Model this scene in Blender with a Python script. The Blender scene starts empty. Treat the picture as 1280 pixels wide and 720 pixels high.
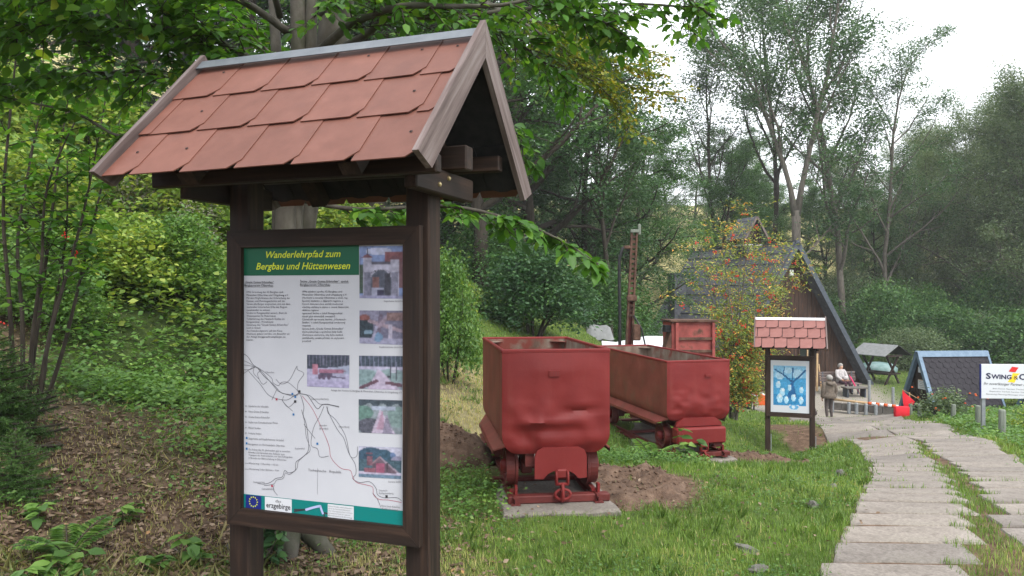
import bpy, bmesh, math, random
import numpy as np
from mathutils import Vector, Matrix

R = math.radians
scn = bpy.context.scene
COL = scn.collection

# ------------------------------------------------------------------ camera, sky, sun, exposure
EYE, F, HZ = 1.65, 950.0, 362.0          # eye height (m), focal length and horizon row in photo pixels
cam_d = bpy.data.cameras.new('camera')
cam = bpy.data.objects.new('camera', cam_d)
COL.objects.link(cam)
cam.location = (0, 0, EYE)
cam.rotation_euler = (R(90), 0, 0)
cam_d.sensor_width = 36.0
cam_d.lens = 36.0 * F / 1280.0
cam_d.shift_y = (HZ - 360.0) / 1280.0
cam_d.clip_start = 0.05
cam_d.clip_end = 2000.0
scn.camera = cam

SUN_EL, SUN_AZ = 52.0, 150.0              # overcast: a weak, very soft sun, high behind the camera's right shoulder
world = bpy.data.worlds.new('World')
scn.world = world
world.use_nodes = True
wt = world.node_tree
wt.nodes.clear()
wo = wt.nodes.new('ShaderNodeOutputWorld')
wb = wt.nodes.new('ShaderNodeBackground')
sk = wt.nodes.new('ShaderNodeTexSky')
sk.sky_type = 'NISHITA'
sk.sun_disc = False
sk.sun_elevation = R(SUN_EL)
sk.sun_rotation = R(SUN_AZ)
sk.dust_density = 4.0
cl = wt.nodes.new('ShaderNodeMix')        # the even cloud layer over the blue
cl.data_type = 'RGBA'
cl.inputs[0].default_value = 0.88
cl.inputs[7].default_value = (10.4, 10.7, 11.2, 1)
wt.links.new(sk.outputs[0], cl.inputs[6])
wt.links.new(cl.outputs[2], wb.inputs[0])
wb.inputs[1].default_value = 0.1
wt.links.new(wb.outputs[0], wo.inputs[0])

sun_d = bpy.data.lights.new('sun', 'SUN')
sun_d.energy = 1.5
sun_d.angle = R(25)
sun_d.color = (1.0, 0.96, 0.9)
sun = bpy.data.objects.new('sun', sun_d)
COL.objects.link(sun)
sun.location = (0, 0, 40)
a, e = R(SUN_AZ), R(SUN_EL)
sd = Vector((math.sin(a) * math.cos(e), math.cos(a) * math.cos(e), math.sin(e)))
sun.rotation_euler = sd.to_track_quat('Z', 'Y').to_euler()

scn.view_settings.view_transform = 'Standard'
scn.view_settings.look = 'None'
scn.view_settings.gamma = 1.0
scn.view_settings.exposure = 1.24
scn.view_settings.use_curve_mapping = False
scn.render.engine = 'CYCLES'
scn.cycles.max_bounces = 6
scn.cycles.diffuse_bounces = 3
scn.cycles.glossy_bounces = 2
scn.cycles.transmission_bounces = 4
scn.cycles.transparent_max_bounces = 6
scn.cycles.use_denoising = True

rng = np.random.default_rng(7)
random.seed(7)

# ------------------------------------------------------------------ helpers: scene objects
def tag(o, label=None, cat=None, group=None, kind=None):
    if label: o['label'] = label
    if cat: o['category'] = cat
    if group: o['group'] = group
    if kind: o['kind'] = kind
    return o

def empty(name, loc=(0, 0, 0), rz=0.0, label=None, cat=None, group=None, kind=None):
    o = bpy.data.objects.new(name, None)
    o.empty_display_size = 0.2
    COL.objects.link(o)
    o.location = loc
    o.rotation_euler = (0, 0, rz)
    return tag(o, label, cat, group, kind)

def link(name, me, mat=None, parent=None, loc=None):
    o = bpy.data.objects.new(name, me)
    COL.objects.link(o)
    if mat is not None and not me.materials:
        for m in (mat if isinstance(mat, (list, tuple)) else [mat]):
            me.materials.append(m)
    if parent is not None: o.parent = parent
    if loc is not None: o.location = loc
    return o

def copy_tree(o, parent=None):
    c = o.copy()
    COL.objects.link(c)
    c.parent = parent
    for ch in list(o.children):
        copy_tree(ch, c)
    return c

def at(px, py, D):
    """A point of the place from its photo pixel and its distance."""
    return Vector(((px - 640.0) / F * D, D, EYE - (py - HZ) / F * D))

class MB:
    """Collects simple solids, then becomes ONE mesh."""
    def __init__(s): s.v = []; s.f = []; s.m = []; s.cur = 0
    def add(s, vs, fs):
        b = len(s.v)
        s.v += [tuple(p) for p in vs]
        s.f += [tuple(i + b for i in f) for f in fs]
        s.m += [s.cur] * len(fs)
        return s
    def box(s, c, d, M=None, ch=0.0):
        x, y, z = d[0] / 2, d[1] / 2, d[2] / 2
        if ch > 0:
            vs, fs = chamfer_box(x, y, z, ch)
        else:
            vs = [(-x,-y,-z),(x,-y,-z),(x,y,-z),(-x,y,-z),(-x,-y,z),(x,-y,z),(x,y,z),(-x,y,z)]
            fs = [(0,3,2,1),(4,5,6,7),(0,1,5,4),(1,2,6,5),(2,3,7,6),(3,0,4,7)]
        c = Vector(c)
        vs = [(M @ Vector(p) if M else Vector(p)) + c for p in vs]
        return s.add(vs, fs)
    def bar(s, a, b, w, h, up=(0, 0, 1), ch=0.0):
        """A beam of section w x h from a to b."""
        a, b = Vector(a), Vector(b)
        d = b - a; L = d.length; d.normalize()
        up = Vector(up)
        if abs(d.dot(up)) > 0.98: up = Vector((0, 1, 0))
        x = d.cross(up).normalized(); z = x.cross(d).normalized()
        M = Matrix((x, d, z)).transposed()
        return s.box((a + b) / 2, (w, L, h), M, ch)
    def tube(s, pts, rad, n=8, cap=True):
        pts = [Vector(p) for p in pts]
        if not isinstance(rad, (list, tuple, np.ndarray)): rad = [rad] * len(pts)
        vs, fs = [], []
        ref = None
        for i, p in enumerate(pts):
            d = (pts[min(i + 1, len(pts) - 1)] - pts[max(i - 1, 0)]).normalized()
            if ref is None:
                ref = d.orthogonal().normalized()
            ref = (ref - d * ref.dot(d)).normalized()
            w = d.cross(ref)
            for k in range(n):
                t = 2 * math.pi * k / n
                vs.append(p + (ref * math.cos(t) + w * math.sin(t)) * rad[i])
        for i in range(len(pts) - 1):
            for k in range(n):
                a, b = i * n + k, i * n + (k + 1) % n
                fs.append((a, b, b + n, a + n))
        if cap:
            fs.append(tuple(range(n - 1, -1, -1)))
            fs.append(tuple(range(len(vs) - n, len(vs))))
        return s.add(vs, fs)
    def lathe(s, prof, c=(0, 0, 0), axis='z', n=16, cap=True):
        """prof: (radius, height) pairs turned about an axis."""
        vs, fs = [], []
        for r, h in prof:
            for k in range(n):
                t = 2 * math.pi * k / n
                x, y = r * math.cos(t), r * math.sin(t)
                p = (x, y, h) if axis == 'z' else ((h, x, y) if axis == 'x' else (y, h, x))
                vs.append((p[0] + c[0], p[1] + c[1], p[2] + c[2]))
        for i in range(len(prof) - 1):
            for k in range(n):
                a, b = i * n + k, i * n + (k + 1) % n
                fs.append((a, b, b + n, a + n))
        if cap:
            fs.append(tuple(range(n - 1, -1, -1)))
            fs.append(tuple(range(len(vs) - n, len(vs))))
        return s.add(vs, fs)
    def prism(s, poly, y0, y1, axis='y'):
        """Polygon (a, b) extruded along an axis: y -> (a, y, b), z -> (a, b, z), x -> (x, a, b)."""
        n = len(poly)
        def P(p, h): return (p[0], h, p[1]) if axis == 'y' else ((p[0], p[1], h) if axis == 'z' else (h, p[0], p[1]))
        vs = [P(p, y0) for p in poly] + [P(p, y1) for p in poly]
        fs = [tuple(range(n)), tuple(range(2 * n - 1, n - 1, -1))]
        fs += [(i, i + n, (i + 1) % n + n, (i + 1) % n) for i in range(n)]
        return s.add(vs, fs)
    def mesh(s, name, smooth=False, fix=True):
        me = bpy.data.meshes.new(name)
        me.from_pydata(s.v, [], s.f)
        if any(s.m): me.polygons.foreach_set('material_index', s.m)
        if fix:
            bm = bmesh.new(); bm.from_mesh(me)
            bmesh.ops.recalc_face_normals(bm, faces=bm.faces)
            bm.to_mesh(me); bm.free()
        if smooth: me.polygons.foreach_set('use_smooth', [True] * len(me.polygons))
        me.update()
        return me
    def build(s, name, mat, parent=None, smooth=False, loc=None):
        return link(name, s.mesh(name, smooth), mat, parent, loc)

def chamfer_box(x, y, z, c):
    c = min(c, x * 0.9, y * 0.9, z * 0.9)
    vs = []
    for sx in (-1, 1):
        for sy in (-1, 1):
            for sz in (-1, 1):
                vs += [(sx * (x - c), sy * (y - c), sz * z), (sx * (x - c), sy * y, sz * (z - c)), (sx * x, sy * (y - c), sz * (z - c))]
    bm = bmesh.new()
    for p in vs: bm.verts.new(p)
    r = bmesh.ops.convex_hull(bm, input=bm.verts)
    bm.verts.index_update()
    out = [tuple(v.co) for v in bm.verts]
    fs = [tuple(v.index for v in f.verts) for f in bm.faces]
    bm.free()
    return out, fs

def np_mesh(name, V, Fc, mat=None, smooth=False, attrs=None):
    """V (n,3), Fc (m,k) -> mesh, fast. attrs: {name: per-vertex floats or (n,3) colours}"""
    V = np.asarray(V, np.float32).reshape(-1, 3); Fc = np.asarray(Fc, np.int32)
    me = bpy.data.meshes.new(name)
    m, k = Fc.shape
    me.vertices.add(len(V)); me.vertices.foreach_set('co', V.ravel())
    me.loops.add(m * k); me.loops.foreach_set('vertex_index', Fc.ravel())
    me.polygons.add(m)
    me.polygons.foreach_set('loop_start', np.arange(0, m * k, k, dtype=np.int32))
    if smooth: me.polygons.foreach_set('use_smooth', np.ones(m, bool))
    for an, av in (attrs or {}).items():
        av = np.asarray(av, np.float32)
        if av.ndim == 1:
            at_ = me.attributes.new(an, 'FLOAT', 'POINT'); at_.data.foreach_set('value', av)
        else:
            at_ = me.attributes.new(an, 'FLOAT_COLOR', 'POINT')
            at_.data.foreach_set('color', np.concatenate([av, np.ones((len(av), 1), np.float32)], 1).ravel())
    me.update(calc_edges=True)
    if mat is not None: me.materials.append(mat)
    return me

# ------------------------------------------------------------------ helpers: materials
def _mat(name):
    m = bpy.data.materials.new(name); m.use_nodes = True
    nt = m.node_tree; nt.nodes.clear()
    out = nt.nodes.new('ShaderNodeOutputMaterial')
    b = nt.nodes.new('ShaderNodeBsdfPrincipled')
    nt.links.new(b.outputs[0], out.inputs[0])
    return m, nt, b, out

def _noise(nt, scale, detail=4, stretch=None, coord='Object', rough=0.6):
    tc = nt.nodes.new('ShaderNodeTexCoord')
    n = nt.nodes.new('ShaderNodeTexNoise')
    n.inputs['Scale'].default_value = scale; n.inputs['Detail'].default_value = detail; n.inputs['Roughness'].default_value = rough
    src = tc.outputs[coord]
    if stretch:
        mp = nt.nodes.new('ShaderNodeMapping'); mp.inputs['Scale'].default_value = stretch
        nt.links.new(src, mp.inputs[0]); src = mp.outputs[0]
    nt.links.new(src, n.inputs['Vector'])
    return n

def _ramp(nt, fac, stops):
    r = nt.nodes.new('ShaderNodeValToRGB')
    el = r.color_ramp.elements
    while len(el) < len(stops): el.new(0.5)
    for q, (p, c) in zip(el, stops):
        q.position = p; q.color = (c[0], c[1], c[2], 1)
    nt.links.new(fac, r.inputs[0])
    return r

def _mix(nt, fac, a, b, typ='MIX'):
    m = nt.nodes.new('ShaderNodeMix'); m.data_type = 'RGBA'; m.blend_type = typ
    if isinstance(fac, float): m.inputs[0].default_value = fac
    else: nt.links.new(fac, m.inputs[0])
    for i, q in ((6, a), (7, b)):
        if isinstance(q, tuple): m.inputs[i].default_value = (q[0], q[1], q[2], 1)
        else: nt.links.new(q, m.inputs[i])
    return m.outputs[2]

def _bump(nt, b, h, strength=0.4, dist=0.01):
    bp = nt.nodes.new('ShaderNodeBump'); bp.inputs['Strength'].default_value = strength; bp.inputs['Distance'].default_value = dist
    nt.links.new(h, bp.inputs['Height']); nt.links.new(bp.outputs[0], b.inputs['Normal'])

def surf(name, stops, scale=6, detail=5, rough=0.75, stretch=None, bump=0.3, dist=0.006, fine=40, metal=0.0, spec=0.3, blotch=None, coord='Object', rand=0.0):
    """A plain surface: colour from noise between stops, fine bump, optional large blotches (colour, scale, lo, hi)."""
    m, nt, b, out = _mat(name)
    n = _noise(nt, scale, detail, stretch, coord)
    c = _ramp(nt, n.outputs[0], stops).outputs[0]
    if blotch:
        col, sc, lo, hi = blotch
        n2 = _noise(nt, sc, 5, None, coord)
        r2 = _ramp(nt, n2.outputs[0], [(lo, (0, 0, 0)), (hi, (1, 1, 1))])
        c = _mix(nt, r2.outputs[0], c, tuple(col))
    if rand:
        oi = nt.nodes.new('ShaderNodeObjectInfo')
        rr = _ramp(nt, oi.outputs['Random'], [(0, (1 - rand,) * 3), (1, (1 + rand,) * 3)])
        c = _mix(nt, 1.0, c, rr.outputs[0], 'MULTIPLY')
    nt.links.new(c, b.inputs['Base Color'])
    b.inputs['Roughness'].default_value = rough; b.inputs['Metallic'].default_value = metal
    b.inputs['Specular IOR Level'].default_value = spec
    if bump:
        n3 = _noise(nt, fine, 4, stretch, coord)
        _bump(nt, b, n3.outputs[0], bump, dist)
    return m

def plain(name, col, rough=0.7, metal=0.0, spec=0.3):
    m, nt, b, out = _mat(name)
    b.inputs['Base Color'].default_value = (*col, 1); b.inputs['Roughness'].default_value = rough
    b.inputs['Metallic'].default_value = metal; b.inputs['Specular IOR Level'].default_value = spec
    return m

def leafy(name, stops, trans=0.35, rough=0.45, spec=0.3):
    """Foliage: colour by the leaf's own 'tint', some light through the blade."""
    m, nt, b, out = _mat(name)
    at_ = nt.nodes.new('ShaderNodeAttribute'); at_.attribute_name = 'tint'
    oi = nt.nodes.new('ShaderNodeObjectInfo')
    rp = _ramp(nt, at_.outputs['Fac'], stops)
    rr = _ramp(nt, oi.outputs['Random'], [(0, (0.82, 0.85, 0.85)), (1, (1.15, 1.12, 1.1))])
    c = _mix(nt, 1.0, rp.outputs[0], rr.outputs[0], 'MULTIPLY')
    nt.links.new(c, b.inputs['Base Color'])
    b.inputs['Roughness'].default_value = rough; b.inputs['Specular IOR Level'].default_value = spec
    tr = nt.nodes.new('ShaderNodeBsdfTranslucent')
    c2 = _mix(nt, 1.0, c, (1.35, 1.35, 0.75), 'MULTIPLY')
    nt.links.new(c2, tr.inputs[0])
    mx = nt.nodes.new('ShaderNodeMixShader'); mx.inputs[0].default_value = trans
    nt.links.new(b.outputs[0], mx.inputs[1]); nt.links.new(tr.outputs[0], mx.inputs[2])
    nt.links.new(mx.outputs[0], out.inputs[0])
    return m

def printed(name, rough=0.5):
    """Flat print: colour stored on the sheet."""
    m, nt, b, out = _mat(name)
    at_ = nt.nodes.new('ShaderNodeAttribute'); at_.attribute_name = 'ink'
    nt.links.new(at_.outputs['Color'], b.inputs['Base Color'])
    b.inputs['Roughness'].default_value = rough; b.inputs['Specular IOR Level'].default_value = 0.2
    return m

M = {}
def wood(name, dark, mid, light, axis, bl=None, rough=0.7):
    st = {'x': (1.2, 22, 22), 'y': (22, 1.2, 22), 'z': (22, 22, 1.2)}[axis]
    M[name] = surf(name, [(0.25, dark), (0.5, mid), (0.78, light)], 1.6, 6, rough, st, 0.5, 0.004, 2.2, blotch=bl, rand=0.12)
for ax in 'xyz':
    wood('brown_wood_' + ax, (0.006, 0.0034, 0.0025), (0.0165, 0.0085, 0.0055), (0.055, 0.03, 0.019), ax)
    wood('grey_wood_' + ax, (0.05, 0.034, 0.031), (0.115, 0.086, 0.08), (0.21, 0.18, 0.172), ax)
    wood('hut_wood_' + ax, (0.011, 0.0065, 0.0045), (0.028, 0.0135, 0.0085), (0.10, 0.044, 0.02), ax)
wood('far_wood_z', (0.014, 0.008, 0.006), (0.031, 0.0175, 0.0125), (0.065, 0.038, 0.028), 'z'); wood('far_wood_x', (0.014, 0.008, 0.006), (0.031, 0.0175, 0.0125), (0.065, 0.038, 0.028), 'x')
for nm_, an_ in (('grey_wood_front', 46.0), ('grey_wood_back', -46.0)):
    m_ = surf(nm_, [(0.25, (0.05, 0.034, 0.031)), (0.5, (0.115, 0.086, 0.08)), (0.78, (0.21, 0.18, 0.172))], 1.6, 6, 0.8, (22, 22, 1.2), 0.6, 0.004, 2.2, rand=0.12)
    for nd in [q_ for q_ in m_.node_tree.nodes if q_.type == 'MAPPING']:
        rot = m_.node_tree.nodes.new('ShaderNodeMapping'); rot.inputs['Rotation'].default_value = (R(an_), 0, 0)
        src_ = nd.inputs[0].links[0].from_socket
        m_.node_tree.links.new(src_, rot.inputs[0]); m_.node_tree.links.new(rot.outputs[0], nd.inputs[0])
    M[nm_] = m_
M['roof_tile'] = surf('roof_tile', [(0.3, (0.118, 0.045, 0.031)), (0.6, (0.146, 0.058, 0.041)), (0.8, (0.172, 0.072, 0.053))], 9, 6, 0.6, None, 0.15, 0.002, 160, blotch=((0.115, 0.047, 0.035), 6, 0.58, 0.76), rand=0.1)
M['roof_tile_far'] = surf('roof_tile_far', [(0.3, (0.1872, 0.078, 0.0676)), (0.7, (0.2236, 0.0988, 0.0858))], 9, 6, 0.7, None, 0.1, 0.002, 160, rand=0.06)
M['zinc'] = surf('zinc', [(0.3, (0.0992, 0.1141, 0.129)), (0.7, (0.1488, 0.1637, 0.1786))], 12, 5, 0.45, None, 0.1, 0.002, 80, metal=0.5)
M['felt'] = surf('felt', [(0.3, (0.012, 0.012, 0.014)), (0.7, (0.028, 0.027, 0.03))], 20, 5, 0.9, None, 0.4, 0.003, 200)
M['brass'] = plain('brass', (0.45, 0.36, 0.2), 0.35, 0.9)
M['nail'] = plain('nail', (0.03, 0.02, 0.018), 0.6, 0.5)
M['paper'] = surf('paper', [(0.3, (0.42, 0.43, 0.47)), (0.7, (0.47, 0.48, 0.52))], 3, 4, 0.35, None, 0, spec=0.35)
M['banner'] = plain('banner', (0.527, 0.544, 0.578), 0.4)
M['ink'] = plain('ink', (0.035, 0.035, 0.04), 0.5)
M['ink_soft'] = plain('ink_soft', (0.13, 0.13, 0.145), 0.5)
M['ink_blue'] = plain('ink_blue', (0.02, 0.13, 0.33), 0.5)
M['ink_red'] = plain('ink_red', (0.33, 0.03, 0.06), 0.5)
M['ink_yellow'] = plain('ink_yellow', (0.52, 0.58, 0.03), 0.5)
M['green_print'] = plain('green_print', (0.006, 0.085, 0.045), 0.35)
M['teal_print'] = plain('teal_print', (0.004, 0.16, 0.15), 0.35)
M['eu_blue'] = plain('eu_blue', (0.012, 0.02, 0.15), 0.35)
M['lilac'] = plain('lilac', (0.36, 0.4, 0.62), 0.4)
M['print'] = printed('print')
M['cart_red'], nt, b, out = _mat('cart_red')
_a = _noise(nt, 2.6, 8); _b = _noise(nt, 7, 9, None, 'Object', 0.75); _c = _noise(nt, 38, 5); _d = _noise(nt, 5, 6, (3, 3, .35))
_k = _ramp(nt, _a.outputs[0], [(0.3, (0.115, 0.0115, 0.0115)), (0.55, (0.15, 0.0165, 0.016)), (0.8, (0.18, 0.025, 0.023))]).outputs[0]
_k = _mix(nt, _ramp(nt, _d.outputs[0], [(0.55, (0, 0, 0)), (0.8, (.3, .3, .3))]).outputs[0], _k, (0.19, 0.055, 0.043))
_k = _mix(nt, _ramp(nt, _b.outputs[0], [(0.64, (0, 0, 0)), (0.70, (.8, .8, .8))]).outputs[0], _k, (0.075, 0.022, 0.016))
nt.links.new(_k, b.inputs['Base Color']); b.inputs['Specular IOR Level'].default_value = 0.22
nt.links.new(_ramp(nt, _a.outputs[0], [(0.3, (.42, .42, .42)), (0.7, (.62, .62, .62))]).outputs[0], b.inputs['Roughness'])
_bump(nt, b, _mix(nt, 0.5, _b.outputs[0], _c.outputs[0]), 0.3, 0.006)
M['cart_red_side'] = surf('cart_red_side', [(0.3, (0.1275, 0.02625, 0.0195)), (0.55, (0.18, 0.04125, 0.0315)), (0.8, (0.225, 0.0675, 0.0525))], 3.5, 6, 0.6, None, 0.25, 0.004, 30, blotch=((0.12, 0.0525, 0.03375), 4, 0.5, 0.75))
M['cart_dark'] = surf('cart_dark', [(0.3, (0.075, 0.0135, 0.012)), (0.7, (0.12, 0.0225, 0.0195))], 6, 5, 0.6, None, 0.3, 0.004, 40)
M['cart_inside'] = surf('cart_inside', [(0.25, (0.07, 0.035, 0.025)), (0.5, (0.17, 0.13, 0.10)), (0.75, (0.28, 0.24, 0.2))], 5, 6, 0.85, (1, 1, 0.35), 0.4, 0.004, 40, blotch=((0.16, 0.04, 0.03), 4, 0.5, 0.62))
M['rust'] = surf('rust', [(0.3, (0.035, 0.018, 0.013)), (0.55, (0.085, 0.042, 0.028)), (0.8, (0.16, 0.095, 0.07))], 9, 6, 0.8, None, 0.4, 0.004, 60)
M['loader_red'] = surf('loader_red', [(0.25, (0.12, 0.02625, 0.0225)), (0.5, (0.2475, 0.05625, 0.04875)), (0.8, (0.285, 0.09, 0.075))], 5, 6, 0.7, None, 0.3, 0.004, 40, blotch=((0.0675, 0.03, 0.01875), 5, 0.55, 0.7))
M['concrete'] = surf('concrete', [(0.25, (0.07172, 0.06458, 0.05738)), (0.5, (0.1148, 0.1051, 0.09563)), (0.8, (0.1578, 0.1459, 0.1339))], 5, 8, 0.9, None, 0.5, 0.006, 60, blotch=((0.06215, 0.05738, 0.04304), 2.2, 0.52, 0.75), rand=0.1)
M['slab'], nt, b, out = _mat('slab')
_a = _noise(nt, 3.2, 10, None, 'Object', 0.7); _b = _noise(nt, 1.1, 6); _c = _noise(nt, 55, 4); _d = _noise(nt, 6.3, 8)
_k = _ramp(nt, _a.outputs[0], [(0.28, (0.135, 0.118, 0.103)), (0.48, (0.2, 0.177, 0.156)), (0.72, (0.275, 0.247, 0.222))]).outputs[0]
_k = _mix(nt, _ramp(nt, _b.outputs[0], [(0.5, (0, 0, 0)), (0.74, (0.6, 0.6, 0.6))]).outputs[0], _k, (0.135, 0.125, 0.095))
_k = _mix(nt, _ramp(nt, _d.outputs[0], [(0.60, (0, 0, 0)), (0.72, (0.6, 0.6, 0.6))]).outputs[0], _k, (0.075, 0.06, 0.048))
_k = _mix(nt, 1.0, _k, _ramp(nt, _c.outputs[0], [(0.3, (0.72, 0.72, 0.72)), (0.7, (1.2, 1.2, 1.2))]).outputs[0], 'MULTIPLY')
_o = nt.nodes.new('ShaderNodeObjectInfo'); _k = _mix(nt, 1.0, _k, _ramp(nt, _o.outputs['Random'], [(0, (0.82, 0.82, 0.83)), (1, (1.16, 1.15, 1.13))]).outputs[0], 'MULTIPLY')
nt.links.new(_k, b.inputs['Base Color']); b.inputs['Roughness'].default_value = 0.93; b.inputs['Specular IOR Level'].default_value = 0.25
_bump(nt, b, _mix(nt, 0.5, _a.outputs[0], _c.outputs[0]), 0.7, 0.012)
M['soil'] = surf('soil', [(0.25, (0.0495, 0.0297, 0.0198)), (0.5, (0.108, 0.0675, 0.045)), (0.8, (0.198, 0.135, 0.0945))], 11, 9, 0.95, None, 0.9, 0.02, 45)
M['stone'] = surf('stone', [(0.3, (0.078, 0.075, 0.066)), (0.6, (0.15, 0.144, 0.126)), (0.8, (0.216, 0.204, 0.18))], 14, 8, 0.9, None, 0.6, 0.01, 50)
M['slate'] = surf('slate', [(0.3, (0.04725, 0.04995, 0.06075)), (0.6, (0.081, 0.08505, 0.0972)), (0.8, (0.135, 0.135, 0.1418))], 6, 7, 0.75, None, 0.3, 0.006, 40, rand=0.15)
M['shed_slate'] = surf('shed_slate', [(0.3, (0.01584, 0.0144, 0.01872)), (0.7, (0.03024, 0.02736, 0.03312))], 12, 6, 0.85, None, 0.3, 0.004, 120, rand=0.2)
M['blue_metal'] = surf('blue_metal', [(0.3, (0.09, 0.14, 0.2)), (0.7, (0.14, 0.2, 0.27))], 8, 5, 0.5, None, 0.05, 0.002, 60, metal=0.2)
M['dark_metal'] = surf('dark_metal', [(0.3, (0.048, 0.0576, 0.0736)), (0.7, (0.088, 0.0992, 0.12))], 8, 5, 0.5, None, 0.05, 0.002, 60, metal=0.3)
M['glass'] = plain('glass', (0.012, 0.014, 0.016), 0.12, 0, 0.6)
M['white'] = plain('white', (0.7, 0.7, 0.72), 0.5)
M['tarp_white'] = surf('tarp_white', [(0.3, (0.62, 0.64, 0.68)), (0.7, (0.75, 0.77, 0.8))], 3, 4, 0.5, None, 0.3, 0.02, 5)
M['tarp_grey'] = surf('tarp_grey', [(0.3, (0.144, 0.15, 0.15)), (0.7, (0.216, 0.222, 0.222))], 5, 5, 0.7, None, 0.4, 0.02, 8)
M['hose'] = plain('hose', (0.014, 0.014, 0.016), 0.5)
M['post_green'] = surf('post_green', [(0.25, (0.09, 0.105, 0.085)), (0.7, (0.19, 0.21, 0.175))], 3, 6, 0.85, (14, 14, 1.2), 0.5, 0.004, 4, rand=0.1)
M['galv'] = surf('galv', [(0.3, (0.22, 0.24, 0.26)), (0.7, (0.34, 0.36, 0.38))], 12, 4, 0.5, None, 0.05, 0.002, 60, metal=0.5)
M['flag_red'] = plain('flag_red', (0.55, 0.012, 0.025), 0.75)
M['orange'] = plain('orange', (0.52, 0.088, 0.016), 0.7)
M['pink'] = plain('pink', (0.55, 0.03, 0.12), 0.7)
M['pine'] = surf('pine', [(0.3, (0.32, 0.2, 0.1)), (0.7, (0.46, 0.33, 0.19))], 6, 5, 0.7, None, 0.1, 0.003, 40)
M['skin'] = plain('skin', (0.48, 0.27, 0.19), 0.55)
M['hair_grey'] = surf('hair_grey', [(0.3, (0.21, 0.198, 0.18)), (0.7, (0.33, 0.318, 0.3))], 60, 4, 0.7, None, 0.4, 0.004, 150)
M['jacket_brown'] = surf('jacket_brown', [(0.3, (0.09, 0.072, 0.057)), (0.7, (0.165, 0.135, 0.108))], 14, 4, 0.85, None, 0.4, 0.01, 14)
M['trousers_grey'] = surf('trousers_grey', [(0.3, (0.055, 0.045, 0.042)), (0.7, (0.095, 0.078, 0.072))], 16, 4, 0.9, None, 0.3, 0.01, 20)
M['jacket_blue'] = surf('jacket_blue', [(0.3, (0.03, 0.045, 0.075)), (0.7, (0.07, 0.09, 0.13))], 14, 4, 0.85, None, 0.4, 0.01, 14)
M['coat_pale'] = surf('coat_pale', [(0.3, (0.3, 0.28, 0.28)), (0.7, (0.46, 0.43, 0.43))], 14, 4, 0.85, None, 0.4, 0.01, 14)
M['trousers_plum'] = plain('trousers_plum', (0.05, 0.018, 0.03), 0.85)
M['shoe'] = plain('shoe', (0.02, 0.016, 0.015), 0.6)
BARK = [(0.25, (0.045, 0.038, 0.03)), (0.5, (0.11, 0.095, 0.078)), (0.8, (0.2, 0.18, 0.15))]
M['bark_grey'] = surf('bark_grey', BARK, 5, 8, 0.9, (3, 3, 0.6), 0.8, 0.02, 12)
M['bark_beech'] = surf('bark_beech', [(0.25, (0.0294, 0.02548, 0.0196)), (0.5, (0.0686, 0.06125, 0.049)), (0.8, (0.1225, 0.1152, 0.098))], 5, 8, 0.85, (2, 2, 1.2), 0.4, 0.01, 14, blotch=((0.0343, 0.04165, 0.0196), 3, 0.5, 0.7))
M['bark_dark'] = surf('bark_dark', [(0.3, (0.02, 0.016, 0.012)), (0.7, (0.06, 0.048, 0.036))], 6, 6, 0.9, (3, 3, 0.7), 0.5, 0.01, 14)
M['bark_pale'] = surf('bark_pale', [(0.3, (0.075, 0.06375, 0.051)), (0.7, (0.18, 0.1575, 0.1312))], 4, 6, 0.9, (3, 3, 0.6), 0.5, 0.01, 10)
G = lambda *c: c
M['leaf_beech'] = leafy('leaf_beech', [(0.0, G(0.0305, 0.08388, 0.01372)), (0.55, G(0.06405, 0.1754, 0.01982)), (0.9, G(0.1525, 0.2898, 0.02745)), (1.0, G(0.3812, 0.3812, 0.04575))], 0.42)
M['leaf_gold'] = leafy('leaf_gold', [(0.0, G(0.06, 0.13, 0.014)), (0.45, G(0.14, 0.18, 0.016)), (0.8, G(0.27, 0.235, 0.02)), (1.0, G(0.34, 0.20, 0.03))], 0.4)
M['leaf_mid'] = leafy('leaf_mid', [(0.0, G(0.03445, 0.09083, 0.02819)), (0.6, G(0.06577, 0.1566, 0.04072)), (1.0, G(0.1331, 0.2349, 0.05481))], 0.3)
M['leaf_dark'] = leafy('leaf_dark', [(0.0, G(0.027, 0.069, 0.03)), (0.6, G(0.051, 0.12, 0.042)), (1.0, G(0.09, 0.1725, 0.051))], 0.25)
M['leaf_ash'] = leafy('leaf_ash', [(0.0, G(0.034, 0.078, 0.034)), (0.6, G(0.062, 0.135, 0.05)), (1.0, G(0.115, 0.19, 0.062))], 0.3)
M['leaf_willow'] = leafy('leaf_willow', [(0.0, G(0.065, 0.105, 0.055)), (0.6, G(0.12, 0.175, 0.085)), (1.0, G(0.2, 0.25, 0.125))], 0.35)
M['leaf_spruce'] = leafy('leaf_spruce', [(0.0, G(0.021, 0.054, 0.036)), (0.6, G(0.042, 0.09, 0.054)), (1.0, G(0.075, 0.1275, 0.0675))], 0.1)
M['leaf_young_spruce'] = leafy('leaf_young_spruce', [(0.0, G(0.035, 0.08, 0.02)), (0.7, G(0.065, 0.14, 0.03)), (1.0, G(0.12, 0.2, 0.045))], 0.2)
M['leaf_yellow_green'] = leafy('leaf_yellow_green', [(0.0, G(0.078, 0.156, 0.0338)), (0.55, G(0.1885, 0.2795, 0.052)), (1.0, G(0.39, 0.429, 0.0845))], 0.4)
M['leaf_fresh'] = leafy('leaf_fresh', [(0.0, G(0.046, 0.1035, 0.0253)), (0.6, G(0.0943, 0.1932, 0.0414)), (1.0, G(0.1782, 0.2875, 0.06325))], 0.35)
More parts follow.
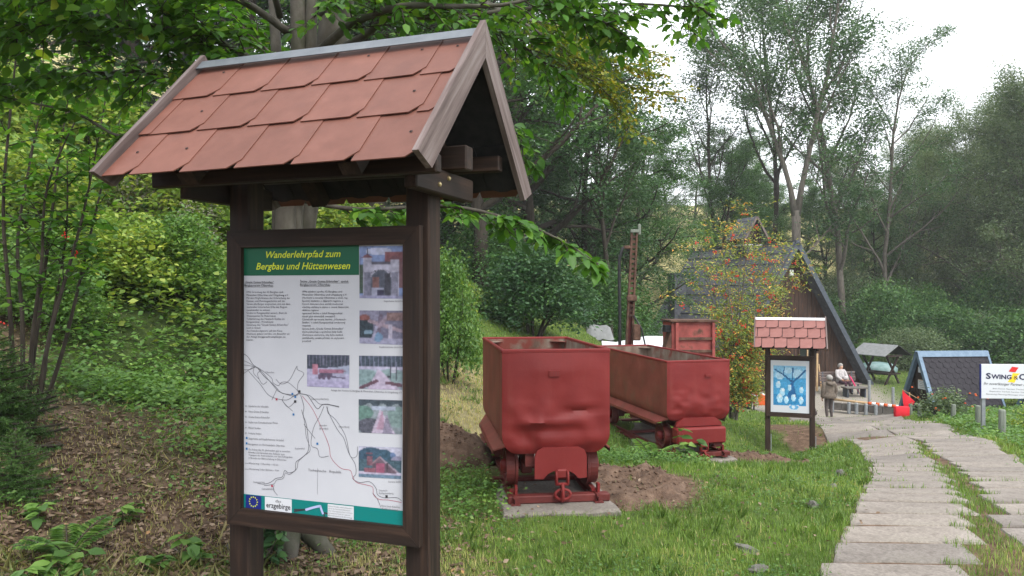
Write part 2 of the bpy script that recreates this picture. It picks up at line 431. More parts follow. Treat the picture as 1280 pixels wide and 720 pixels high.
M['leaf_rowan'] = leafy('leaf_rowan', [(0.0, G(0.09021, 0.1705, 0.04411)), (0.5, G(0.2005, 0.2707, 0.06015)), (0.8, G(0.401, 0.3609, 0.07017)), (1.0, G(0.6817, 0.3408, 0.08019))], 0.35)
M['leaf_grass'] = leafy('leaf_grass', [(0.0, G(0.062, 0.115, 0.022)), (0.45, G(0.125, 0.22, 0.038)), (0.8, G(0.215, 0.3, 0.065)), (1.0, G(0.42, 0.37, 0.17))], 0.35)
M['leaf_straw'] = leafy('leaf_straw', [(0.0, G(0.088, 0.121, 0.0275)), (0.5, G(0.198, 0.187, 0.066)), (1.0, G(0.374, 0.308, 0.154))], 0.3)
M['leaf_dry'] = leafy('leaf_dry', [(0.0, G(0.066, 0.0396, 0.0264)), (0.5, G(0.156, 0.102, 0.066)), (0.85, G(0.288, 0.216, 0.156)), (1.0, G(0.396, 0.192, 0.06))], 0.15, 0.7)
M['leaf_feather'] = leafy('leaf_feather', [(0.0, G(0.16, 0.15, 0.12)), (1.0, G(0.32, 0.28, 0.24))], 0.3, 0.8)
M['berry'] = plain('berry', (0.6, 0.035, 0.02), 0.4)
M['berry_orange'] = plain('berry_orange', (0.65, 0.13, 0.02), 0.4)

# ------------------------------------------------------------------ the ground
CTRL = np.array([
    (0, 0, 0), (2, 0.5, 0.0), (-3, 0.5, 0.1), (5, 1, 0.02), (-7, 1, 0.6), (9, 2, 0.0), (-0.4, 3.2, -0.01), (-1.35, 3.6, 0.0), (-3.5, 4, 0.25), (-3.7, 6.2, 0.62), (-6, 6, 1.3), (-1.5, 4.9, 0.0),
    (0.33, 5.9, -0.05), (0.1, 7.6, -0.06), (-0.4, 8.8, -0.03), (-0.9, 5.4, 0.02), (-1.0, 8, 0.16), (-0.62, 9, 0.2), (-0.65, 12, 0.3), (-0.6, 16, 0.36), (0.6, 20, 0.42), (2.9, 26, 0.15), (0, 28, 1.0), (0, 36, 2.0),
    (1.81, 4.4, 0), (2.11, 4.9, 0), (2.40, 5.4, -.015), (2.84, 6.2, -.066), (3.49, 7.4, -.204), (4.19, 8.8, -.369), (4.85, 10.6, -.559), (5.24, 12, -.725), (5.99, 14.6, -1.039), (6.61, 17.2, -1.355), (9.08, 25, -2.508), (9.32, 30, -3.024),
    (4.2, 4.4, 0.0), (4.9, 6.2, -.06), (5.52, 8.2, -.301), (7.20, 12, -.725), (9.66, 18, -1.533), (10.83, 21, -1.953), (11.67, 28, -3.15),
    (7.75, 12, -.66), (9.07, 14.8, -1.0), (9.98, 17.2, -1.32), (10.87, 19.6, -1.63), (11.6, 21.5, -1.85), (13, 22.5, -1.95), (16, 21, -1.8), (12, 12, -0.6), (16, 15, -1.0),
    (2.25, 9.3, -.48), (2.0, 11.5, -.45), (1.5, 7.5, -.12), (3.0, 8.4, -.30), (3.5, 9.5, -.56), (4.05, 11, -.82), (4.5, 12.3, -1.07), (4.9, 12.6, -1.12), (4.6, 13.6, -1.25), (5.35, 13.3, -1.28), (4.9, 17, -1.35), (5.5, 21, -1.9), (2.5, 15, -.3), (2.6, 19, -.35), (4.2, 26, -1.0),
    (14, 28, -3.12), (17, 30, -3.08), (9, 34, -3.1), (13, 34, -3.05), (17, 36, -3.0), (22, 36, -2.9), (12, 42, -3.05), (20, 44, -2.8), (5, 34, -1.8), (5, 44, -2.0),
    (-3.94, 8.5, 0.55), (-2.2, 8, .32), (-5, 10, 1.5), (-3.5, 13, 1.4), (-7, 14, 3.1), (-3.5, 18, 2.1), (-10, 20, 5.6), (-12, 12, 4.5), (-6, 26, 4.6), (-15, 30, 9.5), (-8, 40, 7.0),
], float)

def _tps_fit(P, lam=0.02):
    n = len(P); xy = P[:, :2]
    d = np.linalg.norm(xy[:, None] - xy[None], axis=2)
    K = np.where(d > 0, d * d * np.log(np.maximum(d, 1e-9)), 0) + lam * np.eye(n)
    Q = np.concatenate([np.ones((n, 1)), xy], 1)
    A = np.block([[K, Q], [Q.T, np.zeros((3, 3))]])
    return np.linalg.solve(A, np.concatenate([P[:, 2], np.zeros(3)]))
_W = _tps_fit(CTRL)

def _smooth(a, b, x):
    t = np.clip((x - a) / (b - a), 0, 1)
    return t * t * (3 - 2 * t)

def vnoise(x, y, s, seed=0):
    """Cheap smooth noise in -1..1."""
    x = np.asarray(x, float) * s + seed * 17.3; y = np.asarray(y, float) * s - seed * 9.7
    xi, yi = np.floor(x), np.floor(y); fx, fy = x - xi, y - yi
    fx = fx * fx * (3 - 2 * fx); fy = fy * fy * (3 - 2 * fy)
    def h(i, j): 
        q = np.sin(i * 127.1 + j * 311.7 + seed * 74.7) * 43758.5453
        return (q - np.floor(q)) * 2 - 1
    return (h(xi, yi) * (1 - fx) + h(xi + 1, yi) * fx) * (1 - fy) + (h(xi, yi + 1) * (1 - fx) + h(xi + 1, yi + 1) * fx) * fy

def ground(x, y, rough=True):
    x = np.asarray(x, float); y = np.asarray(y, float)
    shp = np.broadcast(x, y).shape
    x, y = np.broadcast_to(x, shp).ravel(), np.broadcast_to(y, shp).ravel()
    cx, cy = np.clip(x, -16, 24), np.clip(y, -1, 45)
    z = np.empty(len(cx))
    for i in range(0, len(cx), 40000):
        a_, b_ = cx[i:i + 40000], cy[i:i + 40000]
        d2 = (a_[:, None] - CTRL[None, :, 0]) ** 2 + (b_[:, None] - CTRL[None, :, 1]) ** 2
        U = 0.5 * d2 * np.log(np.maximum(d2, 1e-12))
        z[i:i + 40000] = U @ _W[:-3] + _W[-3] + _W[-2] * a_ + _W[-1] * b_
    far = np.maximum(y - 46, 0)                               # the meadow hill across the valley
    hill = 0.25 * far - 0.25 * np.maximum(far - 70, 0) * 0.8
    z = z + np.minimum(hill, 40) + 0.25 * np.maximum(-16 - x, 0) * (x < -16) - 0.02 * np.maximum(x - 24, 0)
    if rough:
        on = 1 - path_mask(x, y)
        z = z + on * (0.025 * vnoise(x, y, 1.7, 1) + 0.012 * vnoise(x, y, 5.1, 2)) * _smooth(1.5, 3, y)
    return z.reshape(shp)

PATH_L = np.array([(0.2, 0), (0.75, 2), (1.81, 4.4), (2.11, 4.9), (2.40, 5.4), (2.84, 6.2), (3.49, 7.4), (4.19, 8.8), (4.85, 10.6), (5.24, 12), (5.99, 14.6), (6.61, 17.2), (9.08, 25), (9.6, 28.5)])
PATH_R = np.array([(2.5, 0), (3.0, 2), (4.05, 4.4), (4.3, 4.9), (4.52, 5.4), (4.85, 6.2), (5.28, 7.4), (5.8, 8.8), (6.55, 10.6), (7.20, 12), (8.3, 14.6), (9.35, 17.2), (12.3, 25), (13.2, 28.5)])
def pl(y): return np.interp(y, PATH_L[:, 1], PATH_L[:, 0])
def pr(y): return np.interp(y, PATH_R[:, 1], PATH_R[:, 0])
def path_mask(x, y, soft=0.12):
    return _smooth(-soft, soft, x - pl(y)) * _smooth(-soft, soft, pr(y) - x) * (y < 28.5)
def plaza_mask(x, y):
    return _smooth(25.5, 27, y) * _smooth(41, 39, y) * _smooth(7.5, 9, x + vnoise(x, y, 0.7, 5)) * _smooth(17.5, 15.5, x + 0.25 * (33 - y)) 
def litter_mask(x, y):
    b = x + 0.35 * vnoise(x, y, 1.1, 3) + 0.2 * vnoise(x, y, 3.3, 4) + 0.06 * np.maximum(y - 4, 0)
    return _smooth(0.0, -1.3, b)
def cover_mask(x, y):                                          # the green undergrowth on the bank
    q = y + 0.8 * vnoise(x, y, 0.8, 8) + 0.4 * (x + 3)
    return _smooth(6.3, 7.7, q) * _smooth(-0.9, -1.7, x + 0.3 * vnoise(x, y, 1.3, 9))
def straw_mask(x, y):
    return _smooth(0.35, -0.35, np.abs(x + 0.55 + 0.02 * (y - 9)) - 0.75 + 0.3 * vnoise(x, y, 1.2, 11)) * _smooth(6.3, 7.5, y) * _smooth(14.5, 12, y)
DIRT = [(-0.72, 7.5, 0.6, 0.62), (1.05, 6.8, 0.55, 0.95), (3.15, 10.0, 0.75, 0.4), (5.55, 14.4, 0.42, 1.8)]
def dirt_mask(x, y):
    q = np.zeros_like(np.asarray(x, float))
    for cx, cy, rx, ry in DIRT:
        d = np.sqrt(((x - cx) / rx) ** 2 + ((y - cy) / ry) ** 2) + 0.25 * vnoise(x, y, 2.2, 6)
        q = np.maximum(q, _smooth(1.25, 0.85, d))
    return q

def axis_coords(lo, hi, c, step, grow):
    out = [c]; s = step
    while out[-1] < hi: out.append(out[-1] + s); s *= grow
    neg = [c]; s = step
    while neg[-1] > lo: neg.append(neg[-1] - s); s *= grow
    return np.array(sorted(set(out + neg)))
gx = axis_coords(-420, 420, 1.0, 0.075, 1.028)
gy = axis_coords(-25, 520, 4.8, 0.075, 1.024)
GX, GY = np.meshgrid(gx, gy)
GZ = ground(GX, GY)
nx, ny = len(gx), len(gy)
idx = np.arange(nx * ny).reshape(ny, nx)
quads = np.stack([idx[:-1, :-1], idx[:-1, 1:], idx[1:, 1:], idx[1:, :-1]], -1).reshape(-1, 4)
fx, fy = GX.ravel(), GY.ravel()
msk = np.stack([litter_mask(fx, fy) * (1 - path_mask(fx, fy)), np.maximum(dirt_mask(fx, fy), path_mask(fx, fy, 0.05)), plaza_mask(fx, fy)], 1)
msk2 = np.stack([cover_mask(fx, fy), straw_mask(fx, fy), _smooth(46, 52, fy)], 1)

gm, nt, b, out = _mat('ground_cover_soil')
a1 = nt.nodes.new('ShaderNodeAttribute'); a1.attribute_name = 'zone_a'
a2 = nt.nodes.new('ShaderNodeAttribute'); a2.attribute_name = 'zone_b'
s1 = nt.nodes.new('ShaderNodeSeparateColor'); nt.links.new(a1.outputs['Color'], s1.inputs[0])
s2 = nt.nodes.new('ShaderNodeSeparateColor'); nt.links.new(a2.outputs['Color'], s2.inputs[0])
n_big = _noise(nt, 1.3, 6); n_mid = _noise(nt, 9, 8); n_fine = _noise(nt, 60, 6)
turf = _ramp(nt, n_mid.outputs[0], [(0.3, (0.04, 0.062, 0.014)), (0.55, (0.075, 0.115, 0.022)), (0.75, (0.13, 0.15, 0.04))]).outputs[0]
litr = _ramp(nt, n_mid.outputs[0], [(0.3, (0.032, 0.021, 0.014)), (0.5, (0.075, 0.05, 0.033)), (0.72, (0.15, 0.105, 0.07))]).outputs[0]
soil = _ramp(nt, n_mid.outputs[0], [(0.3, (0.05, 0.03, 0.02)), (0.5, (0.11, 0.07, 0.046)), (0.75, (0.2, 0.135, 0.095))]).outputs[0]
grav = _ramp(nt, n_fine.outputs[0], [(0.3, (0.13, 0.115, 0.095)), (0.5, (0.25, 0.225, 0.19)), (0.7, (0.37, 0.34, 0.29))]).outputs[0]
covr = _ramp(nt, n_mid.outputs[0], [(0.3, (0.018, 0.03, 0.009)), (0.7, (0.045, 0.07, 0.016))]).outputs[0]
strw = _ramp(nt, n_mid.outputs[0], [(0.3, (0.12, 0.11, 0.05)), (0.7, (0.26, 0.22, 0.12))]).outputs[0]
mead = _ramp(nt, n_big.outputs[0], [(0.35, (0.2, 0.19, 0.075)), (0.65, (0.34, 0.29, 0.13))]).outputs[0]
c = _mix(nt, s2.outputs[1], turf, strw)
c = _mix(nt, s1.outputs[0], c, litr)
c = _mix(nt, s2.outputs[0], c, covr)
c = _mix(nt, s1.outputs[2], c, grav)
c = _mix(nt, s2.outputs[2], c, mead)
c = _mix(nt, s1.outputs[1], c, soil)
nt.links.new(c, b.inputs['Base Color']); b.inputs['Roughness'].default_value = 0.95; b.inputs['Specular IOR Level'].default_value = 0.15
_bump(nt, b, n_fine.outputs[0], 0.8, 0.02)
gme = np_mesh('ground', np.stack([fx, fy, GZ.ravel()], 1), quads, gm, True, {'zone_a': msk, 'zone_b': msk2})
tag(link('ground', gme), 'sloping grassy ground falling away towards the valley', kind='structure')

def gz(x, y): return float(ground(np.array([x]), np.array([y]))[0])

# ------------------------------------------------------------------ the path of concrete slabs
path = empty('path', (0, 0, 0), kind='structure')
tag(path, 'path of worn concrete slabs leading down to the hut')
prng = random.Random(3)
def slab(x0, x1, y0, y1, skew, thick=0.11, dl=0.0, dr=0.0):
    """One concrete slab: uneven edges and corners, lying on the slope."""
    n = 6
    top, ring = [], []
    def edge(p, q, k, amp):
        return [(p[0] + (q[0] - p[0]) * i / k + prng.uniform(-amp, amp), p[1] + (q[1] - p[1]) * i / k + prng.uniform(-amp, amp)) for i in range(k)]
    cs = [(x0, y0), (x1, y0 + skew * (x1 - x0)), (x1 + dr, y1 + skew * (x1 - x0)), (x0 + dl, y1)]
    for k in range(4):
        ring += edge(cs[k], cs[(k + 1) % 4], 5 if k % 2 == 0 else 3, 0.006)
    zc = [gz(cx, cy) for cx, cy in cs]
    def zt(x, y):
        s = (x - x0) / (x1 - x0); t = (y - y0) / max(y1 - y0, 1e-6)
        t = min(max(t, 0), 1)
        return (zc[0] * (1 - s) + zc[1] * s) * (1 - t) + (zc[3] * (1 - s) + zc[2] * s) * t
    lift = prng.uniform(0.010, 0.019); tilt = prng.uniform(-0.005, 0.005)
    mx, my = (x0 + x1) / 2, (y0 + y1) / 2
    m = MB(); N = len(ring)
    vs = [(x, y, zt(x, y) - thick) for x, y in ring] + [(x, y, zt(x, y) + lift - 0.012 + tilt * (x - mx)) for x, y in ring]
    ins = [(x + (mx - x) * 0.02, y + (my - y) * 0.05) for x, y in ring]
    vs += [(x, y, zt(x, y) + lift + tilt * (x - mx)) for x, y in ins]
    fs = [(i, (i + 1) % N, (i + 1) % N + N, i + N) for i in range(N)] + [(i + N, (i + 1) % N + N, (i + 1) % N + 2 * N, i + 2 * N) for i in range(N)]
    fs.append(tuple(range(2 * N, 3 * N)))
    vs = [(v[0] - mx, v[1] - my, v[2] - zt(mx, my)) for v in vs]
    m.add(vs, fs)
    o = m.build('slab', M['slab'], path); o.location = (mx, my, zt(mx, my))
    return o
SEAM = []
y = 1.3
row = 0
while y < 27.5:
    d = prng.uniform(0.34, 0.43) * (1 if y < 11 else 1.4)
    gap = prng.uniform(0.022, 0.042)
    skew = -0.05 + prng.uniform(-0.015, 0.015)
    L, Rr = float(pl(y)) + prng.uniform(-0.03, 0.03), float(pr(y)) + prng.uniform(-0.08, 0.1)
    if y < 11:
        g0 = L + (Rr - L) * 0.44 + prng.uniform(-0.03, 0.03); gw = prng.uniform(0.12, 0.2) * float(_smooth(11.5, 8, y)) + 0.03
        if y < 4.6: g0 = min(g0, L + 0.88); gw = 0.62
        cuts = [(L, g0), (g0 + gw, Rr)]
    else:
        m1 = L + (Rr - L) * prng.uniform(0.4, 0.6)
        cuts = [(L, m1 - 0.02), (m1 + 0.02, Rr)]
    sl_ = float(pl(y + d) - pl(y)); sr_ = float(pr(y + d) - pr(y))
    for ci, (xa, xb) in enumerate(cuts):
        slab(xa, xb, y + skew * (xa - L), y + d - gap + skew * (xa - L), skew, dl=sl_ * (.75 if ci == 0 else .4), dr=sr_ * (.75 if ci == len(cuts) - 1 else .4))
    SEAM.append((y + d - gap / 2, L, Rr, skew, cuts))
    y += d
    row += 1

# ------------------------------------------------------------------ foliage helpers
LEAF6 = np.array([(0, 0, 0), (.28, .27, .06), (.65, .23, .04), (1, 0, -.08), (.65, -.23, .04), (.28, -.27, .06), (.48, 0, -.01)], float)
TRI6 = np.array([(0, 6, 1), (1, 6, 2), (2, 6, 3), (3, 6, 4), (4, 6, 5), (5, 6, 0)])
LEAF4 = np.array([(0, 0, 0), (.48, .3, .07), (1, 0, -.06), (.48, -.3, .07)], float)
TRI4 = np.array([(0, 1, 2), (0, 2, 3)])

def unit(v): return v / np.maximum(np.linalg.norm(v, axis=-1, keepdims=True), 1e-9)

def leaf_arrays(P, Dv, Nv, size, wid=1.0, near=False, tint=None, r=rng):
    """Leaves at P pointing along Dv with blade normal about Nv."""
    P, Dv = np.asarray(P, float), unit(np.asarray(Dv, float))
    S = unit(np.cross(Nv, Dv)); Nn = np.cross(Dv, S)
    T, Fq = (LEAF6, TRI6) if near else (LEAF4, TRI4)
    n = len(P)
    size = np.broadcast_to(size, (n,))[:, None, None]
    V = P[:, None] + size * (T[None, :, :1] * Dv[:, None] + T[None, :, 1:2] * wid * S[:, None] + T[None, :, 2:3] * Nn[:, None])
    Fc = (Fq[None] + (np.arange(n) * len(T))[:, None, None]).reshape(-1, 3)
    if tint is None: tint = r.random(n)
    return V.reshape(-1, 3), Fc, np.repeat(tint, len(T))

def rand_dirs(n, r, zmean=0.0, zs=0.5):
    a_ = r.random(n) * 2 * np.pi
    z = r.normal(zmean, zs, n)
    return unit(np.stack([np.cos(a_), np.sin(a_), z], 1))

def cloud(centers, per, spread, size, r, flat=0.7, droop=-0.25, tilt=0.55, wid=1.0, near=False, tint_c=None):
    """Clusters of leaves about twig ends."""
    C = np.asarray(centers, float); n = len(C)
    P = np.repeat(C, per, 0) + r.normal(0, 1, (n * per, 3)) * np.array([spread, spread, spread * flat])
    Dv = rand_dirs(len(P), r, droop, 0.45)
    Nv = unit(np.stack([r.normal(0, tilt, len(P)), r.normal(0, tilt, len(P)), np.ones(len(P))], 1))
    base = np.repeat(r.normal(0, 0.16, n), per) if tint_c is None else np.repeat(tint_c, per)
    t = np.clip(0.5 + base + r.normal(0, 0.2, len(P)), 0, 1)
    return leaf_arrays(P, Dv, Nv, size * r.uniform(0.7, 1.3, len(P)), wid, near, t, r)

def merge(parts):
    Vs, Fs, Ts, b_ = [], [], [], 0
    for V, Fc, t in parts:
        Vs.append(V); Fs.append(Fc + b_); Ts.append(t); b_ += len(V)
    return np.concatenate(Vs), np.concatenate(Fs), np.concatenate(Ts)

def leaf_obj(name, parts, mat, parent=None, smooth=False):
    V, Fc, t = merge(parts) if isinstance(parts, list) else parts
    return link(name, np_mesh(name, V, Fc, mat, smooth, {'tint': t}), None, parent)

def bend_path(p, d, L, n, wander, trop, r, sag=0.0):
    pts = [np.array(p, float)]; d = unit(np.array(d, float)); st = L / n
    for i in range(n):
        d = unit(d + r.normal(0, wander, 3) + np.array([0, 0, trop - sag * i / n]))
        pts.append(pts[-1] + d * st)
    return pts

def skeleton(r, h, r0, spec, start=(0, 0, 0), d0=(0, 0, 1)):
    """spec: per level (n_children, length ratio, angle deg, wander, tropism, first fraction). Returns tube list and twig ends."""
    tubes, tips = [], []
    def grow(p, d, L, rad, lv):
        n = max(4, int(9 - lv * 2))
        w, tr = (0.06, 0.02) if lv == 0 else spec[lv - 1][3:5]
        pts = bend_path(p, d, L, n, w, tr, r)
        taper = 0.25 if lv < len(spec) else 0.3
        rads = [rad * (1 - (1 - taper) * (i / n) ** 1.1) for i in range(n + 1)]
        if lv == 0: rads[0] *= 1.35
        tubes.append((pts, rads, lv))
        if lv == len(spec):
            for k in (n, n - 1, n // 2): tips.append(pts[k])
            return
        nc, lr, ang, _, _, first = spec[lv]
        nc = max(2, int(round(nc * r.uniform(0.8, 1.2))))
        az = r.random() * 6.28
        for k in range(nc):
            t = first + (1 - first) * (k + r.uniform(0.1, 0.9)) / nc
            f = t * n; i = min(int(f), n - 1); q = f - i
            pp = pts[i] * (1 - q) + pts[i + 1] * q
            dd = unit(pts[i + 1] - pts[i])
            az += 2.4 + r.normal(0, 0.4)
            ref = np.cross(dd, [0.3, 0.2, 0.9]); ref = unit(ref if np.linalg.norm(ref) > 0.05 else np.cross(dd, [1, 0, 0]))
            side = ref * math.cos(az) + np.cross(dd, ref) * math.sin(az)
            an = R(ang * r.uniform(0.75, 1.25))
            nd = dd * math.cos(an) + side * math.sin(an)
            ll = L * lr * (1.0 - 0.55 * max(0, (t - first)) / (1.001 - first) if lv == 0 else 1.0 - 0.4 * t) * r.uniform(0.75, 1.2)
            grow(pp, nd, ll, max(rads[i] * 0.62, 0.006) if lv == 0 else rads[i] * 0.6, lv + 1)
    grow(np.array(start, float), np.array(d0, float), h, r0, 0)
    return tubes, np.array(tips)

def wood_mesh(name, tubes, mat, parent, maxlv=9, sides=(9, 6, 4, 3, 3)):
    m = MB()
    for pts, rads, lv in tubes:
        if lv <= maxlv: m.tube(pts, rads, sides[min(lv, 4)], cap=(lv == 0))
    me = m.mesh(name, True, fix=False)
    return link(name, me, mat, parent)

def make_tree(name, seed, h, r0, spec, leaf, per, spread, size, bark, flat=0.7, wid=1.0, maxlv=9, thin=1.0, dip=0.0, droop=-0.25):
    r = np.random.default_rng(seed)
    root = empty(name)
    tubes, tips = skeleton(r, h, r0, spec)
    if thin < 1: tips = tips[r.random(len(tips)) < thin]
    wood_mesh('trunk', tubes, M[bark], root, maxlv)
    hi = tips[:, 2] / tips[:, 2].max()
    tc = np.clip(r.normal(0, 0.15, len(tips)), -0.4, 0.4)
    leaf_obj('crown', cloud(tips, per, spread, size, r, flat, droop, 0.6, wid, False, tc), M[leaf], root)
    root['n'] = len(tips)
    return root

def place(proto, used, x, y, rz, s, label, cat, group=None, dz=-0.1, sz=None):
    """The first call moves the prototype itself, later ones copy it with its parts."""
    if proto.name not in used: used.add(proto.name); o = proto
    else: o = copy_tree(proto)
    o.location = (x, y, gz(x, y) + dz); o.rotation_euler = (0, 0, rz); o.scale = (s, s, sz or s)
    for k in ('group', 'n'):
        if k in o: del o[k]
    return tag(o, label, cat, group)
USED = set()

# ------------------------------------------------------------------ lettering and flat print
def text_mesh(s, bold=0.0, shear=0.0):
    cu = bpy.data.curves.new('lettering', 'FONT')
    cu.body = s; cu.size = 1.0; cu.offset = bold; cu.shear = shear; cu.resolution_u = 2
    ob = bpy.data.objects.new('lettering', cu)
    COL.objects.link(ob)
    dg = bpy.context.evaluated_depsgraph_get()
    me = bpy.data.meshes.new_from_object(ob.evaluated_get(dg))
    bpy.data.objects.remove(ob); bpy.data.curves.remove(cu)
    return me

def lettering(name, s, mat, parent, x0, x1, z0, cap, y, bold=0.0, shear=0.0, fit=True, slope=0.0):
    """Flat letters in the x-z plane of the parent at depth y: from x0 to x1 on baseline z0, capital height cap."""
    me = text_mesh(s, bold, shear)
    n = len(me.vertices)
    co = np.empty(n * 3, np.float32); me.vertices.foreach_get('co', co); co = co.reshape(-1, 3)
    w = co[:, 0].max() - co[:, 0].min()
    sx = (x1 - x0) / w if fit else cap / 0.7
    sz = cap / 0.7
    xs = (co[:, 0] - co[:, 0].min()) * sx + x0
    new = np.stack([xs, np.full(n, y), co[:, 1] * sz + z0 + slope * (xs - x0)], 1)
    me.vertices.foreach_set('co', new.astype(np.float32).ravel()); me.update()
    return link(name, me, mat, parent)

def sheet(name, mat, parent, x0, x1, z0, z1, y):
    return link(name, np_mesh(name, [(x0, y, z0), (x1, y, z0), (x1, y, z1), (x0, y, z1)], [(0, 1, 2, 3)], mat), None, parent)

def ribbon(name, mat, parent, pts, w, y):
    """A printed line: a flat strip through points (x, z)."""
    p = np.array(pts, float)
    q = [p[0]]
    for i in range(len(p) - 1):                       # rounded between the points
        p0, p1, p2, p3 = p[max(i - 1, 0)], p[i], p[i + 1], p[min(i + 2, len(p) - 1)]
        for t in (0.25, 0.5, 0.75, 1.0):
            q.append(0.5 * ((2 * p1) + (-p0 + p2) * t + (2 * p0 - 5 * p1 + 4 * p2 - p3) * t * t + (-p0 + 3 * p1 - 3 * p2 + p3) * t ** 3))
    q = np.array(q)
    d = np.gradient(q, axis=0); nrm = unit(np.stack([-d[:, 1], d[:, 0]], 1)) * w / 2
    V = np.concatenate([np.stack([(q + nrm)[:, 0], np.full(len(q), y), (q + nrm)[:, 1]], 1), np.stack([(q - nrm)[:, 0], np.full(len(q), y), (q - nrm)[:, 1]], 1)])
    k = len(q)
    Fc = [(i, i + 1, i + 1 + k, i + k) for i in range(k - 1)]
    return link(name, np_mesh(name, V, Fc, mat), None, parent)

class Canvas:
    """A small picture as coloured cells of a flat sheet."""
    def __init__(s, w, h, seed=1):
        s.w, s.h = w, h; s.a = np.ones((h, w, 3)); s.r = np.random.default_rng(seed)
        s.X, s.Y = np.meshgrid((np.arange(w) + .5) / w, (np.arange(h) + .5) / h)
    def fill(s, m, c, n=0.0):
        m = m & np.ones_like(s.X, bool)
        s.a[m] = np.array(c) * (1 + s.r.normal(0, n * .5, (int(m.sum()), 1)) if n else 1)
        return s
    def rect(s, x0, y0, x1, y1, c, n=0.0): return s.fill((s.X >= x0) & (s.X <= x1) & (s.Y >= y0) & (s.Y <= y1), c, n)
    def disc(s, cx, cy, rx, ry, c, n=0.0): return s.fill(((s.X - cx) / rx) ** 2 + ((s.Y - cy) / ry) ** 2 < 1, c, n)
    def tri(s, x0, x1, yb, xa, ya, c, n=0.0):
        t = (s.Y - ya) / (yb - ya)
        return s.fill((t >= 0) & (t <= 1) & (s.X >= xa + (x0 - xa) * t) & (s.X <= xa + (x1 - xa) * t), c, n)
    def line(s, x0, y0, x1, y1, w, c, n=0.0):
        dx, dy = x1 - x0, y1 - y0; L = dx * dx + dy * dy
        t = np.clip(((s.X - x0) * dx + (s.Y - y0) * dy) / L, 0, 1)
        return s.fill((s.X - x0 - t * dx) ** 2 + (s.Y - y0 - t * dy) ** 2 < w * w, c, n)
    def build(s, name, parent, quad, y, fade=True):
        """quad: corners tl, tr, br, bl as (x, z)."""
        tl, tr, br, bl = [np.array(q) for q in quad]
        u, v = np.meshgrid(np.linspace(0, 1, s.w + 1), np.linspace(0, 1, s.h + 1))
        P = (tl + (tr - tl) * u[..., None]) * (1 - v[..., None]) + (bl + (br - bl) * u[..., None]) * v[..., None]
        V, C = [], []
        cell = np.stack([P[:-1, :-1], P[1:, :-1], P[1:, 1:], P[:-1, 1:]], 2).reshape(-1, 2)
        V = np.stack([cell[:, 0], np.full(len(cell), y), cell[:, 1]], 1)
        tex = 1 + .22 * vnoise(s.X, s.Y, 14, 3) + .16 * vnoise(s.X, s.Y, 27, 5)
        a_ = s.a * tex[..., None]
        k_ = .25 * (np.roll(a_, 1, 0) + np.roll(a_, -1, 0) + np.roll(a_, 1, 1) + np.roll(a_, -1, 1)); a_ = .6 * a_ + .4 * k_
        grey = a_.mean(2, keepdims=True); a_ = (a_ * .68 + grey * .32) * np.array([1.0, .97, 1.12]) * .85 if fade else s.a * (1 + .5 * (tex[..., None] - 1))
        C = np.repeat(np.clip(a_.reshape(-1, 3), 0, 1), 4, 0)
        Fc = np.arange(len(V)).reshape(-1, 4)
        return link(name, np_mesh(name, V, Fc, M['print'], False, {'ink': C}), None, parent)

